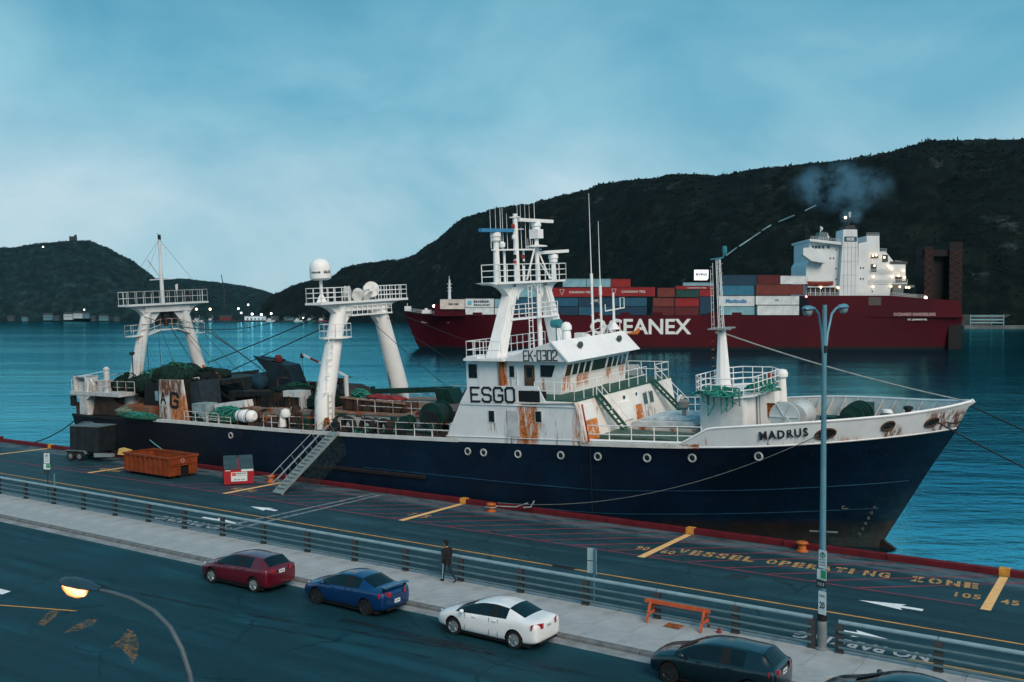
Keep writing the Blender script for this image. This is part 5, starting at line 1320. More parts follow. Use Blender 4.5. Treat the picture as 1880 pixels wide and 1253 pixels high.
# ------------------------------------------------------------------ waist: rails, raft, nets
def rrail(x0, x1, h=.85, rails=(.5, 1.0), mat=M_RAILR, y=-6.5, step=1.5): railing([(x0, y, interp(DECK_Z, x0) + .05), (x1, y, interp(DECK_Z, x1) + .05)], h, rails, step, .03, mat)
rrail(47.2, 51.2); rrail(50.0, 52.6, .6); rrail(56.2, 57.9, .95, step=.8); rrail(58.9, 61.6, 1.0); rrail(63.9, 67.3, 1.0, step=1.1); rrail(67.3, 73.6, .95, step=1.5); rrail(70.5, 73.4, .55, (1.0,), M_RAIL, -6.55, 1.4)
rrail(44, 74, .95, (.5, 1.0), M_RAILR, 6.5)
mb = S(); mb.lathe([(.25, 53.0), (.42, 53.15), (.47, 53.3), (.47, 53.92), (.50, 53.95), (.50, 54.05), (.47, 54.08), (.47, 54.6), (.42, 54.75), (.25, 54.9)], (0, -6.15, 5.8), 'x', 16)
rft = mb.build("life_raft_canister", M_WHITE_CLEAN, ship, smooth=True)
mb = S(); mb.torus((53.55, -6.15, 5.8), .485, .03, 'x', 16, 5); mb.torus((54.4, -6.15, 5.8), .485, .03, 'x', 16, 5); mb.build("canister_strap", M_BLACKP, rft)
mb = S(); mb.box(53.2, 53.35, -6.5, -5.8, 5.0, 5.4); mb.box(54.5, 54.65, -6.5, -5.8, 5.0, 5.4); mb.build("cradle", M_BROWN, rft)
net_pile((51.4, -5.6, 5.2), (2.2, .9, 1.15), M_NETG, 21, ropes=30, lumps=7, rope_mat=M_ROPEG); net_pile((48.6, -5.6, 5.1), (.9, .7, .9), M_NETD, 22)
mb = S(); mb.box(47.8, 49.4, -6.2, -5.0, 5.1, 6.5); mb.build("fish_bin", pmat("bin_paleblue", (.22, .31, .33), .7, var=.25, rust=.1), ship)
mb = S(); mb.beam((49.8, -5.2, 6.2), (53.0, -5.0, 6.6), .9, .5); mb.build("fish_chute", M_WHITE_RUST, ship)
for i, (x, y, sx, sy, h) in enumerate(((55.4, -5.4, .7, .5, .9), (57.0, -5.6, .5, .5, 1.1), (58.2, -4.9, .8, .7, .9), (55.8, -3.8, 1.2, .8, 1.3), (61.9, -5.4, .5, .4, .9), (65.9, -4.0, .8, .6, 1.0), (71.5, -5.2, 1.0, .6, .6), (67.9, -5.5, .6, .5, .7), (69.8, -4.6, .9, .6, .9), (56.5, -5.9, .35, .35, .7), (72.4, -4.0, .7, .8, 1.1))):
    mb = S(); z = 4.95; mb.box(x, x + sx, y, y + sy, z, z + h * .7); mb.lathe([(min(sx, sy) * .45, z + h * .7), (min(sx, sy) * .4, z + h), (.1, z + h * 1.05)], (x + sx / 2, y + sy / 2, 0), 'z', 8); mb.tube([(x, y, z), (x - .2, y - .1, z + h * .8)], .05, 5)
    mb.build("deck_fitting", (M_BROWN, M_DARK, M_WGREEN)[i % 3], ship)
mb = S(); mb.tube([(57.6, -6.0, 5.2), (57.7, -6.0, 6.0)], [.30, .22], 8); mb.lathe([(.34, 5.9), (.4, 6.1), (.3, 6.4), (.08, 6.5)], (57.9, -5.9, 0), 'z', 10); mb.build("air_vent", M_WHITE, ship, smooth=True)
for x in (63.9, 65.7, 67.2):
    mb = S(); mb.torus((x, -5.75, 5.55), .50, .19, 'y', 22, 8); mb.v = [(a + (b + 5.75) * .5, b, c) for a, b, c in mb.v]; mb.build("fender_tyre", M_TYRE, ship, smooth=True)
rope_pile((65.0, -5.3, 5.05), (1.2, .6, .5), 26, M_ROPEG, 31); rope_pile((66.8, -5.3, 5.05), (1.1, .5, .45), 22, M_ROPEG, 32); rope_pile((63.0, -5.5, 5.05), (.7, .5, .5), 12, M_WIRE, 33)
# ------------------------------------------------------------------ engine casing and funnel
mb = S(); mb.prism([(48.6, 4.95), (59.2, 5.0), (59.2, 6.0), (48.6, 5.95)], 'y', -3.4, 5.4); mb.build("casing_lower", pmat("casing_white_rusty", (.26, .22, .19), .7, var=.25, rust=.55, rscale=.9), ship)
mb = S(); mb.prism([(48.9, 5.95), (57.7, 6.0), (57.5, 6.5), (55.6, 7.05), (49.2, 7.1), (48.2, 6.6)], 'y', -2.4, 4.8); cas = mb.build("casing_upper", M_BROWN, ship)
mb = S(); mb.prism([(48.2, 7.1), (48.2, 6.0), (48.7, 5.2), (48.9, 6.6), (52.6, 6.9), (52.6, 7.2)], 'y', -2.9, -2.4); mb.build("casing_arm", M_DARK, ship)
mb = S(); mb.beam((52.5, -2.6, 5.0), (52.5, -2.6, 7.2), .8, .8); mb.build("casing_column", M_DARK, ship)
mb = S(); mb.box(54.3, 56.2, -2.7, -1.6, 6.85, 7.3); mb.build("white_locker", M_WHITE_RUST, ship)
for i in range(7):
    mb = S(); x = 49.3 + i * 1.3; mb.box(x, x + .9, -2.5, -2.35, 6.05, 6.5 + .25 * (i % 3)); mb.tube([(x + .4, -2.6, 5.9), (x + .45, -2.7, 6.9)], .09, 6); mb.build("casing_pipe", (M_DARK, M_BROWN, M_WHITE_RUST)[i % 3], ship)
M_FUN = pmat("funnel_dark", (.010, .018, .026), .5, var=.25, scale=1)
mb = S(); bot = [(50.0, -1.5), (53.6, -1.5), (53.6, 1.7), (50.0, 1.7)]; top_ = [(50.1, -1.3), (52.9, -1.3), (52.9, 1.5), (50.1, 1.5)]
mb.hexa([(50.7, -.9, 7.05), (53.6, -.9, 7.0), (53.6, .8, 7.0), (50.7, .8, 7.05), (50.3, -.8, 9.45), (52.8, -.8, 9.05), (52.8, .7, 9.05), (50.3, .7, 9.45)]); fun = mb.build("funnel", M_FUN, ship)
for y0, y1, xt, zt in ((-.8, -.2, 48.6, 9.8), (.1, .7, 48.4, 9.7)):
    mb = S(); mb.add([(50.4, y0, 9.5), (50.4, y1, 9.5), (50.4, y1, 8.6), (50.4, y0, 8.6), (xt, (y0 + y1) / 2, zt), (51.2, y0, 9.42), (51.2, y1, 9.42)], [(0, 4, 3), (1, 2, 4), (3, 4, 2), (0, 5, 6, 1), (0, 1, 4), (0, 3, 5), (1, 6, 2), (3, 2, 6, 5)]); mb.build("exhaust_cowl", M_FUN, fun)
mb = S(); mb.lathe([(.3, 9.3), (.34, 9.6), (.2, 9.85)], (51.4, -.3, 0), 'z', 10); mb.build("exhaust_cap", pmat('cap_dull_red', (.12, .02, .018), .7, var=.3), fun)
mb = S(); mb.lathe([(.3, -1.6), (.75, -1.3), (.78, -.6), (.4, -.4)], (49.9, 0, 7.7), 'y', 14); mb.build("funnel_vent", pmat("vent_blue", (.012, .04, .065), .5), fun, smooth=True)
mb = S(); mb.tube([(53.35, -1.2, 7.2), (53.1, -1.2, 9.0)], .05, 5); mb.lathe([(.1, 8.6), (.16, 8.7), (.16, 8.95)], (53.3, -1.25, 0), 'z', 8); mb.build("funnel_pipe", M_DARK, fun)
net_pile((53.6, -.8, 6.9), (2.0, 1.3, .8), M_NETD, 41, rope_mat=M_NETG)
net_pile((57.6, -1.4, 6.3), (1.3, 1.2, 1.3), M_NETD, 42)
# small stores crane with a red and white jib
mb = S(); mb.tube([(57.5, 1.0, 6.0), (57.5, 1.0, 8.2)], .18, 8); cr_ = mb.build("stores_crane", M_WHITE_RUST, ship, smooth=True)
for i in range(5):
    a = Vector((57.4, 1.0, 8.2)).lerp(Vector((53.6, .2, 9.9)), i / 5); b = Vector((57.4, 1.0, 8.2)).lerp(Vector((53.6, .2, 9.9)), (i + 1) / 5)
    mb = S(); mb.beam(a, b, .14 if i else .2, .14); mb.build("jib_section", M_RED if i % 2 else M_RAIL, cr_)
mb = S(); mb.beam((53.65, .2, 9.95), (53.55, .2, 9.6), .2, .2); mb.tube([(53.6, .2, 9.7), (53.8, .1, 7.2)], .025, 4); mb.build("jib_hook", M_DARK, cr_)
# raised trawl deck aft of the house: long brown conveyor box, posts, boom
mb = S(); mb.prism([(58.8, 5.9), (69.5, 6.0), (69.5, 6.12), (58.8, 6.02)], 'y', -3.4, 5.8); mb.build("trawl_deck", pmat("trawl_deck_rusty", (.22, .17, .14), .7, var=.25, rust=.6, rscale=1), ship)
mb = S(); mb.box(59.0, 69.3, -3.3, -3.22, 4.95, 5.92); mb.build("trawl_deck_side", pmat("trawl_side_white", (.48, .50, .48), .7, var=.15, rust=.42), ship)
mb = S(); mb.prism([(60.4, 6.1), (66.4, 6.15), (66.4, 6.75), (60.4, 7.0)], 'y', -2.6, -1.0); cv = mb.build("fish_conveyor", M_BROWN, ship)
for i in range(7):
    mb = S(); x = 60.6 + i * .92; mb.box(x, x + .06, -2.68, -2.6, 6.14, 6.98 - i * .03); mb.build("conveyor_rib", M_DARK, cv)
mb = S(); mb.beam((60.3, -2.64, 7.02), (66.5, -2.64, 6.78), .1, .12); mb.build("conveyor_rail", pmat("rail_rust_pale", (.30, .20, .14), .7, rust=.5), cv)
rope_pile((61.3, -1.6, 6.95), (.8, .6, .7), 26, M_ROPEG, 51); mb = S(); mb.blob((63.3, -1.5, 6.98), (1.3, .5, .22), 2, .2, 5); mb.blob((64.6, -1.4, 6.9), (.9, .5, .2), 2, .2, 6); mb.build("red_net", pmat("net_red", (.22, .03, .035), .9, var=.4, bump=1, bscale=18), ship, smooth='all')
mb = S(); mb.beam((58.5, 3.2, 6.7), (66.0, 3.4, 7.1), .4, .4); mb.tube([(58.3, 3.2, 6.6), (58.3, 3.2, 7.1)], .18, 8); mb.build("cargo_boom", M_WGREEN, ship); mb = S(); mb.prism([(65.5, 5.4), (67.2, 5.4), (66.4, 7.2), (65.0, 7.2)], 'y', 2.6, 4.0); mb.build("boom_rest", M_WGREEN, ship)
railing([(62.5, -3.2, 6.1), (69.2, -3.2, 6.1)], .95, (.5, 1.0), 1.6, .028, M_RAILR); railing([(64.5, 5.5, 6.1), (72.0, 5.5, 6.1)], 1.0, (.5, 1.0), 1.5, .028, M_RAILR)
# trawl winches in front of the house
for (c, r, w) in (((69.9, -3.4, 6.15), 1.02, .62), ((69.9, 3.3, 6.2), 1.0, .7)):
    d0 = drum(c, r, w, 'y', [M_WGREEN], .72, "trawl_winch"); mb = S(); mb.lathe([(r * .86, c[1] - w + .09), (r * .9, c[1]), (r * .86, c[1] + w - .09)], (c[0], 0, c[2]), 'y', 20); mb.build("wound_wire", pmat("wire_coil_green", (.012, .035, .03), .7, var=.4, scale=8), d0, smooth=True)
drum((71.6, -.4, 6.9), 1.2, .8, 'y', [M_WGREEN], .7, "net_drum"); drum((67.7, -3.9, 5.65), .55, .35, 'y', [M_WGREEN], .6, "auxiliary_winch"); drum((68.4, -2.9, 5.9), .6, .3, 'y', [pmat("winch_red_end", (.16, .03, .04), .6)], .5, "auxiliary_winch")
mb = S(); mb.lathe([(.2, 0), (.2, .5), (.15, .55)], (66.9, -4.3, 5.0), 'z', 10); mb.box(67.0, 69.0, -4.3, -3.4, 4.95, 5.3); mb.build("winch_bed", M_WGREEN, ship)
mb = S(); mb.prism([(69.0, 4.95), (71.2, 5.0), (70.4, 6.6), (69.4, 6.6)], 'y', -4.25, -4.15); mb.build("winch_frame", M_DARK, ship); mb = S(); mb.prism([(69.0, 4.95), (71.2, 5.0), (70.4, 6.6), (69.4, 6.6)], 'y', -2.65, -2.55); mb.build("winch_frame", M_DARK, ship)
for y in (-1.2, 1.6): 
    mb = S(); mb.tube([(70.8, y, 5.0), (72.3, y, 8.2)], .09, 6); mb.build("winch_guide", M_WGREEN, ship)
for k in range(5):
    mb = S(); mb.tube([(71.0 - k * .3, -3.2, 6.6 - .2 * k), (73.6, -4.6 + k * .5, 5.4)], .02, 4); mb.build("winch_wire", M_WIRE, ship)

# working clutter: pipes, brackets, blocks, hoses and wires round the casing and along the waist
rdc = random.Random(77)
CL = (M_DARK, M_BROWN, M_RUST, M_DARK, M_WGREEN, M_BLACKP, M_BROWN, M_WHITE_RUST)
for i in range(95):
    zone = rdc.random()
    if zone < .45: x, y, z = rdc.uniform(47.8, 59.5), rdc.uniform(-5.0, -2.2), 5.0
    elif zone < .62: x, y, z = rdc.uniform(48.8, 58.0), rdc.uniform(-2.2, 2.5), 7.0
    elif zone < .85: x, y, z = rdc.uniform(60.5, 73.0), rdc.uniform(-5.4, -3.4), 5.0
    else: x, y, z = rdc.uniform(39.0, 47.5), rdc.uniform(-4.5, -1.0), 7.7
    mt = rdc.choice(CL); mb = S(); kd = rdc.random(); h = rdc.uniform(.35, 1.15)
    if kd < .35:
        a = rdc.uniform(0, 3.14); l = rdc.uniform(.4, 1.6)
        mb.tube([(x, y, z), (x, y, z + h * .8), (x + l * .3 * math.cos(a), y + l * .3 * math.sin(a), z + h), (x + l * math.cos(a), y + l * .5 * math.sin(a), z + h)], rdc.uniform(.03, .10), 6); nm = "deck_pipe"
    elif kd < .6:
        w = rdc.uniform(.2, .7); d_ = rdc.uniform(.2, .6); q = rdc.uniform(.7, .95)
        mb.hexa([(x, y, z), (x + w, y, z), (x + w, y + d_, z), (x, y + d_, z), (x + .05, y + .05, z + h * q), (x + w * q, y + .05, z + h), (x + w * q, y + d_ * q, z + h), (x + .05, y + d_ * q, z + h * q)]); nm = "gear_box"
    elif kd < .78:
        r = rdc.uniform(.15, .38); mb.lathe([(r * .5, -.2), (r, -.18), (r, -.12), (r * .6, -.08), (r * .6, .08), (r, .12), (r, .18), (r * .5, .2)], (x, y, z + h * .6), rdc.choice(('x', 'y')), 14); mb.beam((x, y, z), (x, y, z + h * .6), .12, .08); nm = "guide_roller"
    else:
        pts = [(x + rdc.uniform(-.9, .9), y + rdc.uniform(-.35, .35), z + rdc.uniform(.0, .35)) for _ in range(7)]
        mb.tube(pts, rdc.uniform(.03, .06), 5); nm = "hose"
    mb.build(nm, mt, ship, smooth=(nm != "gear_box"))
for i in range(14):
    mb = S(); x = rdc.uniform(38, 47); mb.tube(catenary((x, rdc.uniform(-4, 1), rdc.uniform(8.2, 9.2)), (x + rdc.uniform(2, 7), rdc.uniform(-5, -2), rdc.uniform(5.4, 7.2)), rdc.uniform(0, .6), 8), .018, 4); mb.build("trawl_wire", M_WIRE, ship)
for i in range(10):
    x = rdc.uniform(38.5, 46); y = rdc.uniform(-3.5, .5); mb = S(); mb.blob((x, y, 8.2 + rdc.uniform(-.4, .6)), (.16, .16, .16), 1, 0, i); mb.build("net_float", (M_ORANGE, M_DARK, M_WHITE_RUST)[i % 3], ship, smooth='all')
# conduits and step irons on the signal mast legs
for (a, b) in (((75.65, -3.4, 10.3), (75.6, -1.6, 14.6)), ((75.65, -3.75, 10.3), (75.6, -1.9, 14.6)), ((75.65, 4.1, 10.3), (75.6, 2.4, 14.6))):
    mb = S(); mb.tube([a, b], .03, 5); mb.build("conduit", M_RAIL, ship)
# ================================================================== things on the quay and the street
SHIP_M = Matrix.Translation((XR, 55.4, WATER_Z)) @ (Matrix.Rotation(-TAU, 4, 'Y') @ Matrix.Rotation(PHI, 4, 'X')) @ Matrix.Translation((-XR, 0, 0))
def sw_(x, y, z): return SHIP_M @ Vector((x, y, z))

# ------------------------------------------------------------------ post and rail fence along the pavement
M_FRAIL = pmat("fence_rail_bluegrey", (.085, .15, .175), .45, var=.15, scale=1.5, rust=.05)
M_FTOP = pmat("fence_top_rail", (.22, .33, .37), .4, var=.12, scale=1.5)
M_FPOST = pmat("fence_post_brown", (.050, .055, .058), .7, var=.25, scale=2, rust=.25, rust_col=(.09, .05, .03))
FZ = .085
pm = MB()
pm.box(-.14, .14, -.06, -.035, 0, 1.02); pm.box(-.14, .14, .035, .06, 0, 1.02); pm.box(-.012, .012, -.036, .036, 0, 1.02)
pm.box(-.15, .15, -.10, .10, 0, .02)
post_me = pm.mesh("fence_post", M_FPOST)
def fence(xs, label):
    f = thing("pavement_fence", label, "fence", (0, 0, 0))
    for x in xs: link_mesh("fence_post", post_me, f, (x, 33.4, FZ))
    for a, b in zip(xs, xs[1:]):
        L = b - a
        t = MB(); t.tube([(-.02, 0, 0), (L + .02, 0, 0)], .075, 10); link_mesh("top_rail", t.mesh("top_rail", M_FTOP, True), f, (a, 33.4, FZ + 1.06))
        t = MB(); t.tube([(0, 0, 0), (L * .5, 0, -.006), (L, 0, 0)], .050, 8); me = t.mesh("rail", M_FRAIL, True)
        for z in (.20, .46, .74): link_mesh("rail", me, f, (a, 33.32, FZ + z))
fence([66.816 + 3.1036 * i for i in range(-9, 11)] + [100.62], "long blue grey pipe rail fence between pavement and quay, up to the lamp post")
fence([101.55 + 3.15 * i for i in range(0, 5)], "blue grey pipe rail fence running on beyond the lamp post")

# ------------------------------------------------------------------ tall lamp post with two arms
M_POLE = pmat("lamp_pole_steel", (.105, .26, .33), .4, metal=.2, var=.15, scale=.8)
M_POLEG = pmat("lamp_pole_grey", (.16, .19, .20), .5, var=.2)
LP = thing("street_lamp", "tall blue grey steel lamp post with two curved arms between the two fences", "street lamp", (100.95, 33.45, FZ))
mb = MB(); mb.tube([(0, 0, 0), (0, 0, 4), (0, 0, 11.9)], [.135, .11, .075], 12); mb.build("pole", M_POLE, LP, smooth=True)
mb = MB(); mb.lathe([(.24, 0), (.24, .05), (.17, .08), (.17, .95), (.15, 1.0)], (0, 0, 0), 'z', 12); mb.build("pole_base", M_POLEG, LP, smooth=True)
mb = MB(); mb.lathe([(.165, 1.0), (.165, 1.25)], (0, 0, 0), 'z', 12); mb.build("pole_band", M_BLACKP, LP)
def cobra(parent, pts, r, headlen, mat, lens_mat, name="lamp_head", head_mat=None, ws=None):
    ws = ws or headlen / .8
    a, b = Vector(pts[-2]), Vector(pts[-1]); d = (b - a).normalized(); d.z *= .4; d.normalize()
    mb = MB(); mb.tube(pts, r, 8); mb.build("lamp_arm", mat, parent, smooth=True)
    s = d.cross(Vector((0, 0, 1))).normalized(); up = s.cross(d)
    mb = MB(); prof = ((0, .055, .05), (.12, .10, .08), (.38, .17, .12), (.70, .19, .13), (.92, .13, .09), (1.0, .03, .03)); rows = []
    for t, w, h in prof:
        c = b + d * headlen * t
        rows.append([tuple(c + s * w * math.cos(k / 12 * 2 * math.pi) * ws + up * (h * math.sin(k / 12 * 2 * math.pi) * (1 if math.sin(k / 12 * 2 * math.pi) > 0 else .45)) * ws) for k in range(13)])
    mb.grid(rows); h_ = mb.build(name, head_mat or mat, parent, smooth=True)
    mb = MB(); rows = []
    for t, w in ((.36, .02), (.42, .12), (.55, .16), (.72, .155), (.86, .10), (.92, .02)):
        c = b + d * headlen * t - up * .05
        rows.append([tuple(c + s * w * math.cos(k / 8 * math.pi) * ws - up * (.21 * math.sin(k / 8 * math.pi) * (w / .16)) * ws) for k in range(9)])
    mb.grid(rows); mb.build("lamp_lens", lens_mat, h_, smooth=True)
M_LENS = pmat("lens_grey", (.22, .30, .32), .25, var=0, spec=.6)
cobra(LP, [(0, -.10, 9.9), (0, -.35, 10.9), (0, -.75, 11.6), (0, -1.25, 11.78), (0, -1.5, 11.76)], .04, .75, M_POLE, M_LENS)
cobra(LP, [(0, .10, 9.9), (.02, .3, 10.9), (.05, .7, 11.6), (.1, 1.1, 11.8), (.12, 1.3, 11.82)], .04, .75, M_POLE, M_LENS)
mb = MB(); mb.lathe([(.11, 10.25), (.11, 10.5)], (0, 0, 0), 'z', 10); mb.build("arm_clamp", M_DARK, LP)
mb = MB(); mb.beam((-.45, 0, 4.05), (.5, 0, 4.12), .04, .05); mb.build("sign_bracket", M_POLEG, LP)
# signs strapped to the lamp post, facing the street
M_SIGNW = pmat("sign_white", (.60, .70, .71), .5, var=.06); M_SIGNG = pmat("sign_green", (.03, .30, .13), .5, var=.1); M_SIGNK = pmat("sign_black", (.03, .045, .05), .5, var=.1)
M_SIGNGR = pmat("sign_green_ring", (.02, .16, .10), .5, var=0); M_SIGNB = pmat("sign_back_grey", (.28, .40, .44), .5, var=.1)
def sign_plate(parent, x, z0, z1, w, mat, y, rz=0.0, name="sign_plate"):
    o = MB(); o.box(-w / 2, w / 2, -.012, 0, z0, z1); p = o.build(name, mat, parent); p.location = (x, y, 0); p.rotation_euler = (0, 0, rz); return p
SA = -.30
def parking_sign(parent, x, y, z, rz):
    p = sign_plate(parent, x, z, z + .62, .31, M_SIGNW, y, rz)
    r = MB(); r.torus((0, -.018, z + .46), .085, .014, 'y', 20, 6); r.build("ring", M_SIGNGR, p)
    put_text("P", .10, M_SIGNK, p, (-.028, -.014, z + .41), depth=.004, bold=.03)
    for k, s in enumerate(("NO", "STOPPING", "ANYTIME")):
        put_text(s, .045, M_SIGNK, p, (-.11, -.014, z + .27 - k * .09), depth=.004, width=.22)
    return p
parking_sign(LP, .05, -.15, 2.85, SA); 
p = sign_plate(LP, .02, 2.45, 2.80, .36, M_SIGNW, -.15, SA); q = MB(); q.box(-.03, .17, -.018, -.013, 2.5, 2.78); q.build("green_panel", M_SIGNG, p)
p = sign_plate(LP, .0, 2.16, 2.42, .38, M_SIGNK, -.15, SA); put_text("1313", .10, M_SIGNW, p, (-.12, -.014, 2.24), depth=.004, width=.24)
p = sign_plate(LP, .05, 1.25, 2.05, .30, M_SIGNW, -.16, SA); put_text("20", .24, M_BLACKP, p, (-.10, -.014, 1.45), depth=.004, bold=.03, width=.2); put_text("MAX", .08, M_BLACKP, p, (-.10, -.014, 1.85), depth=.004, width=.2)

# two smaller sign posts behind the fence
sp1 = thing("sign_post", "thin post behind the fence with two pairs of blank grey plates folded in a V", "sign post", (91.58, 34.2, 0))
mb = MB(); mb.tube([(0, 0, 0), (0, 0, 2.2)], .03, 6); mb.build("post", M_POLE, sp1)
for z0, z1 in ((1.15, 1.63), (1.67, 2.18)):
    for s_ in (-1, 1):
        o = MB(); o.box(0, .26, -.01, 0, z0, z1); p = o.build("sign_plate", M_SIGNB, sp1); p.location = (s_ * .03, 0, 0); p.rotation_euler = (0, 0, -.75 if s_ > 0 else math.pi + .2)
sp2 = thing("sign_post", "green and white parking sign on a thin dark post beside the fence", "sign post", (53.55, 33.55, 0))
mb = MB(); mb.tube([(0, 0, 0), (0, 0, 3.2)], .03, 6); mb.build("post", M_DARK, sp2)
SB = .35
pl = parking_sign(sp2, 0, -.05, 2.5, SB); pl.scale = (1.3, 1, 1); 
p = sign_plate(sp2, 0, 2.12, 2.46, .46, M_SIGNW, -.05, SB); q = MB(); q.box(-.04, .22, -.018, -.013, 2.2, 2.45); q.build("green_panel", M_SIGNG, p)
sign_plate(sp2, 0, 1.88, 2.08, .44, M_SIGNK, -.05, SB)
mk = thing("marker_post", "short blue marker post standing by the yellow line", "marker post", (49.5, 36.4, 0))
mb = MB(); mb.tube([(0, 0, 0), (0, 0, 1.05)], .055, 8); mb.build("post", M_POLE, mk); mb = MB(); mb.lathe([(.14, 0), (.14, .04)], (0, 0, 0), 'z', 10); mb.build("foot_plate", M_DARK, mk)

# ------------------------------------------------------------------ bollards on the quay
M_BOLL = pmat("bollard_orange", (.46, .125, .025), .55, var=.2, scale=4, rust=.2)
bb = MB(); bb.lathe([(.34, 0), (.34, .05), (.24, .09), (.22, .34), (.30, .42), (.33, .48), (.31, .55), (.12, .58)], (0, 0, 0), 'z', 16)
ear = MB(); ear.tube([(-.36, 0, .46), (.36, 0, .46)], .06, 8)
bme_, eme_ = bb.mesh("bollard_body", M_BOLL, True), ear.mesh("bollard_horn", M_BOLL, True)
def qboll(x, y, label, mat=None):
    b = thing("mooring_bollard", label, "bollard", (x, y, 0), group="bollards along the quay edge")
    b.scale = (.86, .86, .86); o = link_mesh("bollard_body", bme_, b); h = link_mesh("bollard_horn", eme_, b)
    if mat:
        for q in (o, h): q.material_slots[0].link = 'OBJECT'; q.material_slots[0].material = mat
qboll(77.77, 46.75, "orange quay bollard with a pale rope looped round it"); qboll(96.1, 47.25, "orange quay bollard near the lamp post, below the bow")
qboll(59.2, 46.5, "orange quay bollard between the red bin and the gangway"); qboll(60.3, 47.2, "small orange quay bollard right behind the gangway foot")
qboll(21.9, 47.75, "red quay bollard at the far end of the quay, beyond the stern", M_REDK)

# ------------------------------------------------------------------ gangway
TOP = sw_(63.6, -6.75, 5.25); FOOT = Vector((63.15, 43.5, .12))
gw = thing("gangway", "grey aluminium gangway with cleated treads leading up to the trawler", "gangway", tuple(FOOT))
M_ALU = pmat("gangway_aluminium", (.26, .33, .345), .5, metal=.3, var=.15, scale=3)
V = TOP - FOOT; L = V.length; dv = V.normalized(); sv = dv.cross(Vector((0, 0, 1))).normalized(); uv_ = sv.cross(dv)
def gp(t, s=0.0, u=0.0): return dv * t + sv * s + uv_ * u
for s in (-.38, .38):
    mb = MB(); mb.beam(gp(0, s), gp(L, s), .06, .20); mb.build("side_beam", M_ALU, gw)
mb = MB(); mb.beam(gp(.05, 0, -.02), gp(L, 0, -.02), .70, .03); mb.build("walkway", M_ALU, gw)
for i in range(16):
    mb = MB(); t = .35 + i * (L - .5) / 16; mb.beam(gp(t, -.35, .05), gp(t, .35, .05), .07, .09); mb.build("tread", pmat("tread_grey", (.16, .21, .22), .6, var=.2), gw)
mb = MB(); mb.tube([gp(.02, -.45, -.02), gp(.02, .45, -.02)], .11, 10); mb.build("foot_roller", M_ALU, gw, smooth=True)
for s in (-.40, .42):
    for h in ((.55, 1.05) if s < 0 else (1.0,)):
        mb = MB(); mb.tube([gp(.25, s, h), gp(L, s, h)], .022, 6); mb.build("hand_rail", M_ALU, gw)
    for i in range(6):
        mb = MB(); t = .3 + i * (L - .6) / 5; mb.tube([gp(t, s, .05), gp(t, s, 1.05 if s < 0 else 1.0)], .02, 5); mb.build("stanchion", M_ALU, gw)
mb = MB(); rows = []
for i in range(10):
    t = .8 + i * (L - 1.0) / 9; rows.append([tuple(gp(t, .45 + .08 * math.sin(i * 2.1), -.05)), tuple(gp(t, .75, -.5) + Vector((0, 0, -.25 * math.sin(i)))), tuple(gp(t + .2, .95, -1.1) + Vector((0, 0, -.2)))])
mb.grid(rows)
m_net = bpy.data.materials.new("safety_net"); m_net.use_nodes = True
_nt = m_net.node_tree; _b = _nt.nodes["Principled BSDF"]; _b.inputs["Base Color"].default_value = (.012, .035, .032, 1); _b.inputs["Roughness"].default_value = .9
_tc = _nt.nodes.new("ShaderNodeTexCoord").outputs["Object"]
_ck = _nt.nodes.new("ShaderNodeTexNoise"); _ck.inputs["Scale"].default_value = 14; _nt.links.new(_tc, _ck.inputs["Vector"])
_nt.links.new(nmath(_nt, 'MULTIPLY', nramp(_nt, _ck.outputs["Fac"], .45, .62), .6), _b.inputs["Alpha"])
mb.build("safety_net", m_net, gw, smooth='all')

# ------------------------------------------------------------------ orange roll-off container
M_ORSK = pmat("skip_orange", (.22, .046, .012), .65, var=.22, scale=2, rust=.30, rust_col=(.12, .035, .012))
M_SKIN = pmat("skip_inside", (.035, .022, .016), .8, var=.3)
sk = thing("roll_off_container", "large open topped orange steel waste container beside the trawler's stern", "waste container", (49.85, 44.4, 0), -.02)
Lx, Ly, Hs = 2.65, 1.22, 1.5
mb = MB()
mb.box(-Lx, Lx, -Ly, -Ly + .07, .22, Hs); mb.box(-Lx, Lx, Ly - .07, Ly, .22, Hs); mb.box(-Lx, -Lx + .07, -Ly + .07, Ly - .07, .22, Hs); mb.box(-Lx + .07, Lx - .5, -Ly + .07, Ly - .07, .2, .3)
mb.build("body", M_ORSK, sk)
mb = MB(); mb.box(-Lx + .08, Lx - .08, -Ly + .08, Ly - .08, .3, .72); mb.build("load", M_SKIN, sk)
for i in range(9):
    x = -Lx + .35 + i * (2 * Lx - .7) / 8
    for s in (-1, 1):
        o = MB(); o.hexa([(x - .07, s * Ly, .25), (x + .07, s * Ly, .25), (x + .07, s * (Ly + .07), .25), (x - .07, s * (Ly + .07), .25), (x - .07, s * Ly, Hs - .1), (x + .07, s * Ly, Hs - .1), (x + .07, s * (Ly + .09), Hs - .1), (x - .07, s * (Ly + .09), Hs - .1)]); o.build("rib", M_ORSK, sk)
for s in (-1, 1):
    o = MB(); o.box(-Lx - .05, Lx + .05, s * Ly - .1, s * Ly + .1, Hs - .08, Hs + .06); o.build("top_rim", M_ORSK, sk)
    o = MB(); o.box(-Lx, Lx, s * .75 - .08, s * .75 + .08, .05, .22); o.build("skid", M_DARK, sk)
o = MB(); o.box(Lx - .06, Lx + .06, -Ly + .1, Ly - .1, Hs - .07, Hs + .05); o.build("top_rim", M_ORSK, sk)
o = MB(); o.box(-Lx - .05, -Lx + .07, -Ly + .1, Ly - .1, Hs - .07, Hs + .05); o.build("top_rim", M_ORSK, sk)
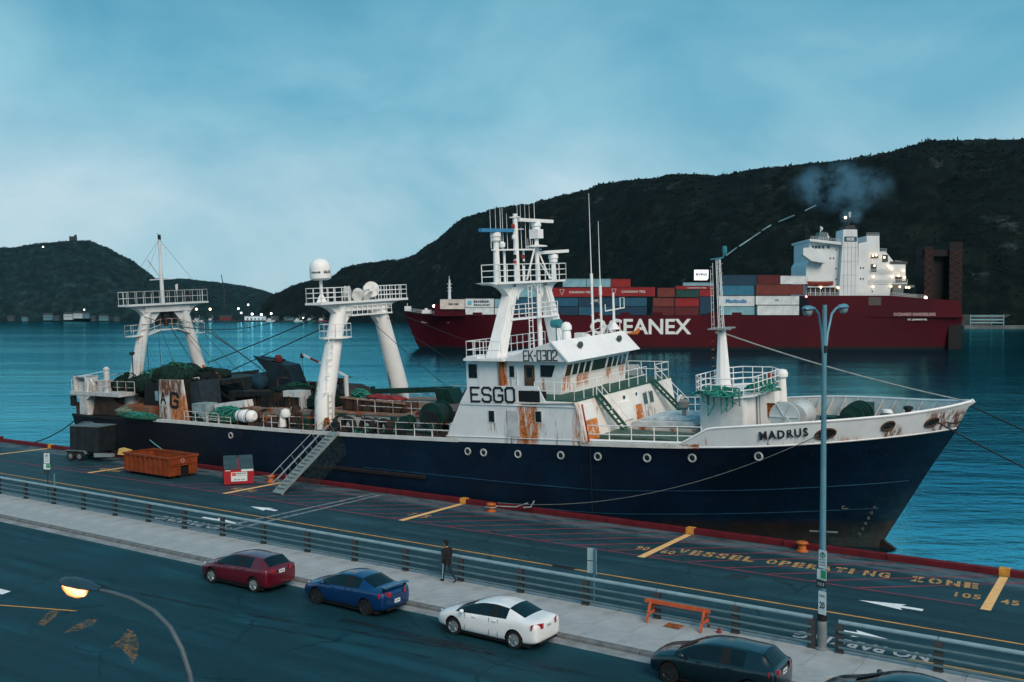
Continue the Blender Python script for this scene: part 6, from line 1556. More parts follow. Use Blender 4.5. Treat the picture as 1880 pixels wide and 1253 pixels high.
# end wall with the hook recess
o = MB(); o.prism([(-Ly + .07, .2), (-.20, .2), (-.20, .85), (.50, .85), (.50, .2), (Ly - .07, .2), (Ly - .07, Hs - .07), (-Ly + .07, Hs - .07)], 'x', Lx - .07, Lx); ew = o.build("end_wall", M_ORSK, sk)
o = MB(); o.box(Lx - .45, Lx - .075, -.22, .52, .02, .87); o.build("hook_shade_fill", M_BLACKP, sk)  # black block stands in for the shade inside the recess
for z in (.9, 1.02):
    o = MB(); o.box(Lx, Lx + .05, -Ly + .05, Ly - .05, z - .03, z + .03); o.build("end_stiffener", M_ORSK, sk)
for y in (-.95, -.45, .75, 1.05):
    o = MB(); o.box(Lx, Lx + .06, y - .05, y + .05, .22, .87); o.build("end_post", M_ORSK, sk)
o = MB(); o.torus((Lx + .012, -.05, 1.22), .13, .028, 'x', 18, 5); o.build("painted_ring", pmat("emblem_pale", (.55, .30, .28), .6, var=.1), sk)
for y in (-1.0, 1.0):
    o = MB(); o.tube([(Lx - .6, y - .1, .12), (Lx - .6, y + .1, .12)], .12, 10); o.build("roller", M_DARK, sk)

# ------------------------------------------------------------------ red refuse bin with sloping dark lid
bn = thing("refuse_bin", "red steel refuse bin with sloping dark lid and white notice", "refuse bin", (58.22, 44.52, 0), math.atan2(45.3 - 43.73, 58.83 - 57.62))
M_BINR = pmat("bin_red", (.32, .014, .022), .5, var=.15, scale=2, rust=.06); M_LID = pmat("bin_lid_bluegrey", (.035, .07, .085), .6, var=.2)
mb = MB(); mb.prism([(-.02, .06), (1.30, .06), (1.42, 1.72), (1.35, 1.74), (0, 1.10)], 'x', -.98, .98); mb.build("body", M_BINR, bn)
for s in (-1, 1):
    o = MB(); o.box(s * .5 - .42, s * .5 + .42, 0, 0, 0, 0); o.v = []; o.f = []; o.mi = []
    o.hexa([(s * .5 - .47, -.06, 1.09), (s * .5 + .47, -.06, 1.09), (s * .5 + .47, 1.4, 1.79), (s * .5 - .47, 1.4, 1.79), (s * .5 - .47, -.06, 1.14), (s * .5 + .47, -.06, 1.14), (s * .5 + .47, 1.4, 1.85), (s * .5 - .47, 1.4, 1.85)]); ld = o.build("lid", M_LID, bn)
    for k in range(4):
        o = MB(); x = s * .5 - .33 + k * .22; o.beam((x, 0, 1.185), (x, 1.35, 1.84), .05, .03); o.build("lid_rib", M_LID, ld)
for s in (-1, 1):
    o = MB(); o.box(s * 1.0 - .05, s * 1.0 + .05, .3, .9, .55, .75); o.build("fork_pocket", M_BINR, bn)
    for y in (.15, 1.2):
        o = MB(); o.box(s * .8 - .12, s * .8 + .12, y - .06, y + .06, 0, .07); o.build("foot", M_DARK, bn)
pl = MB(); pl.box(-.52, .55, -.035, -.02, .25, .88); pl = pl.build("notice", M_SIGNW, bn)
o = MB(); o.box(-.48, -.18, -.038, -.034, .62, .85); o.build("emblem", pmat("notice_red", (.55, .10, .08), .5), pl)
put_text("HEAVE AWAY", .11, M_NAVY, pl, (-.13, -.036, .73), depth=.004, bold=.04, width=.62); put_text("WASTE SERVICES", .06, M_SIGNK, pl, (-.13, -.036, .60), depth=.004, width=.62); put_text("709 555 0190", .09, M_NAVY, pl, (-.35, -.036, .32), depth=.004, bold=.03, width=.75)
pl2 = MB(); pl2.box(.15, .95, -.02, -.008, .92, 1.08); pl2 = pl2.build("label_strip", M_SIGNW, bn); pl3 = MB(); pl3.box(-.9, -.55, -.02, -.008, .98, 1.03); pl3.build("label_strip", M_SIGNW, bn)

# ------------------------------------------------------------------ dark box trailer
tr = thing("box_trailer", "dark grey box on a two axle trailer near the trawler's stern", "trailer", (39.2, 45.9, 0), .28)
M_TRB = pmat("trailer_box_grey", (.014, .020, .024), .6, var=.25, scale=1.5, rust=.08); M_TRL = pmat("trailer_top_pale", (.11, .16, .175), .6, var=.2)
mb = MB(); mb.box(-1.4, 1.4, -.95, .95, .78, 2.75); bx_ = mb.build("box", M_TRB, tr)
for x in (-1.37, -.7, 0, .7, 1.37):
    o = MB(); o.box(x - .03, x + .03, -.985, -.95, .8, 2.7); o.build("box_rib", M_TRB, bx_)
mb = MB(); mb.box(-1.45, 1.45, -1.0, 1.0, 2.75, 2.82); mb.build("box_rim", M_TRL, tr)
mb = MB(); mb.tube([(-1.2, -.3, 2.83), (-.6, -.3, 3.05), (.2, -.3, 3.05), (.6, -.3, 2.83)], .04, 6); mb.build("lifting_bar", M_TRL, tr)
mb = MB(); mb.box(-1.9, 2.2, -.75, -.65, .55, .75); mb.box(-1.9, 2.2, .65, .75, .55, .75); mb.box(-1.85, -1.75, -.65, .65, .56, .74); mb.build("chassis", M_DARK, tr)
for x in (-1.25, -.4):
    for s in (-1, 1):
        o = MB(); o.lathe([(.2, -.1), (.34, -.11), (.37, -.06), (.37, .06), (.34, .11), (.2, .1)], (x, s * 1.0, .37), 'y', 18); wh_ = o.build("wheel", M_TYRE, tr, smooth=True)
        o = MB(); o.lathe([(.2, -.115), (.12, -.125)], (x, s * 1.0, .37), 'y', 12); o.build("rim", M_POLEG, wh_)
o = MB(); o.prism([(-1.85, .72), (-1.7, .85), (.05, .85), (.25, .6), (.18, .58), (0, .78), (-1.65, .78), (-1.78, .65)], 'y', -1.12, -.88); o.build("mudguard", M_TRL, tr)
o = MB(); o.prism([(.9, .35), (2.6, .45), (2.6, .68), (.9, .68)], 'y', -.95, -.6); o.build("side_locker", pmat("locker_pale", (.20, .25, .26), .6, var=.2), tr)
o = MB(); o.beam((2.1, -.6, .62), (3.5, 0, .55), .1, .12); o.beam((2.1, .6, .62), (3.5, 0, .55), .1, .12); o.build("drawbar", M_DARK, tr)
o = MB(); o.tube([(3.4, 0, 0), (3.4, 0, .9)], .05, 6); o.build("jockey_leg", M_DARK, tr)
ty = thing("tool_box", "yellow box with an orange arm on the trailer's drawbar", "tool box", (42.35, 46.6, .58), .28)
o = MB(); o.prism([(-.45, 0), (.45, 0), (.5, .35), (-.3, .5)], 'y', -.3, .3); o.build("box", pmat("box_yellow", (.60, .42, .14), .6, var=.15), ty); o = MB(); o.beam((.4, 0, .25), (1.2, -.1, .15), .08, .1); o.build("arm", M_ORANGE, ty)
# ------------------------------------------------------------------ orange barricade on the pavement
bar = thing("barricade", "orange wooden A-frame barricade standing on the pavement by the fence", "barricade", (95.7, 33.1, FZ))
M_BARR = pmat("barricade_orange", (.48, .095, .035), .6, var=.2, scale=3)
for x in (-1.05, 1.1):
    for s in (-1, 1):
        o = MB(); o.beam((x, s * .42, 0), (x, s * .05, .74), .09, .05); o.build("leg", M_BARR, bar)
    o = MB(); o.beam((x + .03, -.30, .32), (x + .03, .30, .32), .04, .1); o.build("leg_tie", M_BARR, bar)
o = MB(); o.beam((-1.3, 0, .72), (1.3, 0, .72), .09, .14); o.build("top_bar", M_BARR, bar)
pt = tag(MB().box(95.35, 95.98, 32.6, 33.15, .0875, .094).build("access_cover", M_RUST), "rusty square access cover set into the pavement under the barricade", "cover")
sp_ = thing("signal_stub", "small red stub on the pavement at the foot of the fence", "stub", (97.35, 33.1, FZ)); o = MB(); o.lathe([(.10, 0), (.10, .05), (.06, .07), (.06, .16), (.02, .18)], (0, 0, 0), 'z', 10); o.build("cap", pmat("stub_red", (.22, .03, .03), .6), sp_)

# ------------------------------------------------------------------ mooring lines
def line(pts, r, mat, label):
    mb = MB(); mb.tube(pts, r, 6); return tag(mb.build("mooring_line", mat, smooth=True), label, "rope", "mooring lines of the trawler")
fl_ = sw_(96.2, -5.15, 6.7)
line(catenary(fl_, Vector((78.1, 47.0, .5)), 1.25, 26), .022, pmat("rope_grey", (.13, .15, .15), .9, var=.2), "pale mooring line sagging from the bow along the dark hull to the quay")
line(catenary(sw_(102.6, 0, 7.8), Vector((121.0, 47.7, .5)), .25, 16), .04, M_WIRE, "dark upper mooring line running from the stem head to the water side")
line(catenary(sw_(101.3, -1.7, 7.1), Vector((117.5, 47.7, .5)), .5, 16), .04, M_WIRE, "dark lower mooring line running from the bow fairlead across the water")
M_ROPET = pmat("rope_teal", (.10, .36, .36), .8, var=.2)
line(catenary(sw_(43.0, -6.75, 3.4), Vector((58.9, 46.6, .42)), 1.1, 26), .04, M_ROPET, "teal mooring line passing behind the orange container to a bollard")
line(catenary(sw_(31.8, -5.8, 4.6), Vector((27.5, 47.8, .35)), .3, 12), .05, M_WIRE, "short dark stern line to the far part of the quay")
mb = MB(); mb.tube([(77.77 + .33 * math.cos(a), 46.75 + .33 * math.sin(a), .28 + .02 * math.sin(3 * a)) for a in [k * .45 for k in range(22)]], .03, 5); mb.tube([(78.0, 46.95, .3), (79.2, 47.2, .33), (79.9, 47.5, .6)], .035, 5); tag(mb.build("rope_turns", M_ROPEL, smooth=True), "pale rope turns round the bollard below the trawler's house", "rope")
mb = MB(); mb.tube([(79.6, 47.45, .3), (80.05, 47.6, .36)], .05, 6); mb.tube([(80.0, 47.6, .34), (80.2, 47.7, .72)], .045, 6); tag(mb.build("rail_hook", M_ROPEL), "pale metal hook on the quay edge rail beside the bollard", "hook")

# ------------------------------------------------------------------ near street lamp, lit
lampo = thing("street_lamp", "lit street lamp with curved grey arm and glowing orange lens above the street", "street lamp", (98.45, 9.25, -.06))
M_LGREY = pmat("lamp_arm_grey", (.075, .105, .12), .5, var=.12, scale=3); M_LHEAD = pmat("lamp_head_blue", (.020, .050, .070), .45, var=.1)
pts = [(0, 0, 0), (0, 0, 3), (0, 0, 5.4)] + [(-.10 * math.sin(0), 0, 5.4)]
arm = [(0, 0, 5.6), (-.03, 0, 5.95), (-.12, 0, 6.3), (-.3, 0, 6.64), (-.57, 0, 6.92), (-.95, 0, 7.10), (-1.5, 0, 7.20), (-2.0, 0, 7.22), (-2.35, 0, 7.21)]
mb = MB(); mb.tube([(0, 0, 0), (0, 0, 5.6)], [.07, .042], 12); mb.build("pole", M_LGREY, lampo, smooth=True)
M_LIT = bpy.data.materials.new("lit_lens"); M_LIT.use_nodes = True
_nt = M_LIT.node_tree; _b = _nt.nodes["Principled BSDF"]; _lw = _nt.nodes.new("ShaderNodeLayerWeight"); _lw.inputs["Blend"].default_value = .35
_b.inputs["Base Color"].default_value = (.4, .2, .1, 1)
_nt.links.new(nmix(_nt, nramp(_nt, _lw.outputs["Facing"], .15, .75), (1.0, .46, .18), (.9, .20, .04)), _b.inputs["Emission Color"])
_nt.links.new(nmath(_nt, 'ADD', nmath(_nt, 'MULTIPLY', nmath(_nt, 'SUBTRACT', 1.0, _lw.outputs["Facing"]), 2.0), .6), _b.inputs["Emission Strength"])
cobra(lampo, arm, [.042, .041, .040, .039, .037, .035, .033, .032, .030], 1.12, M_LGREY, M_LIT, head_mat=M_LHEAD, ws=.82)
# ================================================================== parked cars
M_CGLASS = pmat("car_glass", (.004, .007, .009), .04, var=0, spec=.55)
M_TYREC = pmat("car_tyre", (.012, .013, .014), .8, var=.2)
M_RIM = pmat("alloy_rim", (.42, .47, .49), .3, metal=.7, var=.1); M_RIMD = pmat("dark_rim", (.03, .033, .036), .4, metal=.4, var=.1)
M_TAIL = pmat("tail_light_red", (.32, .012, .02), .2, var=.1, coat=.6); M_CLEAR = pmat("head_light_clear", (.45, .50, .52), .15, var=.1, coat=.6)
M_PLATE = pmat("number_plate", (.62, .70, .73), .5, var=.08); M_TRIMB = pmat("black_trim", (.012, .013, .014), .55, var=.1)
M_UNDER = pmat("car_underside", (.008, .009, .010), .9, var=0)
def car_paint(name, col, metal=.35): return pmat(name, col, .28, metal=metal, var=.05, scale=1.5, coat=1.0)
def make_car(name, label, paint, glass, rimmat, cfg, loc, rz=math.pi, group="cars parked along the kerb"):
    """car points to +x in its own frame; x = 0 at the middle"""
    root = thing(name, label, "car", loc, rz, group)
    W = cfg['w'] / 2
    secs = cfg['secs']   # (x, width factor, sill z, mid z, belt z, roof-rail y factor, roof-rail z, centre z)
    cage = bmesh.new(); rings = []
    for (x, wf, zs, zm, zb, yr, zr, zc) in secs:
        w = W * wf
        half = [(0, zs), (.80 * w, zs), (.965 * w, zs + .06), (1.0 * w, zm), (.985 * w, zb - .10), (.93 * w, zb), (yr * W, zr), (yr * W * .55, zr + (zc - zr) * .75), (0, zc)]
        ring = [cage.verts.new((x, -y, z)) for y, z in half] + [cage.verts.new((x, y, z)) for y, z in half[-2:0:-1]]
        rings.append(ring)
    n = len(rings[0])
    mats = {}
    P = 8  # index of the top centre
    for i in range(len(rings) - 1):
        for k in range(n):
            l = (k + 1) % n
            f = cage.faces.new((rings[i][k], rings[i][l], rings[i + 1][l], rings[i + 1][k]))
            f.smooth = True
            kk = k if k < P else n - 1 - k       # mirrored panel index 0..7
            mi = 0
            if kk == 5 and cfg['side'][i]: mi = cfg['side'][i] * 2 + (0 if k < P else 1)   # side panes: 2,3 front; 4,5 rear
            if kk in (6, 7) and cfg['top'][i] == 'w': mi = 6
            if kk in (6, 7) and cfg['top'][i] == 'r': mi = 7
            f.material_index = mi
    for r in (rings[0], rings[-1][::-1]):
        f = cage.faces.new(r); f.smooth = True
    cl = cage.edges.layers.float.new('crease_edge')
    for i in range(len(rings) - 1):
        for k in (4, 5, 6, n - 4, n - 5, n - 6):
            e = cage.edges.get((rings[i][k % n], rings[i + 1][k % n]))
            if e and k in (5, n - 5): e[cl] = .55
            elif e and k in (6, n - 6): e[cl] = .35
    for i in cfg['crease']:
        for k in range(4, n - 4):
            e = cage.edges.get((rings[i][k], rings[i][(k + 1) % n]))
            if e: e[cl] = min(.95, e[cl] + .6)
    bmesh.ops.recalc_face_normals(cage, faces=cage.faces)
    me = bpy.data.meshes.new("cage"); cage.to_mesh(me); cage.free()
    tmp = bpy.data.objects.new("cage", me); COL.objects.link(tmp)
    s = tmp.modifiers.new("s", 'SUBSURF'); s.levels = 3; s.render_levels = 3
    cutters = []
    for ax in cfg['axles']:
        c = MB(); c.lathe([(cfg['arch'], -2), (cfg['arch'], 2)], (ax, 0, cfg['wr'] + .02), 'y', 28)
        # leave the middle of the car solid: two shallow pockets
        for sgn in (-1, 1):
            c2 = MB(); c2.lathe([(cfg['arch'], sgn * (W - .30)), (cfg['arch'], sgn * (W + .3))], (ax, 0, cfg['wr'] + .02), 'y', 28)
            co = c2.build("cutter", M_UNDER); cutters.append(co)
            b = tmp.modifiers.new("b", 'BOOLEAN'); b.object = co; b.operation = 'DIFFERENCE'; b.solver = 'EXACT'
    dg = bpy.context.evaluated_depsgraph_get(); dg.update()
    full = bpy.data.meshes.new_from_object(tmp.evaluated_get(dg))
    bpy.data.objects.remove(tmp)
    for c in cutters: bpy.data.objects.remove(c)
    bm = bmesh.new(); bm.from_mesh(full)
    def piece(nm, ids, mat, parent, lift=0.0):
        b2 = bm.copy()
        bmesh.ops.delete(b2, geom=[f for f in b2.faces if f.material_index not in ids], context='FACES')
        if not b2.faces: b2.free(); return None
        if lift:
            b2.normal_update()
            for v in b2.verts: v.co += v.normal * lift
        for f in b2.faces: f.material_index = 0; f.smooth = True
        m = bpy.data.meshes.new(nm); b2.to_mesh(m); b2.free()
        m.materials.clear(); m.materials.append(mat); m.set_sharp_from_angle(angle=R(50))
        return link_mesh(nm, m, parent)
    body = piece("body", {0, 1}, paint, root)
    body.data.materials.append(M_UNDER)
    for p in body.data.polygons:
        c = p.center
        for ax in cfg['axles']:
            if abs(c.x - ax) < cfg['arch'] + .01 and c.z < cfg['wr'] + cfg['arch'] + .03 and abs(c.y) < W - .02 and (abs(math.hypot(c.x - ax, c.z - cfg['wr'] - .02) - cfg['arch']) < .012 or abs(abs(c.y) - (W - .30)) < .01):
                p.material_index = 1
    for nm, ids in (("side_window", {2}), ("side_window", {3}), ("side_window", {4}), ("side_window", {5}), ("windscreen", {6}), ("rear_window", {7}), ("door_pillar", {8}), ("door_pillar", {9})):
        piece(nm, ids, M_TRIMB if nm == 'door_pillar' else glass, root, .002)
    bm.free(); bpy.data.meshes.remove(full)
    # wheels
    r = cfg['wr']
    for ax in cfg['axles']:
        for sgn in (-1, 1):
            o = MB(); o.lathe([(r * .62, -.09), (r * .95, -.105), (r, -.07), (r, .07), (r * .95, .105), (r * .62, .09)], (ax, sgn * (W - .13), r), 'y', 26)
            wo = o.build("wheel", M_TYREC, root, smooth=True)
            rm = MB(); y = sgn * (W - .13 + .10)
            rm.lathe([(r * .66, y - sgn * .02), (r * .64, y + sgn * .02), (r * .56, y)], (ax, 0, r), 'y', 26)
            for k in range(cfg.get('spokes', 5)):
                a = k * 2 * math.pi / cfg.get('spokes', 5) + .3
                rm.beam((ax, y + sgn * .015, r), (ax + r * .62 * math.cos(a), y + sgn * .01, r + r * .62 * math.sin(a)), .07, .03, up=(0, 1, 0))
            rm.lathe([(r * .14, y), (r * .12, y + sgn * .035)], (ax, 0, r), 'y', 12)
            rm.build("rim", rimmat, wo)
    F, B = cfg['front'], cfg['rear']
    for sgn in (-1, 1):
        for nm, pts, mat in (("tail_light", cfg['tail'], M_TAIL), ("head_light", cfg['head'], M_CLEAR)):
            (x0, x1, y0, y1, z0, z1) = pts
            o = MB(); xs = sorted((x0, x1))
            o.hexa([(x0, sgn * y1, z0), (x1, sgn * y0, z0), (x1, sgn * (y0 - .10), z0), (x0, sgn * (y1 - .12), z0), (x0, sgn * y1, z1), (x1, sgn * y0, z1), (x1, sgn * (y0 - .10), z1), (x0, sgn * (y1 - .12), z1)])
            o.build(nm, mat, root)
        mx, mz = cfg['mirror']
        o = MB(); o.blob((mx, sgn * (W + .10), mz), (.09, .10, .075), 1, 0, 3); mo = o.build("wing_mirror", paint, root, smooth='all')
        o = MB(); o.beam((mx, sgn * (W - .08), mz - .04), (mx, sgn * (W + .06), mz - .02), .05, .04); o.build("mirror_arm", M_TRIMB, mo)
        for hx in cfg['handles']:
            o = MB(); o.beam((hx - .09, sgn * (W - .004), cfg['hz']), (hx + .09, sgn * (W - .004), cfg['hz']), .03, .025); o.build("door_handle", paint, root)
        for hx in cfg['seams']:
            o = MB(); o.beam((hx, sgn * (W - .012), .32), (hx, sgn * (W - .020), cfg['hz'] + .08), .012, .012); o.build("door_seam", M_TRIMB, root)
    o = MB(); o.box(B + .35, F - .35, -W + .12, W - .12, .13, .34); o.build("under_car_shade_slab", M_UNDER, root)  # dark slab added to deepen the shade under the car
    (px0, pz0) = cfg['plate']
    o = MB(); o.box(px0 - .02, px0, -.155, .155, pz0, pz0 + .15); pl = o.build("number_plate", M_PLATE, root)
    put_text(cfg['reg'], .055, M_NAVY, pl, (px0 - .022, .10, pz0 + .05), (0, 0, -math.pi / 2), .003, .03, .20)
    o = MB(); o.box(B + .01, B + .08, -W * .62, W * .62, .26, .33); o.build("bumper_trim", M_TRIMB, root)
    return root, W
def sedan(L=4.5, w=1.76, h=1.43):
    f, b = L / 2, -L / 2
    secs = [(b, .80, .36, .55, .80, .62, .82, .84), (b + .07, .93, .28, .55, .96, .66, 1.00, 1.02), (b + .28, .97, .22, .55, 1.00, .66, 1.055, 1.075), (b + .62, .99, .20, .55, 1.01, .66, 1.085, 1.11),
            (b + 1.28, 1.0, .19, .55, .99, .63, h - .10, h - .05), (b + 1.75, 1.0, .19, .55, .97, .64, h - .045, h), (b + 1.86, 1.0, .19, .55, .965, .645, h - .04, h + .003),
            (b + 2.45, 1.0, .19, .55, .94, .64, h - .07, h - .02), (b + 2.85, 1.0, .19, .55, .92, .62, h - .21, h - .15), (b + 3.52, 1.0, .19, .55, .89, .66, .97, 1.01),
            (b + 4.05, .97, .21, .54, .80, .62, .86, .90), (b + 4.38, .88, .24, .50, .66, .58, .73, .77), (f, .70, .30, .45, .55, .50, .58, .60)]
    side = [0, 0, 0, 0, 2, 4, 1, 1, 1, 0, 0, 0]          # front panes 1, rear panes 2, dark door pillar 4
    top = ['', '', '', 'r', '', '', '', '', 'w', '', '', '']
    return dict(w=w, secs=secs, side=side, top=top, crease=(3, 4, 8, 9), axles=(b + .93, b + 3.60), arch=.37, wr=.325, front=f, rear=b,
                tail=(b + .20, b - .012, .47, .872, .79, .97), head=(f - .42, f - .10, .52, .78, .60, .74), mirror=(b + 3.12, 1.00), handles=(b + 1.75, b + 2.65), hz=.85, seams=(b + 1.62, b + 2.0, b + 3.08), plate=(b + .015, .74), reg="JCB 482")
def hatch(L=4.3, w=1.78, h=1.46):
    f, b = L / 2, -L / 2
    secs = [(b, .84, .36, .58, .84, .62, .86, .88), (b + .05, .95, .26, .58, .98, .66, 1.03, 1.05), (b + .12, .985, .22, .58, 1.03, .66, 1.09, 1.12), (b + .50, 1.0, .20, .58, 1.03, .63, h - .055, h - .01),
            (b + .98, 1.0, .19, .57, 1.0, .635, h - .045, h + .0), (b + 1.55, 1.0, .19, .56, .98, .645, h - .035, h + .01), (b + 1.66, 1.0, .19, .56, .975, .645, h - .035, h + .01),
            (b + 2.3, 1.0, .19, .55, .95, .635, h - .07, h - .02), (b + 2.7, 1.0, .19, .55, .93, .62, h - .20, h - .14), (b + 3.32, 1.0, .19, .55, .90, .66, 1.0, 1.04),
            (b + 3.85, .97, .21, .54, .82, .62, .89, .93), (b + 4.18, .88, .24, .50, .68, .58, .76, .80), (f, .70, .30, .45, .56, .50, .60, .62)]
    side = [0, 0, 0, 0, 2, 4, 1, 1, 1, 0, 0, 0]
    top = ['', '', 'r', '', '', '', '', '', 'w', '', '', '']
    return dict(w=w, secs=secs, side=side, top=top, crease=(2, 2, 3, 3, 8, 9), axles=(b + .80, b + 3.45), arch=.37, wr=.325, front=f, rear=b,
                tail=(b + .20, b - .006, .52, .885, .86, 1.03), head=(f - .42, f - .10, .52, .78, .62, .76), mirror=(b + 2.95, 1.02), handles=(b + 1.5, b + 2.45), hz=.88, seams=(b + 1.35, b + 1.8, b + 2.9), plate=(b + .005, .80), reg="HMT 276")
RDZ = -.058
c = hatch(4.42); make_car("hatchback_car", "dark red hatchback, first parked car, beside the empty kerb", car_paint("paint_red", (.14, .004, .016)), M_CGLASS, M_RIM, c, (77.5, 28.38, RDZ), math.pi + .01)
c = sedan(4.52, 1.76, 1.45); c['reg'] = "JBT 905"; c['plate'] = (c['rear'] + .0, .50); bl, W_ = make_car("saloon_car", "metallic blue saloon with rear spoiler parked behind the red hatchback", car_paint("paint_blue", (.002, .036, .14)), M_CGLASS, M_RIMD, c, (83.65, 28.66, RDZ), math.pi - .02)
b = c['rear']
o = MB(); o.hexa([(b + .0, -.70, 1.14), (b + .24, -.70, 1.15), (b + .24, .70, 1.15), (b + .0, .70, 1.14), (b - .01, -.70, 1.175), (b + .24, -.70, 1.185), (b + .24, .70, 1.185), (b - .01, .70, 1.175)]); so = o.build("rear_spoiler", car_paint("paint_blue", (.002, .036, .14)), bl)
for s in (-.6, .6):
    o = MB(); o.box(b + .08, b + .20, s - .03, s + .03, 1.03, 1.15); o.build("spoiler_foot", M_TRIMB, so)
c = sedan(4.55, 1.76, 1.43); make_car("saloon_car", "white saloon parked behind the blue one, nearest the middle", car_paint("paint_white", (.80, .82, .825), 0.0), M_CGLASS, M_RIM, c, (90.53, 28.72, RDZ), math.pi - .015)
c = hatch(4.2, 1.79, 1.48); c['reg'] = "HKD 118"; make_car("hatchback_car", "black hatchback with lit red tail lamp by the barricade", car_paint("paint_black", (.004, .012, .018), .2), M_CGLASS, M_RIMD, c, (99.05, 28.82, RDZ), math.pi - .02)
c = sedan(4.6, 1.80, 1.42); make_car("saloon_car", "black saloon cut off by the bottom edge, last in the row", car_paint("paint_black_b", (.004, .009, .013), .2), M_CGLASS, M_RIMD, c, (104.45, 28.9, RDZ), math.pi - .02)

# ================================================================== walking person
pr_ = thing("person", "person in black jacket, dark cap and navy trousers with pale stripe, walking on the pavement", "person", (85.0, 33.0, FZ), R(168))
def person_mesh():
    bm = bmesh.new()
    def chain(pts, cap=True):
        """pts: (x, y, z, rx, ry) rings along a limb"""
        rings = []
        for i, (x, y, z, rx, ry) in enumerate(pts):
            a = Vector(pts[max(i - 1, 0)][:3]); b_ = Vector(pts[min(i + 1, len(pts) - 1)][:3]); d = (b_ - a).normalized()
            u = Vector((0, 1, 0)); s = d.cross(u).normalized() if abs(d.dot(u)) < .95 else Vector((1, 0, 0)); t = s.cross(d).normalized()
            rings.append([bm.verts.new(Vector((x, y, z)) + s * rx * math.cos(k / 12 * 6.2832) + t * ry * math.sin(k / 12 * 6.2832)) for k in range(12)])
        for r0, r1 in zip(rings, rings[1:]):
            for k in range(12): bm.faces.new((r0[k], r0[(k + 1) % 12], r1[(k + 1) % 12], r1[k]))
        bm.faces.new(rings[0][::-1]); bm.faces.new(rings[-1])
    # faces +x; y to its left; mid-stride: left leg forward, right leg trailing with the heel up
    chain([(0, 0, .86, .13, .165), (.0, 0, .95, .14, .18), (.0, 0, 1.06, .135, .17), (.015, 0, 1.22, .17, .225), (.02, 0, 1.36, .155, .24), (.02, 0, 1.44, .12, .21), (.025, 0, 1.49, .065, .08), (.035, 0, 1.545, .058, .06)])
    chain([(.04, 0, 1.53, .06, .058), (.05, 0, 1.57, .085, .072), (.06, 0, 1.62, .105, .08), (.058, 0, 1.68, .108, .083), (.05, 0, 1.74, .095, .075), (.045, 0, 1.785, .05, .04)])
    chain([(.15, 0, 1.652, .012, .012), (.172, 0, 1.640, .016, .014), (.163, 0, 1.625, .016, .016)])                                     # nose
    for s in (-1, 1): chain([(.045, s * .082, 1.635, .016, .014), (.05, s * .094, 1.66, .022, .01), (.045, s * .086, 1.69, .014, .01)])       # ears
    # legs
    chain([(.0, .09, .93, .10, .095), (.06, .095, .78, .085, .085), (.13, .095, .50, .062, .062), (.12, .095, .42, .058, .058), (.15, .095, .25, .05, .052), (.16, .095, .09, .042, .042)])
    chain([(.10, .095, .055, .035, .042), (.20, .097, .05, .036, .045), (.33, .10, .04, .025, .04)])
    chain([(.0, -.09, .93, .10, .095), (-.06, -.095, .78, .085, .085), (-.12, -.095, .52, .062, .062), (-.16, -.095, .44, .058, .058), (-.32, -.095, .29, .05, .052), (-.44, -.095, .175, .042, .042)])
    chain([(-.50, -.095, .155, .035, .042), (-.42, -.095, .09, .036, .045), (-.34, -.095, .025, .024, .04)])
    # arms
    chain([(.02, .21, 1.40, .085, .08), (-.04, .255, 1.25, .078, .075), (-.10, .27, 1.10, .066, .064), (-.06, .265, .97, .055, .053), (.0, .255, .86, .036, .036)])
    chain([(.02, -.21, 1.40, .085, .08), (.05, -.255, 1.25, .078, .075), (.06, -.27, 1.10, .066, .064), (.13, -.26, .98, .055, .053), (.20, -.25, .89, .036, .036)])
    for sx, sy, x, z in ((1, 1, .0, .86), (1, -1, .20, .89)):
        y = sy * .252; dx = .06
        chain([(x, y, z, .034, .022), (x + dx * .5, y, z - .05, .04, .022), (x + dx * .8, y, z - .09, .038, .02)])
        for k in range(4):
            o_ = (k - 1.5) * .019; ln = (.065, .078, .074, .058)[k]
            chain([(x + dx * .8 + o_, y, z - .08, .0095, .0095), (x + dx + o_, y - sy * .01, z - .08 - ln * .55, .009, .009), (x + dx + o_ * .9, y - sy * .028, z - .08 - ln, .0075, .0075)])
        chain([(x + dx * .3 + .03, y, z - .035, .011, .011), (x + dx * .7 + .05, y - sy * .01, z - .07, .010, .010), (x + dx * .9 + .05, y - sy * .015, z - .10, .008, .008)])
    me = bpy.data.meshes.new("person_raw"); bm.normal_update(); bmesh.ops.recalc_face_normals(bm, faces=bm.faces); bm.to_mesh(me); bm.free()
    tmp = bpy.data.objects.new("raw", me); COL.objects.link(tmp)
    m = tmp.modifiers.new("r", 'REMESH'); m.mode = 'VOXEL'; m.voxel_size = .011; sm_ = tmp.modifiers.new("s", 'SMOOTH'); sm_.factor = .4; sm_.iterations = 2
    dg = bpy.context.evaluated_depsgraph_get(); dg.update(); out = bpy.data.meshes.new_from_object(tmp.evaluated_get(dg)); bpy.data.objects.remove(tmp)
    return out
pmesh = person_mesh()
pmesh.materials.clear()
for m in (pmat("jacket_black", (.012, .012, .014), .85, var=.3, scale=6), pmat("trousers_navy", (.012, .022, .036), .8, var=.2, scale=5), pmat("skin", (.30, .16, .11), .6, var=.1), pmat("shoe_dark", (.02, .022, .026), .6), pmat("trouser_stripe", (.35, .47, .52), .8, var=.05), pmat("hair_dark", (.012, .010, .009), .9)): pmesh.materials.append(m)
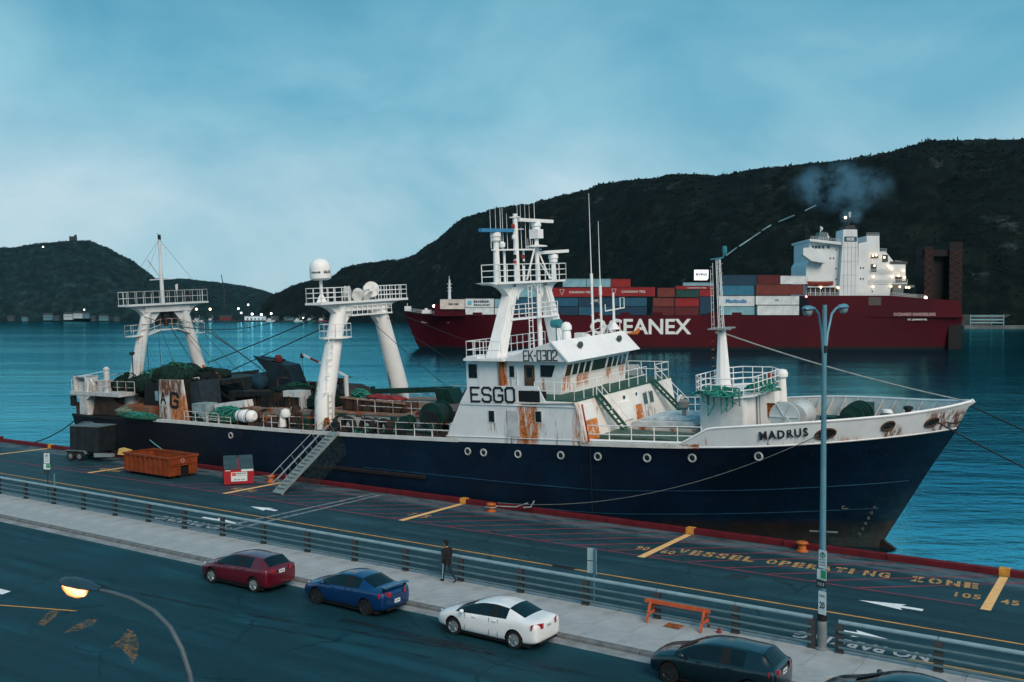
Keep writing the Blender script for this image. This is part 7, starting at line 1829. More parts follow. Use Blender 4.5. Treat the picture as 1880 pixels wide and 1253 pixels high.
for p in pmesh.polygons:
    c = p.center; p.use_smooth = True
    hand = abs(c.y) > .205 and c.z < .87 + (.03 if c.y < 0 else 0)
    if c.z > 1.50: p.material_index = 5 if (c.z > 1.70 or (c.x < .03 and c.z > 1.56)) else 2
    elif hand and c.z > .60: p.material_index = 2
    elif c.z > .86 or abs(c.y) > .215: p.material_index = 0
    elif (c.x > 0 and c.z < .085) or (c.x < -.28 and c.z < .15 and c.x < -.25 and (c.z < .10 or c.x < -.44)): p.material_index = 3
    else: p.material_index = 4 if (abs(c.y) > .135 and abs(p.normal.y) > .8) else 1
body = link_mesh("body", pmesh, pr_)
o = MB(); o.lathe([(.112, 1.68), (.118, 1.72), (.112, 1.77), (.085, 1.805), (.03, 1.82)], (.045, 0, 0), 'z', 16); o.v = [(x if x < .05 else .05 + (x - .05) * 1.0, y * .85, z) for x, y, z in o.v]; o.prism([(.10, -.07), (.215, -.05), (.225, 0), (.215, .05), (.10, .07)], 'z', 1.69, 1.705); o.build("cap", pmat("cap_black", (.010, .010, .011), .85), pr_, smooth=True)
o = MB(); o.lathe([(.150, .80), (.162, .86), (.155, 1.0), (.150, 1.10)], (0, 0, 0), 'z', 20); o.v = [(x, y * 1.25, z) for x, y, z in o.v]; o.build("jacket_hem", _mats["jacket_black"], pr_, smooth=True)
# ================================================================== container ship crossing the harbour
DS = 365.0; KS = DS / 1767.15
_c = far_point(940, DS, z=WATER_Z)
cs = thing("container_ship", "long dark red container ship with white bridge tower lying across the harbour", "container ship", tuple(_c), -YAW)
def U(px): return (px - 940) * KS
def Zp(py): return CAM_Z - WATER_Z + (580.2 - py) * KS
HB = 13.5
def csred():
    m = bpy.data.materials.new("hull_dark_red"); m.use_nodes = True
    nt = m.node_tree; b = nt.nodes["Principled BSDF"]; tc = nt.nodes.new("ShaderNodeTexCoord").outputs["Object"]
    sp = nt.nodes.new("ShaderNodeSeparateXYZ"); nt.links.new(tc, sp.inputs[0])
    n1 = nnoise(nt, tc, .05, 6, .6); n2 = nnoise(nt, tc, .35, 7, .7, (1, 1, .2)); n3 = nnoise(nt, tc, .12, 5, .6, (.3, 1, 1))
    c = nmix(nt, nramp(nt, n1, .3, .7), (.042, .0022, .006), (.066, .003, .009))
    c = nmix(nt, nmath(nt, 'MULTIPLY', nramp(nt, n2, .6, .78), .55), c, (.03, .008, .008))
    low = nramp(nt, nmath(nt, 'ADD', sp.outputs["Z"], nmath(nt, 'MULTIPLY', n3, 1.0)), 2.0, 1.2)
    c = nmix(nt, low, c, (.010, .008, .009))
    nt.links.new(c, b.inputs["Base Color"]); b.inputs["Roughness"].default_value = .55; b.inputs["Specular IOR Level"].default_value = .12
    return m
M_CSR = csred()
M_CSW = pmat("bridge_white", (.62, .68, .70), .5, var=.07, scale=.15, rust=.05); M_CSD = pmat("bridge_dark", (.03, .035, .038), .6, var=.2); M_CSDR = pmat("ramp_dark_red", (.0055, .002, .002), .7, var=.3, scale=.3)
TB = smooth_tab([(U(735), .15), (-38, 3.4), (-30, 8.4), (-20, 11.8), (-8, 13.3), (5, 13.5), (140, 13.5), (171, 12.5)])
WB = smooth_tab([(U(764), .15), (-30, 2.6), (-20, 6.8), (-5, 11.6), (10, 13.4), (30, 13.5), (135, 13.5), (171, 9.0)])
TZ = [(U(735), Zp(571)), (U(760), Zp(576)), (U(797), Zp(579)), (U(900), Zp(580)), (U(1484), Zp(580)), (171, Zp(580))]
TB = [(a, min(b, 13.5)) for a, b in TB]; WB = [(a, min(b, 13.5)) for a, b in WB]
rows_n, rows_f = [], []
st = [U(735) + (171.5 - U(735)) * (i / 60) ** 1.35 for i in range(61)]
for s in st:
    k = (s - U(735)) / (171.5 - U(735)); xw = s + max(0, (1 - k * 5)) * (U(764) - U(735))
    bt, bw, zt = interp(TB, s), interp(WB, xw), interp(TZ, s)
    a = []
    for v in (-.15, 0, .15, .35, .6, .8, 1.0):
        q = max(0, v); b_ = bw + (bt - bw) * q ** 1.3; a.append((xw + (s - xw) * q ** .8, b_, zt * v))
    rows_n.append([(x, HB - b_, z) for x, b_, z in a]); rows_f.append([(x, HB + b_, z) for x, b_, z in a])
mb = MB(); mb.grid(rows_n); mb.grid(rows_f, flip=True); mb.add(rows_n[-1] + rows_f[-1][::-1], [tuple(range(14))]); mb.grid([[r[-1] for r in rows_n], [r[-1] for r in rows_f]])
mb.build("hull", M_CSR, cs, smooth=True)
def cbox(name, x0, y0, x1, y1, d0, d1, mat, parent=cs):
    o = MB(); o.box(U(x0), U(x1), d0, d1, Zp(y1), Zp(y0)); return o.build(name, mat, parent)
def cpoly(name, pts, d0, d1, mat, parent=cs):
    o = MB(); o.prism([(U(x), Zp(y)) for x, y in pts], 'y', d0, d1); return o.build(name, mat, parent)
cpoly("forecastle_breakwater", [(797, 581), (797, 562), (801, 558), (812, 558), (812, 570), (853, 570), (853, 581)], 1.5, 25, M_CSR)
for x0 in (838, 868, 940, 965, 995, 1012, 1090, 1140, 1200, 1300, 1345):
    cbox("hatch_rail", x0, 574, x0 + 17, 581, .4, 3, M_CSR)
# stern part
cpoly("stern_house", [(1484, 581), (1484, 543), (1640, 543.5), (1700, 549), (1762, 552), (1766, 581)], .02, 27, M_CSR)
for (x0, y0, x1, y1) in ((1700, 452, 1716, 552), (1746, 444, 1770, 646)):
    cbox("stern_ramp_tower", x0, y0, x1, y1, 2, 9, M_CSDR)
for x0, x1 in ((1700, 1716), (1747, 1769)):
    for k in range(7):
        y0 = 458 + k * 13
        o = MB(); o.beam((U(x0), 1.9, Zp(y0)), (U(x1), 1.9, Zp(y0 + 13)), .25, .3); o.beam((U(x1), 1.8, Zp(y0)), (U(x0), 1.8, Zp(y0 + 13)), .25, .3); o.build("tower_brace", pmat("brace_red", (.050, .008, .007), .6, var=.3), cs)
cbox("stern_ramp_beam", 1696, 458, 1748, 470, 3, 8, M_CSDR); cbox("stern_ramp_panel", 1717, 470, 1745, 560, 6, 7, M_CSDR); cbox("stern_ramp_tower", 1762, 470, 1774, 640, 6, 10, M_CSDR)
cbox("side_door", 1594, 546, 1617, 561, -.08, .3, pmat("side_door_grey", (.07, .06, .06), .6, var=.3)); cbox("rub_rail", 1595, 581, 1766, 583, -.25, .2, M_CSR)
M_CSL = pmat("ship_letter_white", (.70, .74, .74), .5, var=.05)
# the name in tall white letters
bt0 = HB - 13.5
put_text("OCEANEX", Zp(585.5) - Zp(614.5), M_CSL, cs, (U(1083), bt0 - .12, Zp(614.5)), (0, 0, 0), .12, .022, U(1269) - U(1083), spacing=1.0)
o = MB(); o.prism([(U(1146), Zp(614)), (U(1171), Zp(614)), (U(1176), Zp(606)), (U(1172), Zp(602)), (U(1166), Zp(608))], 'y', bt0 - .30, bt0 - .27); o.build("worn_primer", M_ORANGE, cs)
put_text("OCEANEX SANDERLING", 1.25, pmat("ship_letter_pink", (.45, .30, .30), .5, var=.2), cs, (U(1640), -.14, Zp(580.5)), (0, 0, 0), .12, .03, U(1717) - U(1640)); put_text("ST. JOHN'S NL", .85, M_CSL, cs, (U(1666), -.14, Zp(589.5)), (0, 0, 0), .12, .03, U(1702) - U(1666))
# name on the flared bow
i0 = min(range(len(st)), key=lambda i: abs(st[i] - U(760))); i1 = min(range(len(st)), key=lambda i: abs(st[i] - U(810)))
p0, p1 = Vector(rows_n[i0][4]), Vector(rows_n[i1][4]); d_ = p1 - p0
put_text("OCEANEX SANDERLING", 1.3, pmat("ship_letter_pink", (.45, .30, .30), .5), cs, (p0.x - .1, p0.y - .9, Zp(594)), (0, 0, math.atan2(d_.y, d_.x)), .25, .03, U(812) - U(753))
# forecastle fittings
for x0, y0, x1, y1, d0, d1, m in ((736, 562, 748, 571, 12.5, 14.5, M_CSW), (770, 569, 786, 576, 10, 16, M_CSW), (775, 566, 780, 570, 11, 12, M_CSW)): cbox("forecastle_fitting", x0, y0, x1, y1, d0, d1, m)
def cpost(name, px, y0, y1, w0, w1, d, mat):
    o = MB(); o.tube([(U(px), d, Zp(y1)), (U(px), d, Zp(y0))], [w0, w1], 8); return o.build(name, mat, cs, smooth=True)
cpost("foremast", 822.5, 512, 550, .65, .3, 9, M_CSW)
for y in (520, 527, 533): cbox("mast_yard", 818, y, 827, y + 1.2, 8.8, 9.2, M_CSW)
cpost("mast_pole", 822, 505, 514, .15, .1, 9, M_CSW); cpost("lamp_mast", 796, 560, 578, .25, .2, 9, M_CSW); cpost("jack_staff", 741, 556, 564, .12, .08, 13.4, M_CSW)
M_WARM = glow("warm_lamp", (1.0, .60, .30), 4.0); M_COOL = glow("cool_lamp", (.85, .95, 1.0), 7.0); M_REDL = glow("red_lamp", (1.0, .12, .10), 6.0)
def clamp_(px, py, d, mat=M_WARM, r=.42):
    o = MB(); o.blob((U(px), d, Zp(py)), (r, r, r), 1, 0, 1); o.build("deck_lamp", mat, cs, smooth='all')
clamp_(793, 562, 9.0, glow("pink_lamp", (1.0, .6, .6), 6), .5)
# bridge tower
cpoly("accommodation", [(1484, 543), (1484, 487), (1489, 478), (1489, 439), (1545, 446), (1545, 543)], 3, 23, M_CSW)
cpoly("bridge_wing", [(1473, 469), (1473, 456), (1489, 455), (1500, 461), (1514, 478), (1514, 484), (1489, 480)], -.5, 3.0, M_CSW)
cpoly("bridge_roof", [(1487, 443), (1487, 439), (1545, 445), (1545, 450)], 1, 25, M_CSW)
M_CSGL = glass_mat("bridge_glass", (.012, .02, .024))
for x in (1493, 1499, 1505, 1512, 1522): cbox("bridge_window", x, 450.5, x + 5, 456, 2.9, 3.05, M_CSGL)
for x, y in ((1528, 474), (1534, 474), (1539, 493), (1539, 458), (1539, 513), (1582, 492), (1587, 492), (1582, 512), (1587, 512), (1604, 535)): cbox("porthole", x - 1, y - 1.4, x + 1, y + 1.4, 2.85 if x < 1546 else 1.6, 3.05 if x < 1546 else 1.9, M_CSGL)
cpoly("funnel_casing", [(1541, 543), (1548, 422), (1573, 422), (1578, 543)], .6, 9, M_CSW)
cbox("funnel_band", 1549.5, 435, 1572.5, 444, .45, 1.0, pmat("band_blue", (.02, .07, .11), .5)); put_text("OCX", 1.2, M_CSL, cs, (U(1553.5), .42, Zp(442.5)), (0, 0, 0), .05, .05, U(1568) - U(1553.5))
cpoly("funnel_top", [(1552, 423), (1553, 415), (1570, 413), (1573, 423)], 1.5, 8, M_CSD)
cpost("funnel_mast", 1562, 395, 416, .5, .3, 4, M_CSD); cbox("mast_yard", 1556, 398, 1580, 399.5, 3.8, 4.2, M_CSD); cpost("mast_pole", 1580, 388, 400, .25, .12, 4, M_CSD); cpost("mast_pole", 1565, 388, 398, .5, .5, 4, M_CSW)
cpoly("engine_casing", [(1578, 543), (1578, 447), (1593, 444), (1593, 433), (1616, 433), (1617, 462), (1628, 462), (1646, 484), (1665, 486), (1665, 516), (1640, 518), (1636, 543)], 1.8, 22, M_CSW)
for x0, y0, x1, y1 in ((1601, 468, 1614, 474), (1601, 485, 1611, 500), (1622, 468, 1632, 481), (1646, 508, 1658, 520), (1600, 500, 1640, 503), (1636, 480, 1668, 485), (1598, 519, 1668, 522)): cbox("deck_recess", x0, y0, x1, y1, 1.6, 1.9, pmat("recess_shadow", (.05, .06, .062), .7, var=.3) if y1 - y0 > 4 else M_CSW)  # tall ones are dark panels painted as the shade of openings
cpoly("boat_deck", [(1640, 543), (1640, 522), (1680, 524), (1680, 528), (1660, 530), (1660, 540), (1685, 542), (1685, 546), (1640, 547)], 1.0, 20, pmat("deck_grey_far", (.12, .14, .145), .6, var=.2))
cbox("lower_deck_shade_panel", 1486, 528, 1541, 543, 2.2, 3.1, pmat("deck_shadow_far", (.04, .05, .052), .7, var=.4, scale=.5))  # dark panel paints the shade of the open deck
for x in range(1490, 1541, 9): cbox("deck_stanchion", x, 527, x + 1, 543, 1.9, 2.3, M_CSW)
cbox("boat_deck_edge", 1484, 525.5, 1541, 528, 1.2, 3.4, M_CSW)
o = MB(); rows = []
for k in range(9):
    t = k / 8; x = U(1479) + (U(1531) - U(1479)) * t; w = 1.1 * (1 - (2 * t - 1) ** 4 * .9); h = .35 * abs(2 * t - 1) ** 2
    rows.append([(x, 1.2 - w, Zp(519) + h), (x, 1.2 - w * .8, Zp(523)), (x, 1.2, Zp(526) + h), (x, 1.2 + w * .8, Zp(523)), (x, 1.2 + w, Zp(519) + h), (x, 1.2, Zp(517) + h * .4), (x, 1.2 - w, Zp(519) + h)])
o.grid(rows); tag(o.build("lifeboat", pmat("lifeboat_red", (.22, .035, .025), .5, var=.15), cs, smooth=True))
for x, y0, y1 in ((1519, 412, 442), (1532, 425, 445), (1493, 405, 440), (1497, 415, 440), (1509, 425, 441)): cpost("aerial", x, y0, y1, .35 if x in (1519, 1532) else .12, .2 if x in (1519, 1532) else .06, 9, M_CSW if x in (1519, 1532) else M_CSD)
for x, y in ((1521, 417), (1533, 433)):
    o = MB(); o.blob((U(x), 9, Zp(y)), (.55, .55, .8), 1, 0, 2); o.build("radome", M_CSW, cs, smooth='all')
cpoly("radar_house", [(1511, 441), (1514, 424), (1528, 424), (1531, 445)], 7, 11, pmat("radar_house_dark", (.10, .14, .15), .6, var=.4))
for x, y in ((1603, 470), (1609, 469), (1624, 473), (1606, 488), (1605, 508.5), (1633, 489), (1638, 494), (1639, 508), (1660, 497), (1651, 507), (1662, 510), (1604, 527), (1637, 526), (1653, 527), (1665, 528), (1670, 528.5), (1508, 528), (1539, 529), (1653, 548), (1663, 548), (1675, 548)): clamp_(x, y, .9, M_WARM, .36)
clamp_(1700, 547, .5, M_WARM, .6); clamp_(1556, 399, 3.4, M_WARM, .5); clamp_(1480, 545, .2, M_REDL, .4)

# ------------------------------------------------------------------ containers
def cont_mat(name, col, wear=.15): return pmat("container_" + name, col, .55, var=.14, scale=.4, col2=tuple(x * .6 for x in col), amt2=wear, s2=.5)
def container(x0, y0, x1, y1, mat, label, texts=(), d=.8, rib=None):
    t = thing("shipping_container", label, "container", (0, 0, 0), group="containers on the far ship")
    L_, H_ = (x1 - x0) * KS - .12, (y1 - y0) * KS - .10
    t.location = cs.matrix_basis @ Vector((U(x0) + .06, d, Zp(y1) + .05)) if False else Matrix.Translation(_c) @ Matrix.Rotation(-YAW, 4, 'Z') @ Vector((U(x0) + .06, d, Zp(y1) + .05))
    t.rotation_euler = (0, 0, -YAW)
    o = MB(); n = max(8, int(L_ / .42)); prof = []
    for i in range(n):
        a = L_ * (.03 + .94 * i / n); b_ = L_ * .94 / n
        prof += [(a, .0), (a + b_ * .5, .0), (a + b_ * .62, .09), (a + b_ * .92, .09)]
    prof = [(.0, -.03), (L_ * .028, -.03)] + prof + [(L_ * .972, -.03), (L_, -.03)]
    o.grid([[(x, y, .14) for x, y in prof], [(x, y, H_ - .12) for x, y in prof]]); o.build("corrugated_side", mat, t)
    o = MB(); o.box(.02, L_ - .02, .12, 2.6, .1, H_ - .02); o.build("box_body", mat, t)
    for z0, z1 in ((0, .15), (H_ - .13, H_)):
        o = MB(); o.box(0, L_, -.06, .10, z0, z1); o.build("side_rail", mat, t)
    for xx in (0, L_ - .16):
        o = MB(); o.box(xx, xx + .16, -.07, .12, 0, H_); o.build("corner_post", mat, t)
    for (s, fx, fz, fw, fh, m) in texts:
        put_text(s, fh * H_, m, t, (fx * L_, -.10, fz * H_), (0, 0, 0), .02, .035, fw * L_)
    return t
C_RED = cont_mat("red", (.26, .018, .022)); C_BRN = cont_mat("brown", (.16, .035, .028)); C_BLU = cont_mat("blue", (.018, .095, .16)); C_BLUD = cont_mat("navy", (.012, .045, .085)); C_LBL = cont_mat("pale_blue", (.20, .40, .47)); C_WHT = cont_mat("white", (.62, .68, .70)); C_PNK = cont_mat("cream", (.60, .55, .52)); C_GRN = cont_mat("green", (.012, .055, .050)); C_DRED = cont_mat("dark_red", (.10, .014, .018)); C_TEAL = cont_mat("mid_blue", (.03, .17, .27))
T_PALE = pmat("container_text_pale", (.55, .50, .48), .5, var=0); T_DK = pmat("container_text_dark", (.03, .05, .07), .5, var=0); T_BL = pmat("container_text_blue", (.04, .22, .42), .5, var=0); T_RD = pmat("container_text_red", (.35, .05, .05), .5, var=0)
ct = container(807.5, 549.5, 853.5, 568, C_PNK, "cream container with small dark lettering, foremost on the far ship", [("CMA CGM", .34, .40, .40, .22, T_DK)])
ct = container(854, 548.5, 907, 564.5, C_WHT, "white container with blue square and two lines of dark lettering", [("MAERSK", .30, .52, .56, .28, T_DK), ("SEALAND", .30, .16, .56, .22, T_DK)])
o = MB(); o.box(.9, 2.4, -.13, -.1, .9, 2.3); ob = o.build("emblem", pmat("emblem_blue", (.10, .42, .55), .5, var=0), ct)
container(854, 565, 907, 578, C_WHT, "plain white container under the one with the blue square"); container(908, 549, 937, 565, C_LBL, "short pale blue container beside the white lettered one, half hidden by the mast"); container(908, 565.5, 937, 578, C_WHT, "short white container beside the mast leg, on the lowest tier")
for i, (a, b, c_) in enumerate(((938, 999, C_BLU), (1000, 1062, C_BLU), (1063, 1124, C_BLUD), (1125, 1188, C_BLU))):
    container(a, 546.8, b, 562.5, c_, ("blue container on the middle tier seen through the trawler's mast", "blue container on the middle tier under the first red lettered one", "navy container on the middle tier with a small pale mark", "blue container on the middle tier beside the brown one")[i], [("NFS", .45, .5, .14, .3, T_PALE)] if i == 2 else ())
    container(a, 563, b, 579, C_BLUD if i % 2 else C_BLU, ("blue container on the lowest tier seen through the trawler's mast", "navy container on the lowest tier left of the tall whip aerials", "blue container on the lowest tier behind the tall whip aerials", "navy container on the lowest tier above the letter N")[i])
container(938.5, 529.5, 985.5, 546, C_LBL, "pale blue container on the third tier seen inside the trawler's mast"); container(986, 528, 1008, 546, C_RED, "short red container just behind the trawler's mast")
CT = lambda: [("CANADIAN TIRE", .38, .38, .44, .26, T_PALE)]
def tri(t, L_, H_):
    o = MB(); c_ = .24 * L_
    for a, b in (((c_ - .9, H_ * .78), (c_ + .9, H_ * .78)), ((c_ - .9, H_ * .78), (c_, H_ * .18)), ((c_ + .9, H_ * .78), (c_, H_ * .18))): o.beam((a[0], -.11, a[1]), (b[0], -.11, b[1]), .03, .16, up=(0, 0, 1))
    o.build("emblem", T_PALE, t)
for a, b, y0, y1, lb in ((1009, 1102.5, 528.5, 545.5, "long red container with triangle emblem and pale lettering, nearer the mast"), (1103, 1203, 527.5, 544.5, "long red container with triangle emblem and pale lettering, behind the aerials"), (1241, 1311, 525, 531.5, "red lettered container above the dark green one")):
    t = container(a, y0, b, y1, C_RED, lb, CT() if a < 1200 else [("CANADIAN TIRE", .3, .2, .5, .4, T_PALE)])
    if a < 1200: tri(t, (b - a) * KS, (y1 - y0) * KS)
container(1033.5, 512, 1077, 527.3, C_LBL, "grey blue container on the top tier, first of two", d=1.4); container(1077.5, 512, 1121.5, 527.3, C_LBL, "grey blue container on the top tier next to the red one", d=1.4); container(1122, 512.3, 1158.5, 527, C_RED, "short red container at the end of the top tier", d=1.4)
container(1208, 528.5, 1240, 545.5, C_BRN, "short brown container beside the long red lettered ones"); container(1241.5, 532, 1284, 546, C_GRN, "dark green container in the middle of the stack", d=.3)
container(1200, 547, 1238, 563, C_BRN, "brown container on the second tier above the letter E"); container(1240, 547, 1284, 563, C_RED, "faded red container under the dark green one"); container(1199, 563.5, 1239, 579.5, C_DRED, "dark red container on the lowest tier above the letter E"); container(1240, 563.5, 1284, 579.5, C_DRED, "dark red container on the lowest tier above the letter X"); container(1285, 545, 1311, 577, C_BLUD, "tall navy container end beside the trawler's foremast")
container(1285, 531.8, 1311, 544.5, C_RED, "short red container end beside the trawler's foremast")
container(1257, 518.5, 1313, 524.8, C_LBL, "low pale blue flat rack behind the trawler's foremast", d=3.2)
container(1322, 505, 1390, 523.8, C_BLUD, "navy container on the top tier right of the foremast"); container(1321, 524.3, 1385, 542.5, C_TEAL, "mid blue container under the navy one right of the foremast")
container(1320, 543.5, 1386, 562.5, C_WHT, "white container with blue lettering right of the foremast", [("Manitoulin", .20, .30, .58, .42, T_BL)]); container(1323, 563, 1386, 578.5, C_LBL, "pale container under the white one with blue lettering")
container(1386, 523, 1391, 541, C_RED, "narrow red container end in the aft stack") if False else None
container(1389, 522.5, 1476, 541.8, C_BRN, "long brown container below the dark red one, ahead of the bridge"); container(1391, 505, 1432, 522, C_DRED, "dark red container on the top tier ahead of the bridge"); container(1433, 506.5, 1484, 522, C_WHT, "plain white container on the top tier against the bridge tower")
container(1388, 543.5, 1468, 560, C_WHT, "long white container with a small blue mark ahead of the bridge", [("OCX", .44, .4, .10, .25, T_BL)]); container(1391, 561, 1468, 579, C_WHT, "long white container on the lowest tier behind the lamp arm")

# smoke drifting from the funnel
def smoke_obj(px, py, rx, ry, rz, dens, lab):
    c = Matrix.Translation(_c) @ Matrix.Rotation(-YAW, 4, 'Z') @ Vector((U(px), 5, Zp(py)))
    o = MB(); rows = []
    o.blob((0, 0, 0), (rx, ry, rz), 2, 0, 1)
    m = bpy.data.materials.new("funnel_smoke"); m.use_nodes = True; nt = m.node_tree; nt.nodes.clear()
    out = nt.nodes.new("ShaderNodeOutputMaterial"); pv = nt.nodes.new("ShaderNodeVolumePrincipled")
    pv.inputs["Color"].default_value = (.28, .62, .86, 1); pv.inputs["Anisotropy"].default_value = .1
    tc = nt.nodes.new("ShaderNodeTexCoord").outputs["Object"]
    n = nnoise(nt, tc, .13, 7, .68, off=(px * .1, 0, 0))
    mp = nt.nodes.new("ShaderNodeMapping"); mp.inputs["Scale"].default_value = (1 / rx * 1.05, 1 / ry * 1.05, 1 / rz * 1.05); nt.links.new(tc, mp.inputs["Vector"])
    ln = nt.nodes.new("ShaderNodeVectorMath"); ln.operation = 'LENGTH'; nt.links.new(mp.outputs[0], ln.inputs[0])
    fall = nramp(nt, ln.outputs["Value"], 1.0, .40)
    d = nmath(nt, 'MULTIPLY', nmath(nt, 'MULTIPLY', nramp(nt, n, .42, .70), fall), dens)
    nt.links.new(d, pv.inputs["Density"]); nt.links.new(pv.outputs[0], out.inputs["Volume"])
    s = o.build("smoke", m, smooth='all'); s.location = c; s.rotation_euler = (0, 0, -YAW); s["kind"] = "stuff"; s["label"] = lab
smoke_obj(1550, 342, 24, 11, 12, .20, "thin blue exhaust smoke drifting over the container ship's funnel")
smoke_obj(1570, 388, 6, 4, 9, .34, "dense foot of the smoke just above the container ship's funnel")

# ================================================================== far shores
def surf_at(sampler, px, py):
    lo, hi = 0.0, 1.0
    def yy(t):
        p = sampler(px, t); dep = (p.x - CAM_X) * FWX + (p.y - CAM_Y) * FWY
        return 580.2 - (p.z - CAM_Z) / dep * 1767.15
    for _ in range(30):
        m = (lo + hi) / 2
        if yy(m) > py: lo = m
        else: hi = m
    p = sampler(px, lo); return p
# stone tower on the headland
tp = samp_l(137, 1.0); tw = thing("stone_tower", "small dark stone tower with side turret on top of the headland", "tower", (tp.x, tp.y, tp.z - 2), -YAW)
M_STONE = pmat("tower_stone", (.030, .050, .058), .9, var=.3, scale=.2)
o = MB(); o.box(-8, 6, -6, 6, 0, 15); o.build("tower_body", M_STONE, tw); o = MB(); o.lathe([(3.2, 0), (3.2, 19.5), (2.6, 20)], (6.5, -4, 0), 'z', 8); o.build("turret", M_STONE, tw)
for x in (-8, -4.6, -1.2, 2.2): o = MB(); o.box(x, x + 2, -6.2, -5.4, 15, 16.6); o.build("merlon", M_STONE, tw)
for x, z in ((-5, 5), (-1, 5), (3, 5), (-3, 10), (1, 10)): o = MB(); o.box(x - .6, x + .6, -6.1, -5.9, z, z + 2.2); o.build("window", M_CSD, tw)
# pipeline up the hillside, broken by the scrub
pl_ = tag(empty("hill_pipeline"), "pale pipeline running up the wooded hillside in broken stretches", "pipeline")
M_PIPE = pmat("pipe_pale", (.16, .30, .34), .5, var=.3, scale=.05)
for (a, b) in (((1332, 474), (1352, 459)), ((1356, 457), (1380, 441)), ((1381, 440), (1395, 431)), ((1398, 428), (1414, 418)), ((1428, 412), (1457, 400)), ((1476, 392), (1496, 382))):
    o = MB(); pa, pb = surf_at(samp_r, *a), surf_at(samp_r, *b); o.tube([pa + Vector((0, 0, 2.6)), (pa + pb) / 2 + Vector((0, 0, 2.6)), pb + Vector((0, 0, 2.6))], .85, 6); o.build("pipe_length", M_PIPE, pl_)
# lit fuel sign
sp = surf_at(samp_r, 1287, 530); dep = (sp.x - CAM_X) * FWX + (sp.y - CAM_Y) * FWY; k = dep / 1767.15
sg = thing("lit_sign", "lit white sign with dark lettering on a post at the foot of the hill", "sign", tuple(sp), -YAW)
o = MB(); o.box(-13 * k, 13 * k, -.6, .6, 15 * k, 34 * k); o.build("sign_box", glow("sign_face", (.62, .68, .72), .62), sg); o = MB(); o.tube([(0, .8, 0), (0, .8, 15 * k)], .8, 8); o.build("post", M_CSD, sg)
put_text("IRVING", 5 * k, T_DK, sg, (-10.5 * k, -.75, 23 * k), (0, 0, 0), .1, .04, 21 * k)
o = MB(); o.prism([(-7 * k, 15.6 * k), (7 * k, 15.6 * k), (2 * k, 19 * k), (-2 * k, 19 * k)], 'y', -.72, -.62); o.build("emblem", glow("sign_orange", (1.0, .45, .12), .8), sg); o = MB(); o.prism([(-3 * k, 29.5 * k), (0, 32.5 * k), (3 * k, 29.5 * k), (2 * k, 29.5 * k), (0, 31.3 * k), (-2 * k, 29.5 * k)], 'y', -.72, -.62); o.build("emblem", T_RD, sg)
# far wharf with white frames beyond the container ship's stern
wp = far_point(1830, 940, z=WATER_Z); wf = thing("far_wharf", "low concrete wharf with pale frames at the far shore behind the ship's stern", "wharf", tuple(wp), -YAW)
kk = 940 / 1767.15
o = MB(); o.box(-60 * kk, 160 * kk, 0, 30, -2, 3.4); o.build("deck", pmat("wharf_grey", (.10, .12, .125), .8, var=.3, scale=.1), wf); o = MB(); o.box(-60 * kk, 160 * kk, 20, 24, 3.4, 14); o.build("back_wall", pmat("wharf_wall", (.045, .055, .055), .9, var=.4, scale=.1), wf)
M_WFR = pmat("frame_pale", (.18, .36, .42), .6, var=.2)
for x0, x1 in ((-48, -8), (-9, 14)):
    o = MB()
    for z in (7.5, 13, 20): o.box(x0 * kk, x1 * kk, 1, 1.5, z * kk + 1.5, (z + 2) * kk + 1.5)
    for x in (x0, x1 - 1): o.box(x * kk, (x + 1.2) * kk, .9, 1.6, 3.4, 14)
    o.build("frame", M_WFR, wf)
# low shore quay and boats by the narrows
def fbase(px, D=2040): return far_point(px, D, z=WATER_Z)
KF = 2040 / 1767.15
wq = thing("harbour_quay", "long low dark quay at the foot of the far hills", "quay", tuple(fbase(540)), -YAW); o = MB(); o.box(-205 * KF, 215 * KF, 0, 40, -2, 3.2); o.build("deck", pmat("far_quay_dark", (.025, .035, .04), .9, var=.4, scale=.05), wq)
M_HS = [pmat("house_white_far", (.36, .46, .50), .7, var=.1), pmat("house_blue_far", (.08, .19, .24), .7, var=.1), pmat("house_dark_far", (.045, .07, .08), .8, var=.1), pmat("house_red_far", (.12, .03, .03), .8, var=.1)]
M_HR = pmat("house_roof_far", (.03, .04, .045), .8, var=.2); M_HWIN = pmat("house_window_far", (.015, .02, .022), .3, var=0)
def house(px, w, h, z0, mi, label, D=2045):
    p = far_point(px, D, z=0); t = thing("far_house", label, "house", (p.x, p.y, z0 - .0), -YAW, "houses under the headland")
    W_, H_ = w * KF, h * KF
    o = MB(); o.box(-W_ / 2, W_ / 2, 0, 8, -3, H_ * .65); o.build("wall", M_HS[mi], t); o = MB(); o.prism([(-.4, H_ * .65), (8.4, H_ * .65), (4, H_)], 'x', -W_ / 2 - .3, W_ / 2 + .3); o.build("roof", M_HR, t)
    for k in range(max(2, int(w / 4))):
        x = -W_ / 2 + W_ * (k + .5) / max(2, int(w / 4)); o = MB(); o.box(x - .7, x + .7, -.08, 0, H_ * .2, H_ * .42); o.build("window", M_HWIN, t)
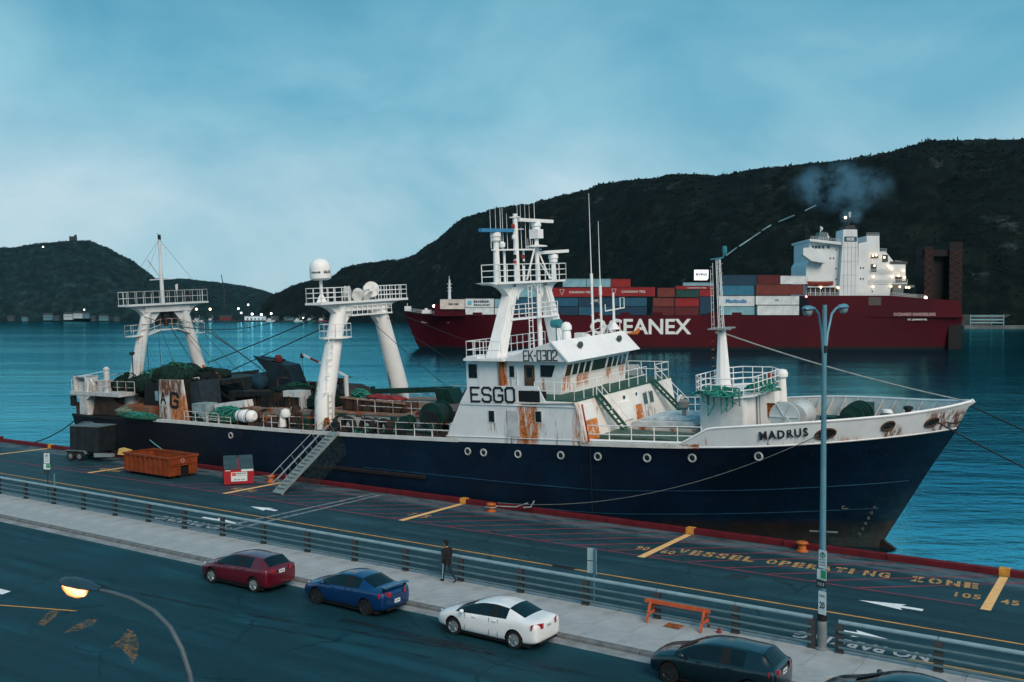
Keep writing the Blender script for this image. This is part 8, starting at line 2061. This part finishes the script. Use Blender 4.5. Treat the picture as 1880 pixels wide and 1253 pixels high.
for i, (px, w, h, z0, mi, lb) in enumerate(((20, 12, 8, 3, 2, "small dark house at the left edge of the far shore"), (45, 10, 7, 3, 1, "small blue house on the far shore, left of the sign post"), (88, 17, 11, 5, 1, "blue house at the foot of the headland, above the quay's end"), (104, 9, 7, 4, 2, "small dark house between the blue and the white house on the far shore"),
        (125, 16, 12, 6, 0, "large white house under the tower at the shore"), (143, 17, 10, 9, 0, "pale house beside the large white one, a little higher"), (158, 11, 9, 9, 1, "blue house right of the two white ones on the far shore"), (171, 8, 8, 3, 2, "small grey house standing low at the far shore"), (190, 16, 9, 4, 1, "wide blue house left of the trawler's aft gantry"), (214, 10, 6, 3, 2, "low dark shed near the trawler's aft gantry, on the far shore"))): house(px, w, h, z0, mi, lb)
wh2 = thing("far_warehouse", "low white lit warehouse on the far quay between the gantries", "warehouse", tuple(far_point(467, 2050, z=2.0)), -YAW)
o = MB(); o.box(-18 * KF, 18 * KF, 0, 18, 0, 8.5); o.build("wall", pmat("warehouse_wall_glow", (.45, .52, .55), .6, var=.1, emit=(.7, .85, 1.0), estr=.12), wh2); o = MB(); o.prism([(-1, 8.5), (19, 8.5), (9, 11)], 'x', -19 * KF, 19 * KF); o.build("roof", M_HR, wh2)  # faint emission in the wall stands in for lamplight on it
for k in range(5): o = MB(); o.box((-14 + k * 7) * KF, (-11 + k * 7) * KF, -.2, 0, .5, 5); o.build("door", M_HS[1], wh2)
for (px, w, h, mi, lb) in ((345, 14, 8, 2, "dark shed on the far quay beside the aft gantry's leg"), (414, 22, 9, 3, "brown red shed on the far quay left of the lit warehouse"), (505, 12, 8, 2, "dark shed on the far quay right of the lit warehouse"), (530, 18, 7, 1, "blue shed on the far quay left of the second gantry"), (640, 20, 8, 2, "dark shed on the far quay behind the second gantry"), (690, 24, 8, 1, "wide blue shed on the far quay left of the red bow")): house(px, w, h, 2.2, mi, lb, 2060)
def boat(px, w, mi, lb, cab=1):
    p = fbase(px, 2020); t = thing("fishing_boat", lb, "boat", tuple(p), -YAW, "boats along the far quay")
    W_ = w * KF; mh = (pmat("boat_white", (.42, .52, .55), .6), pmat("boat_red", (.14, .025, .03), .6), pmat("boat_green", (.02, .09, .07), .6), pmat("boat_blue", (.02, .06, .12), .6))[mi]
    o = MB(); o.prism([(-W_ / 2, 3.6), (-W_ / 2 + 1, -.6), (W_ / 2 - 2.2, -.6), (W_ / 2, 4.4), (W_ * .2, 3.2), (-W_ * .2, 3.0)], 'y', -2.6, 2.6); o.build("hull", mh, t)
    o = MB(); o.box(-W_ * .32, W_ * .02, -1.8, 1.8, 3.0, 6.6); o.box(-W_ * .28, -W_ * .04, -1.5, 1.5, 6.6, 8.2); c = o.build("cabin", pmat("cabin_white", (.50, .58, .60), .6), t); o = MB(); o.box(-W_ * .27, -W_ * .05, -1.56, -1.5, 7.0, 7.8); o.build("window", M_HWIN, c)
    o = MB(); o.tube([(W_ * .1, 0, 3), (W_ * .1, 0, 14)], .22, 5); o.tube([(W_ * .1, 0, 6), (W_ * .38, 0, 10)], .15, 5); o.build("mast", pmat("cabin_white", (.5, .58, .6), .6), t)
for px, w, mi, lb in ((364, 20, 0, "white boat moored at the far quay by the aft gantry"), (388, 13, 3, "small blue boat right of the white one at the far quay"), (497, 17, 0, "white boat at the far quay just right of the lit warehouse"), (548, 16, 0, "white boat with bright hull left of the second gantry"), (571, 18, 2, "green boat moored behind the second gantry's wires"), (592, 18, 1, "red boat moored left of the second gantry's leg"), (655, 17, 3, "blue boat seen between the second gantry's legs"), (715, 14, 1, "small red boat just left of the container ship's bow")): boat(px, w, mi, lb)
def hlamp(px, py, mat, lb, r=1.5, D=2035, base=2):
    p = far_point(px, D, py); t = thing("harbour_lamp", lb, "lamp", (p.x, p.y, base), 0, "lights along the far shore")
    o = MB(); o.tube([(0, 0, 0), (0, 0, p.z - base)], .25, 5); o.build("post", M_CSD, t); o = MB(); o.blob((0, 0, p.z - base), (r, r, r), 1, 0, 1); o.build("lamp_globe", mat, t, smooth='all')
M_FW = glow("far_lamp_warm", (1.0, .74, .5), 5.0); M_FC = glow("far_lamp_white", (.9, .95, 1.0), 5.0)
for px, py, m, r, lb in ((361, 568, M_FW, 2.2, "warm lamp on the far quay just right of the aft gantry"), (386, 568, M_FW, 2.2, "warm lamp on the far quay, second from the aft gantry"), (438, 567, M_FW, 1.9, "warm lamp above the brown shed on the far quay"), (443, 575, M_FC, 1.7, "white lamp left of the lit warehouse"), (456, 560, M_FW, 1.6, "highest lamp, above the lit warehouse"), (463, 577, M_FC, 2.1, "white lamp at the middle of the lit warehouse"), (480, 578, M_FC, 2.1, "white lamp at the end of the lit warehouse"), (498, 576, M_FC, 1.9, "white lamp on the boat right of the warehouse"), (81, 454, M_FW, 1.5, "small lamp on the headland left of the tower"), (155, 569, M_FW, 1.3, "small lamp over the blue house under the headland"), (557, 584, M_FC, 1.2, "small low lamp by the boats at the far quay"), (757, 529, M_FC, .9, "lone tiny lamp on the wooded hillside behind the red bow")):
    hlamp(px, py, m, lb, r, 2100 if py < 540 else 2035, 2 if py > 540 else far_point(px, 2100, py).z - 3)
cn = thing("far_crane", "thin crane jib above the far ridge at the narrows", "crane", tuple(far_point(412, 2500, 560)), -YAW); o = MB(); o.beam((0, 0, -30), (0, 0, 40), 2.2, 2.2); o.build("tower", M_CSD, cn); o = MB(); o.beam((0, 0, 38), (-7, 0, 78), 1.6, 1.6); o.build("jib", M_CSD, cn)

# railings, ladders and window rows that break up the bridge tower
def crail(x0, y0, x1, y1, d, n):
    o = MB()
    for f in (0, .5, 1.0): o.tube([(U(x0), d, Zp(y0) + 1.1 * f), (U(x1), d, Zp(y1) + 1.1 * f)], .05, 4)
    for i in range(n + 1):
        t = i / n; x = U(x0) + (U(x1) - U(x0)) * t; z = Zp(y0) + (Zp(y1) - Zp(y0)) * t; o.tube([(x, d, z), (x, d, z + 1.1)], .05, 4)
    o.build("railing", M_CSW, cs)
for a in ((1489, 439, 1545, 445, 1.1, 12), (1593, 433, 1616, 433, 2, 6), (1617, 462, 1630, 462, 2, 4), (1646, 484, 1666, 486, 2, 6), (1598, 500, 1640, 500, 1.4, 10), (1598, 519, 1668, 519, 1.4, 16), (1640, 543, 1700, 548, .3, 14), (1484, 543, 1541, 543, .3, 14), (1578, 543, 1640, 543, .3, 14), (737, 570.5, 796, 577.5, 11, 14)): crail(*a)
for y in (470, 484, 498, 512, 526):
    for x in (1496, 1504, 1512, 1520): cbox("cabin_window", x, y + 12, x + 2.4, y + 15, 2.86, 3.05, M_CSGL) if 468 < y < 505 and False else None
for x in (1549, 1556, 1563, 1570): cbox("casing_seam", x, 424 if x in (1556, 1563) else 440, x + .5, 541, .5, .62, pmat("seam_grey", (.40, .44, .45), .6, var=.1))
for y in (455, 480, 505, 525): cbox("casing_seam", 1545 + (540 - y) * 0 + 1, y, 1575, y + .5, .5, .62, pmat("seam_grey", (.40, .44, .45), .6, var=.1))

# ================================================================== thin evening haze over the harbour
hz = MB(); hz.box(-4200, 4200, -120, 4600, -14.0, 420)
hm = bpy.data.materials.new("evening_haze"); hm.use_nodes = True
_nt = hm.node_tree; _nt.nodes.clear()
_o = _nt.nodes.new("ShaderNodeOutputMaterial"); _v = _nt.nodes.new("ShaderNodeVolumePrincipled")
_v.inputs["Color"].default_value = (.40, .80, 1.0, 1); _v.inputs["Density"].default_value = .000011; _v.inputs["Anisotropy"].default_value = .2
_nt.links.new(_v.outputs[0], _o.inputs["Volume"])
hzo = hz.build("haze", hm); hzo["kind"] = "stuff"
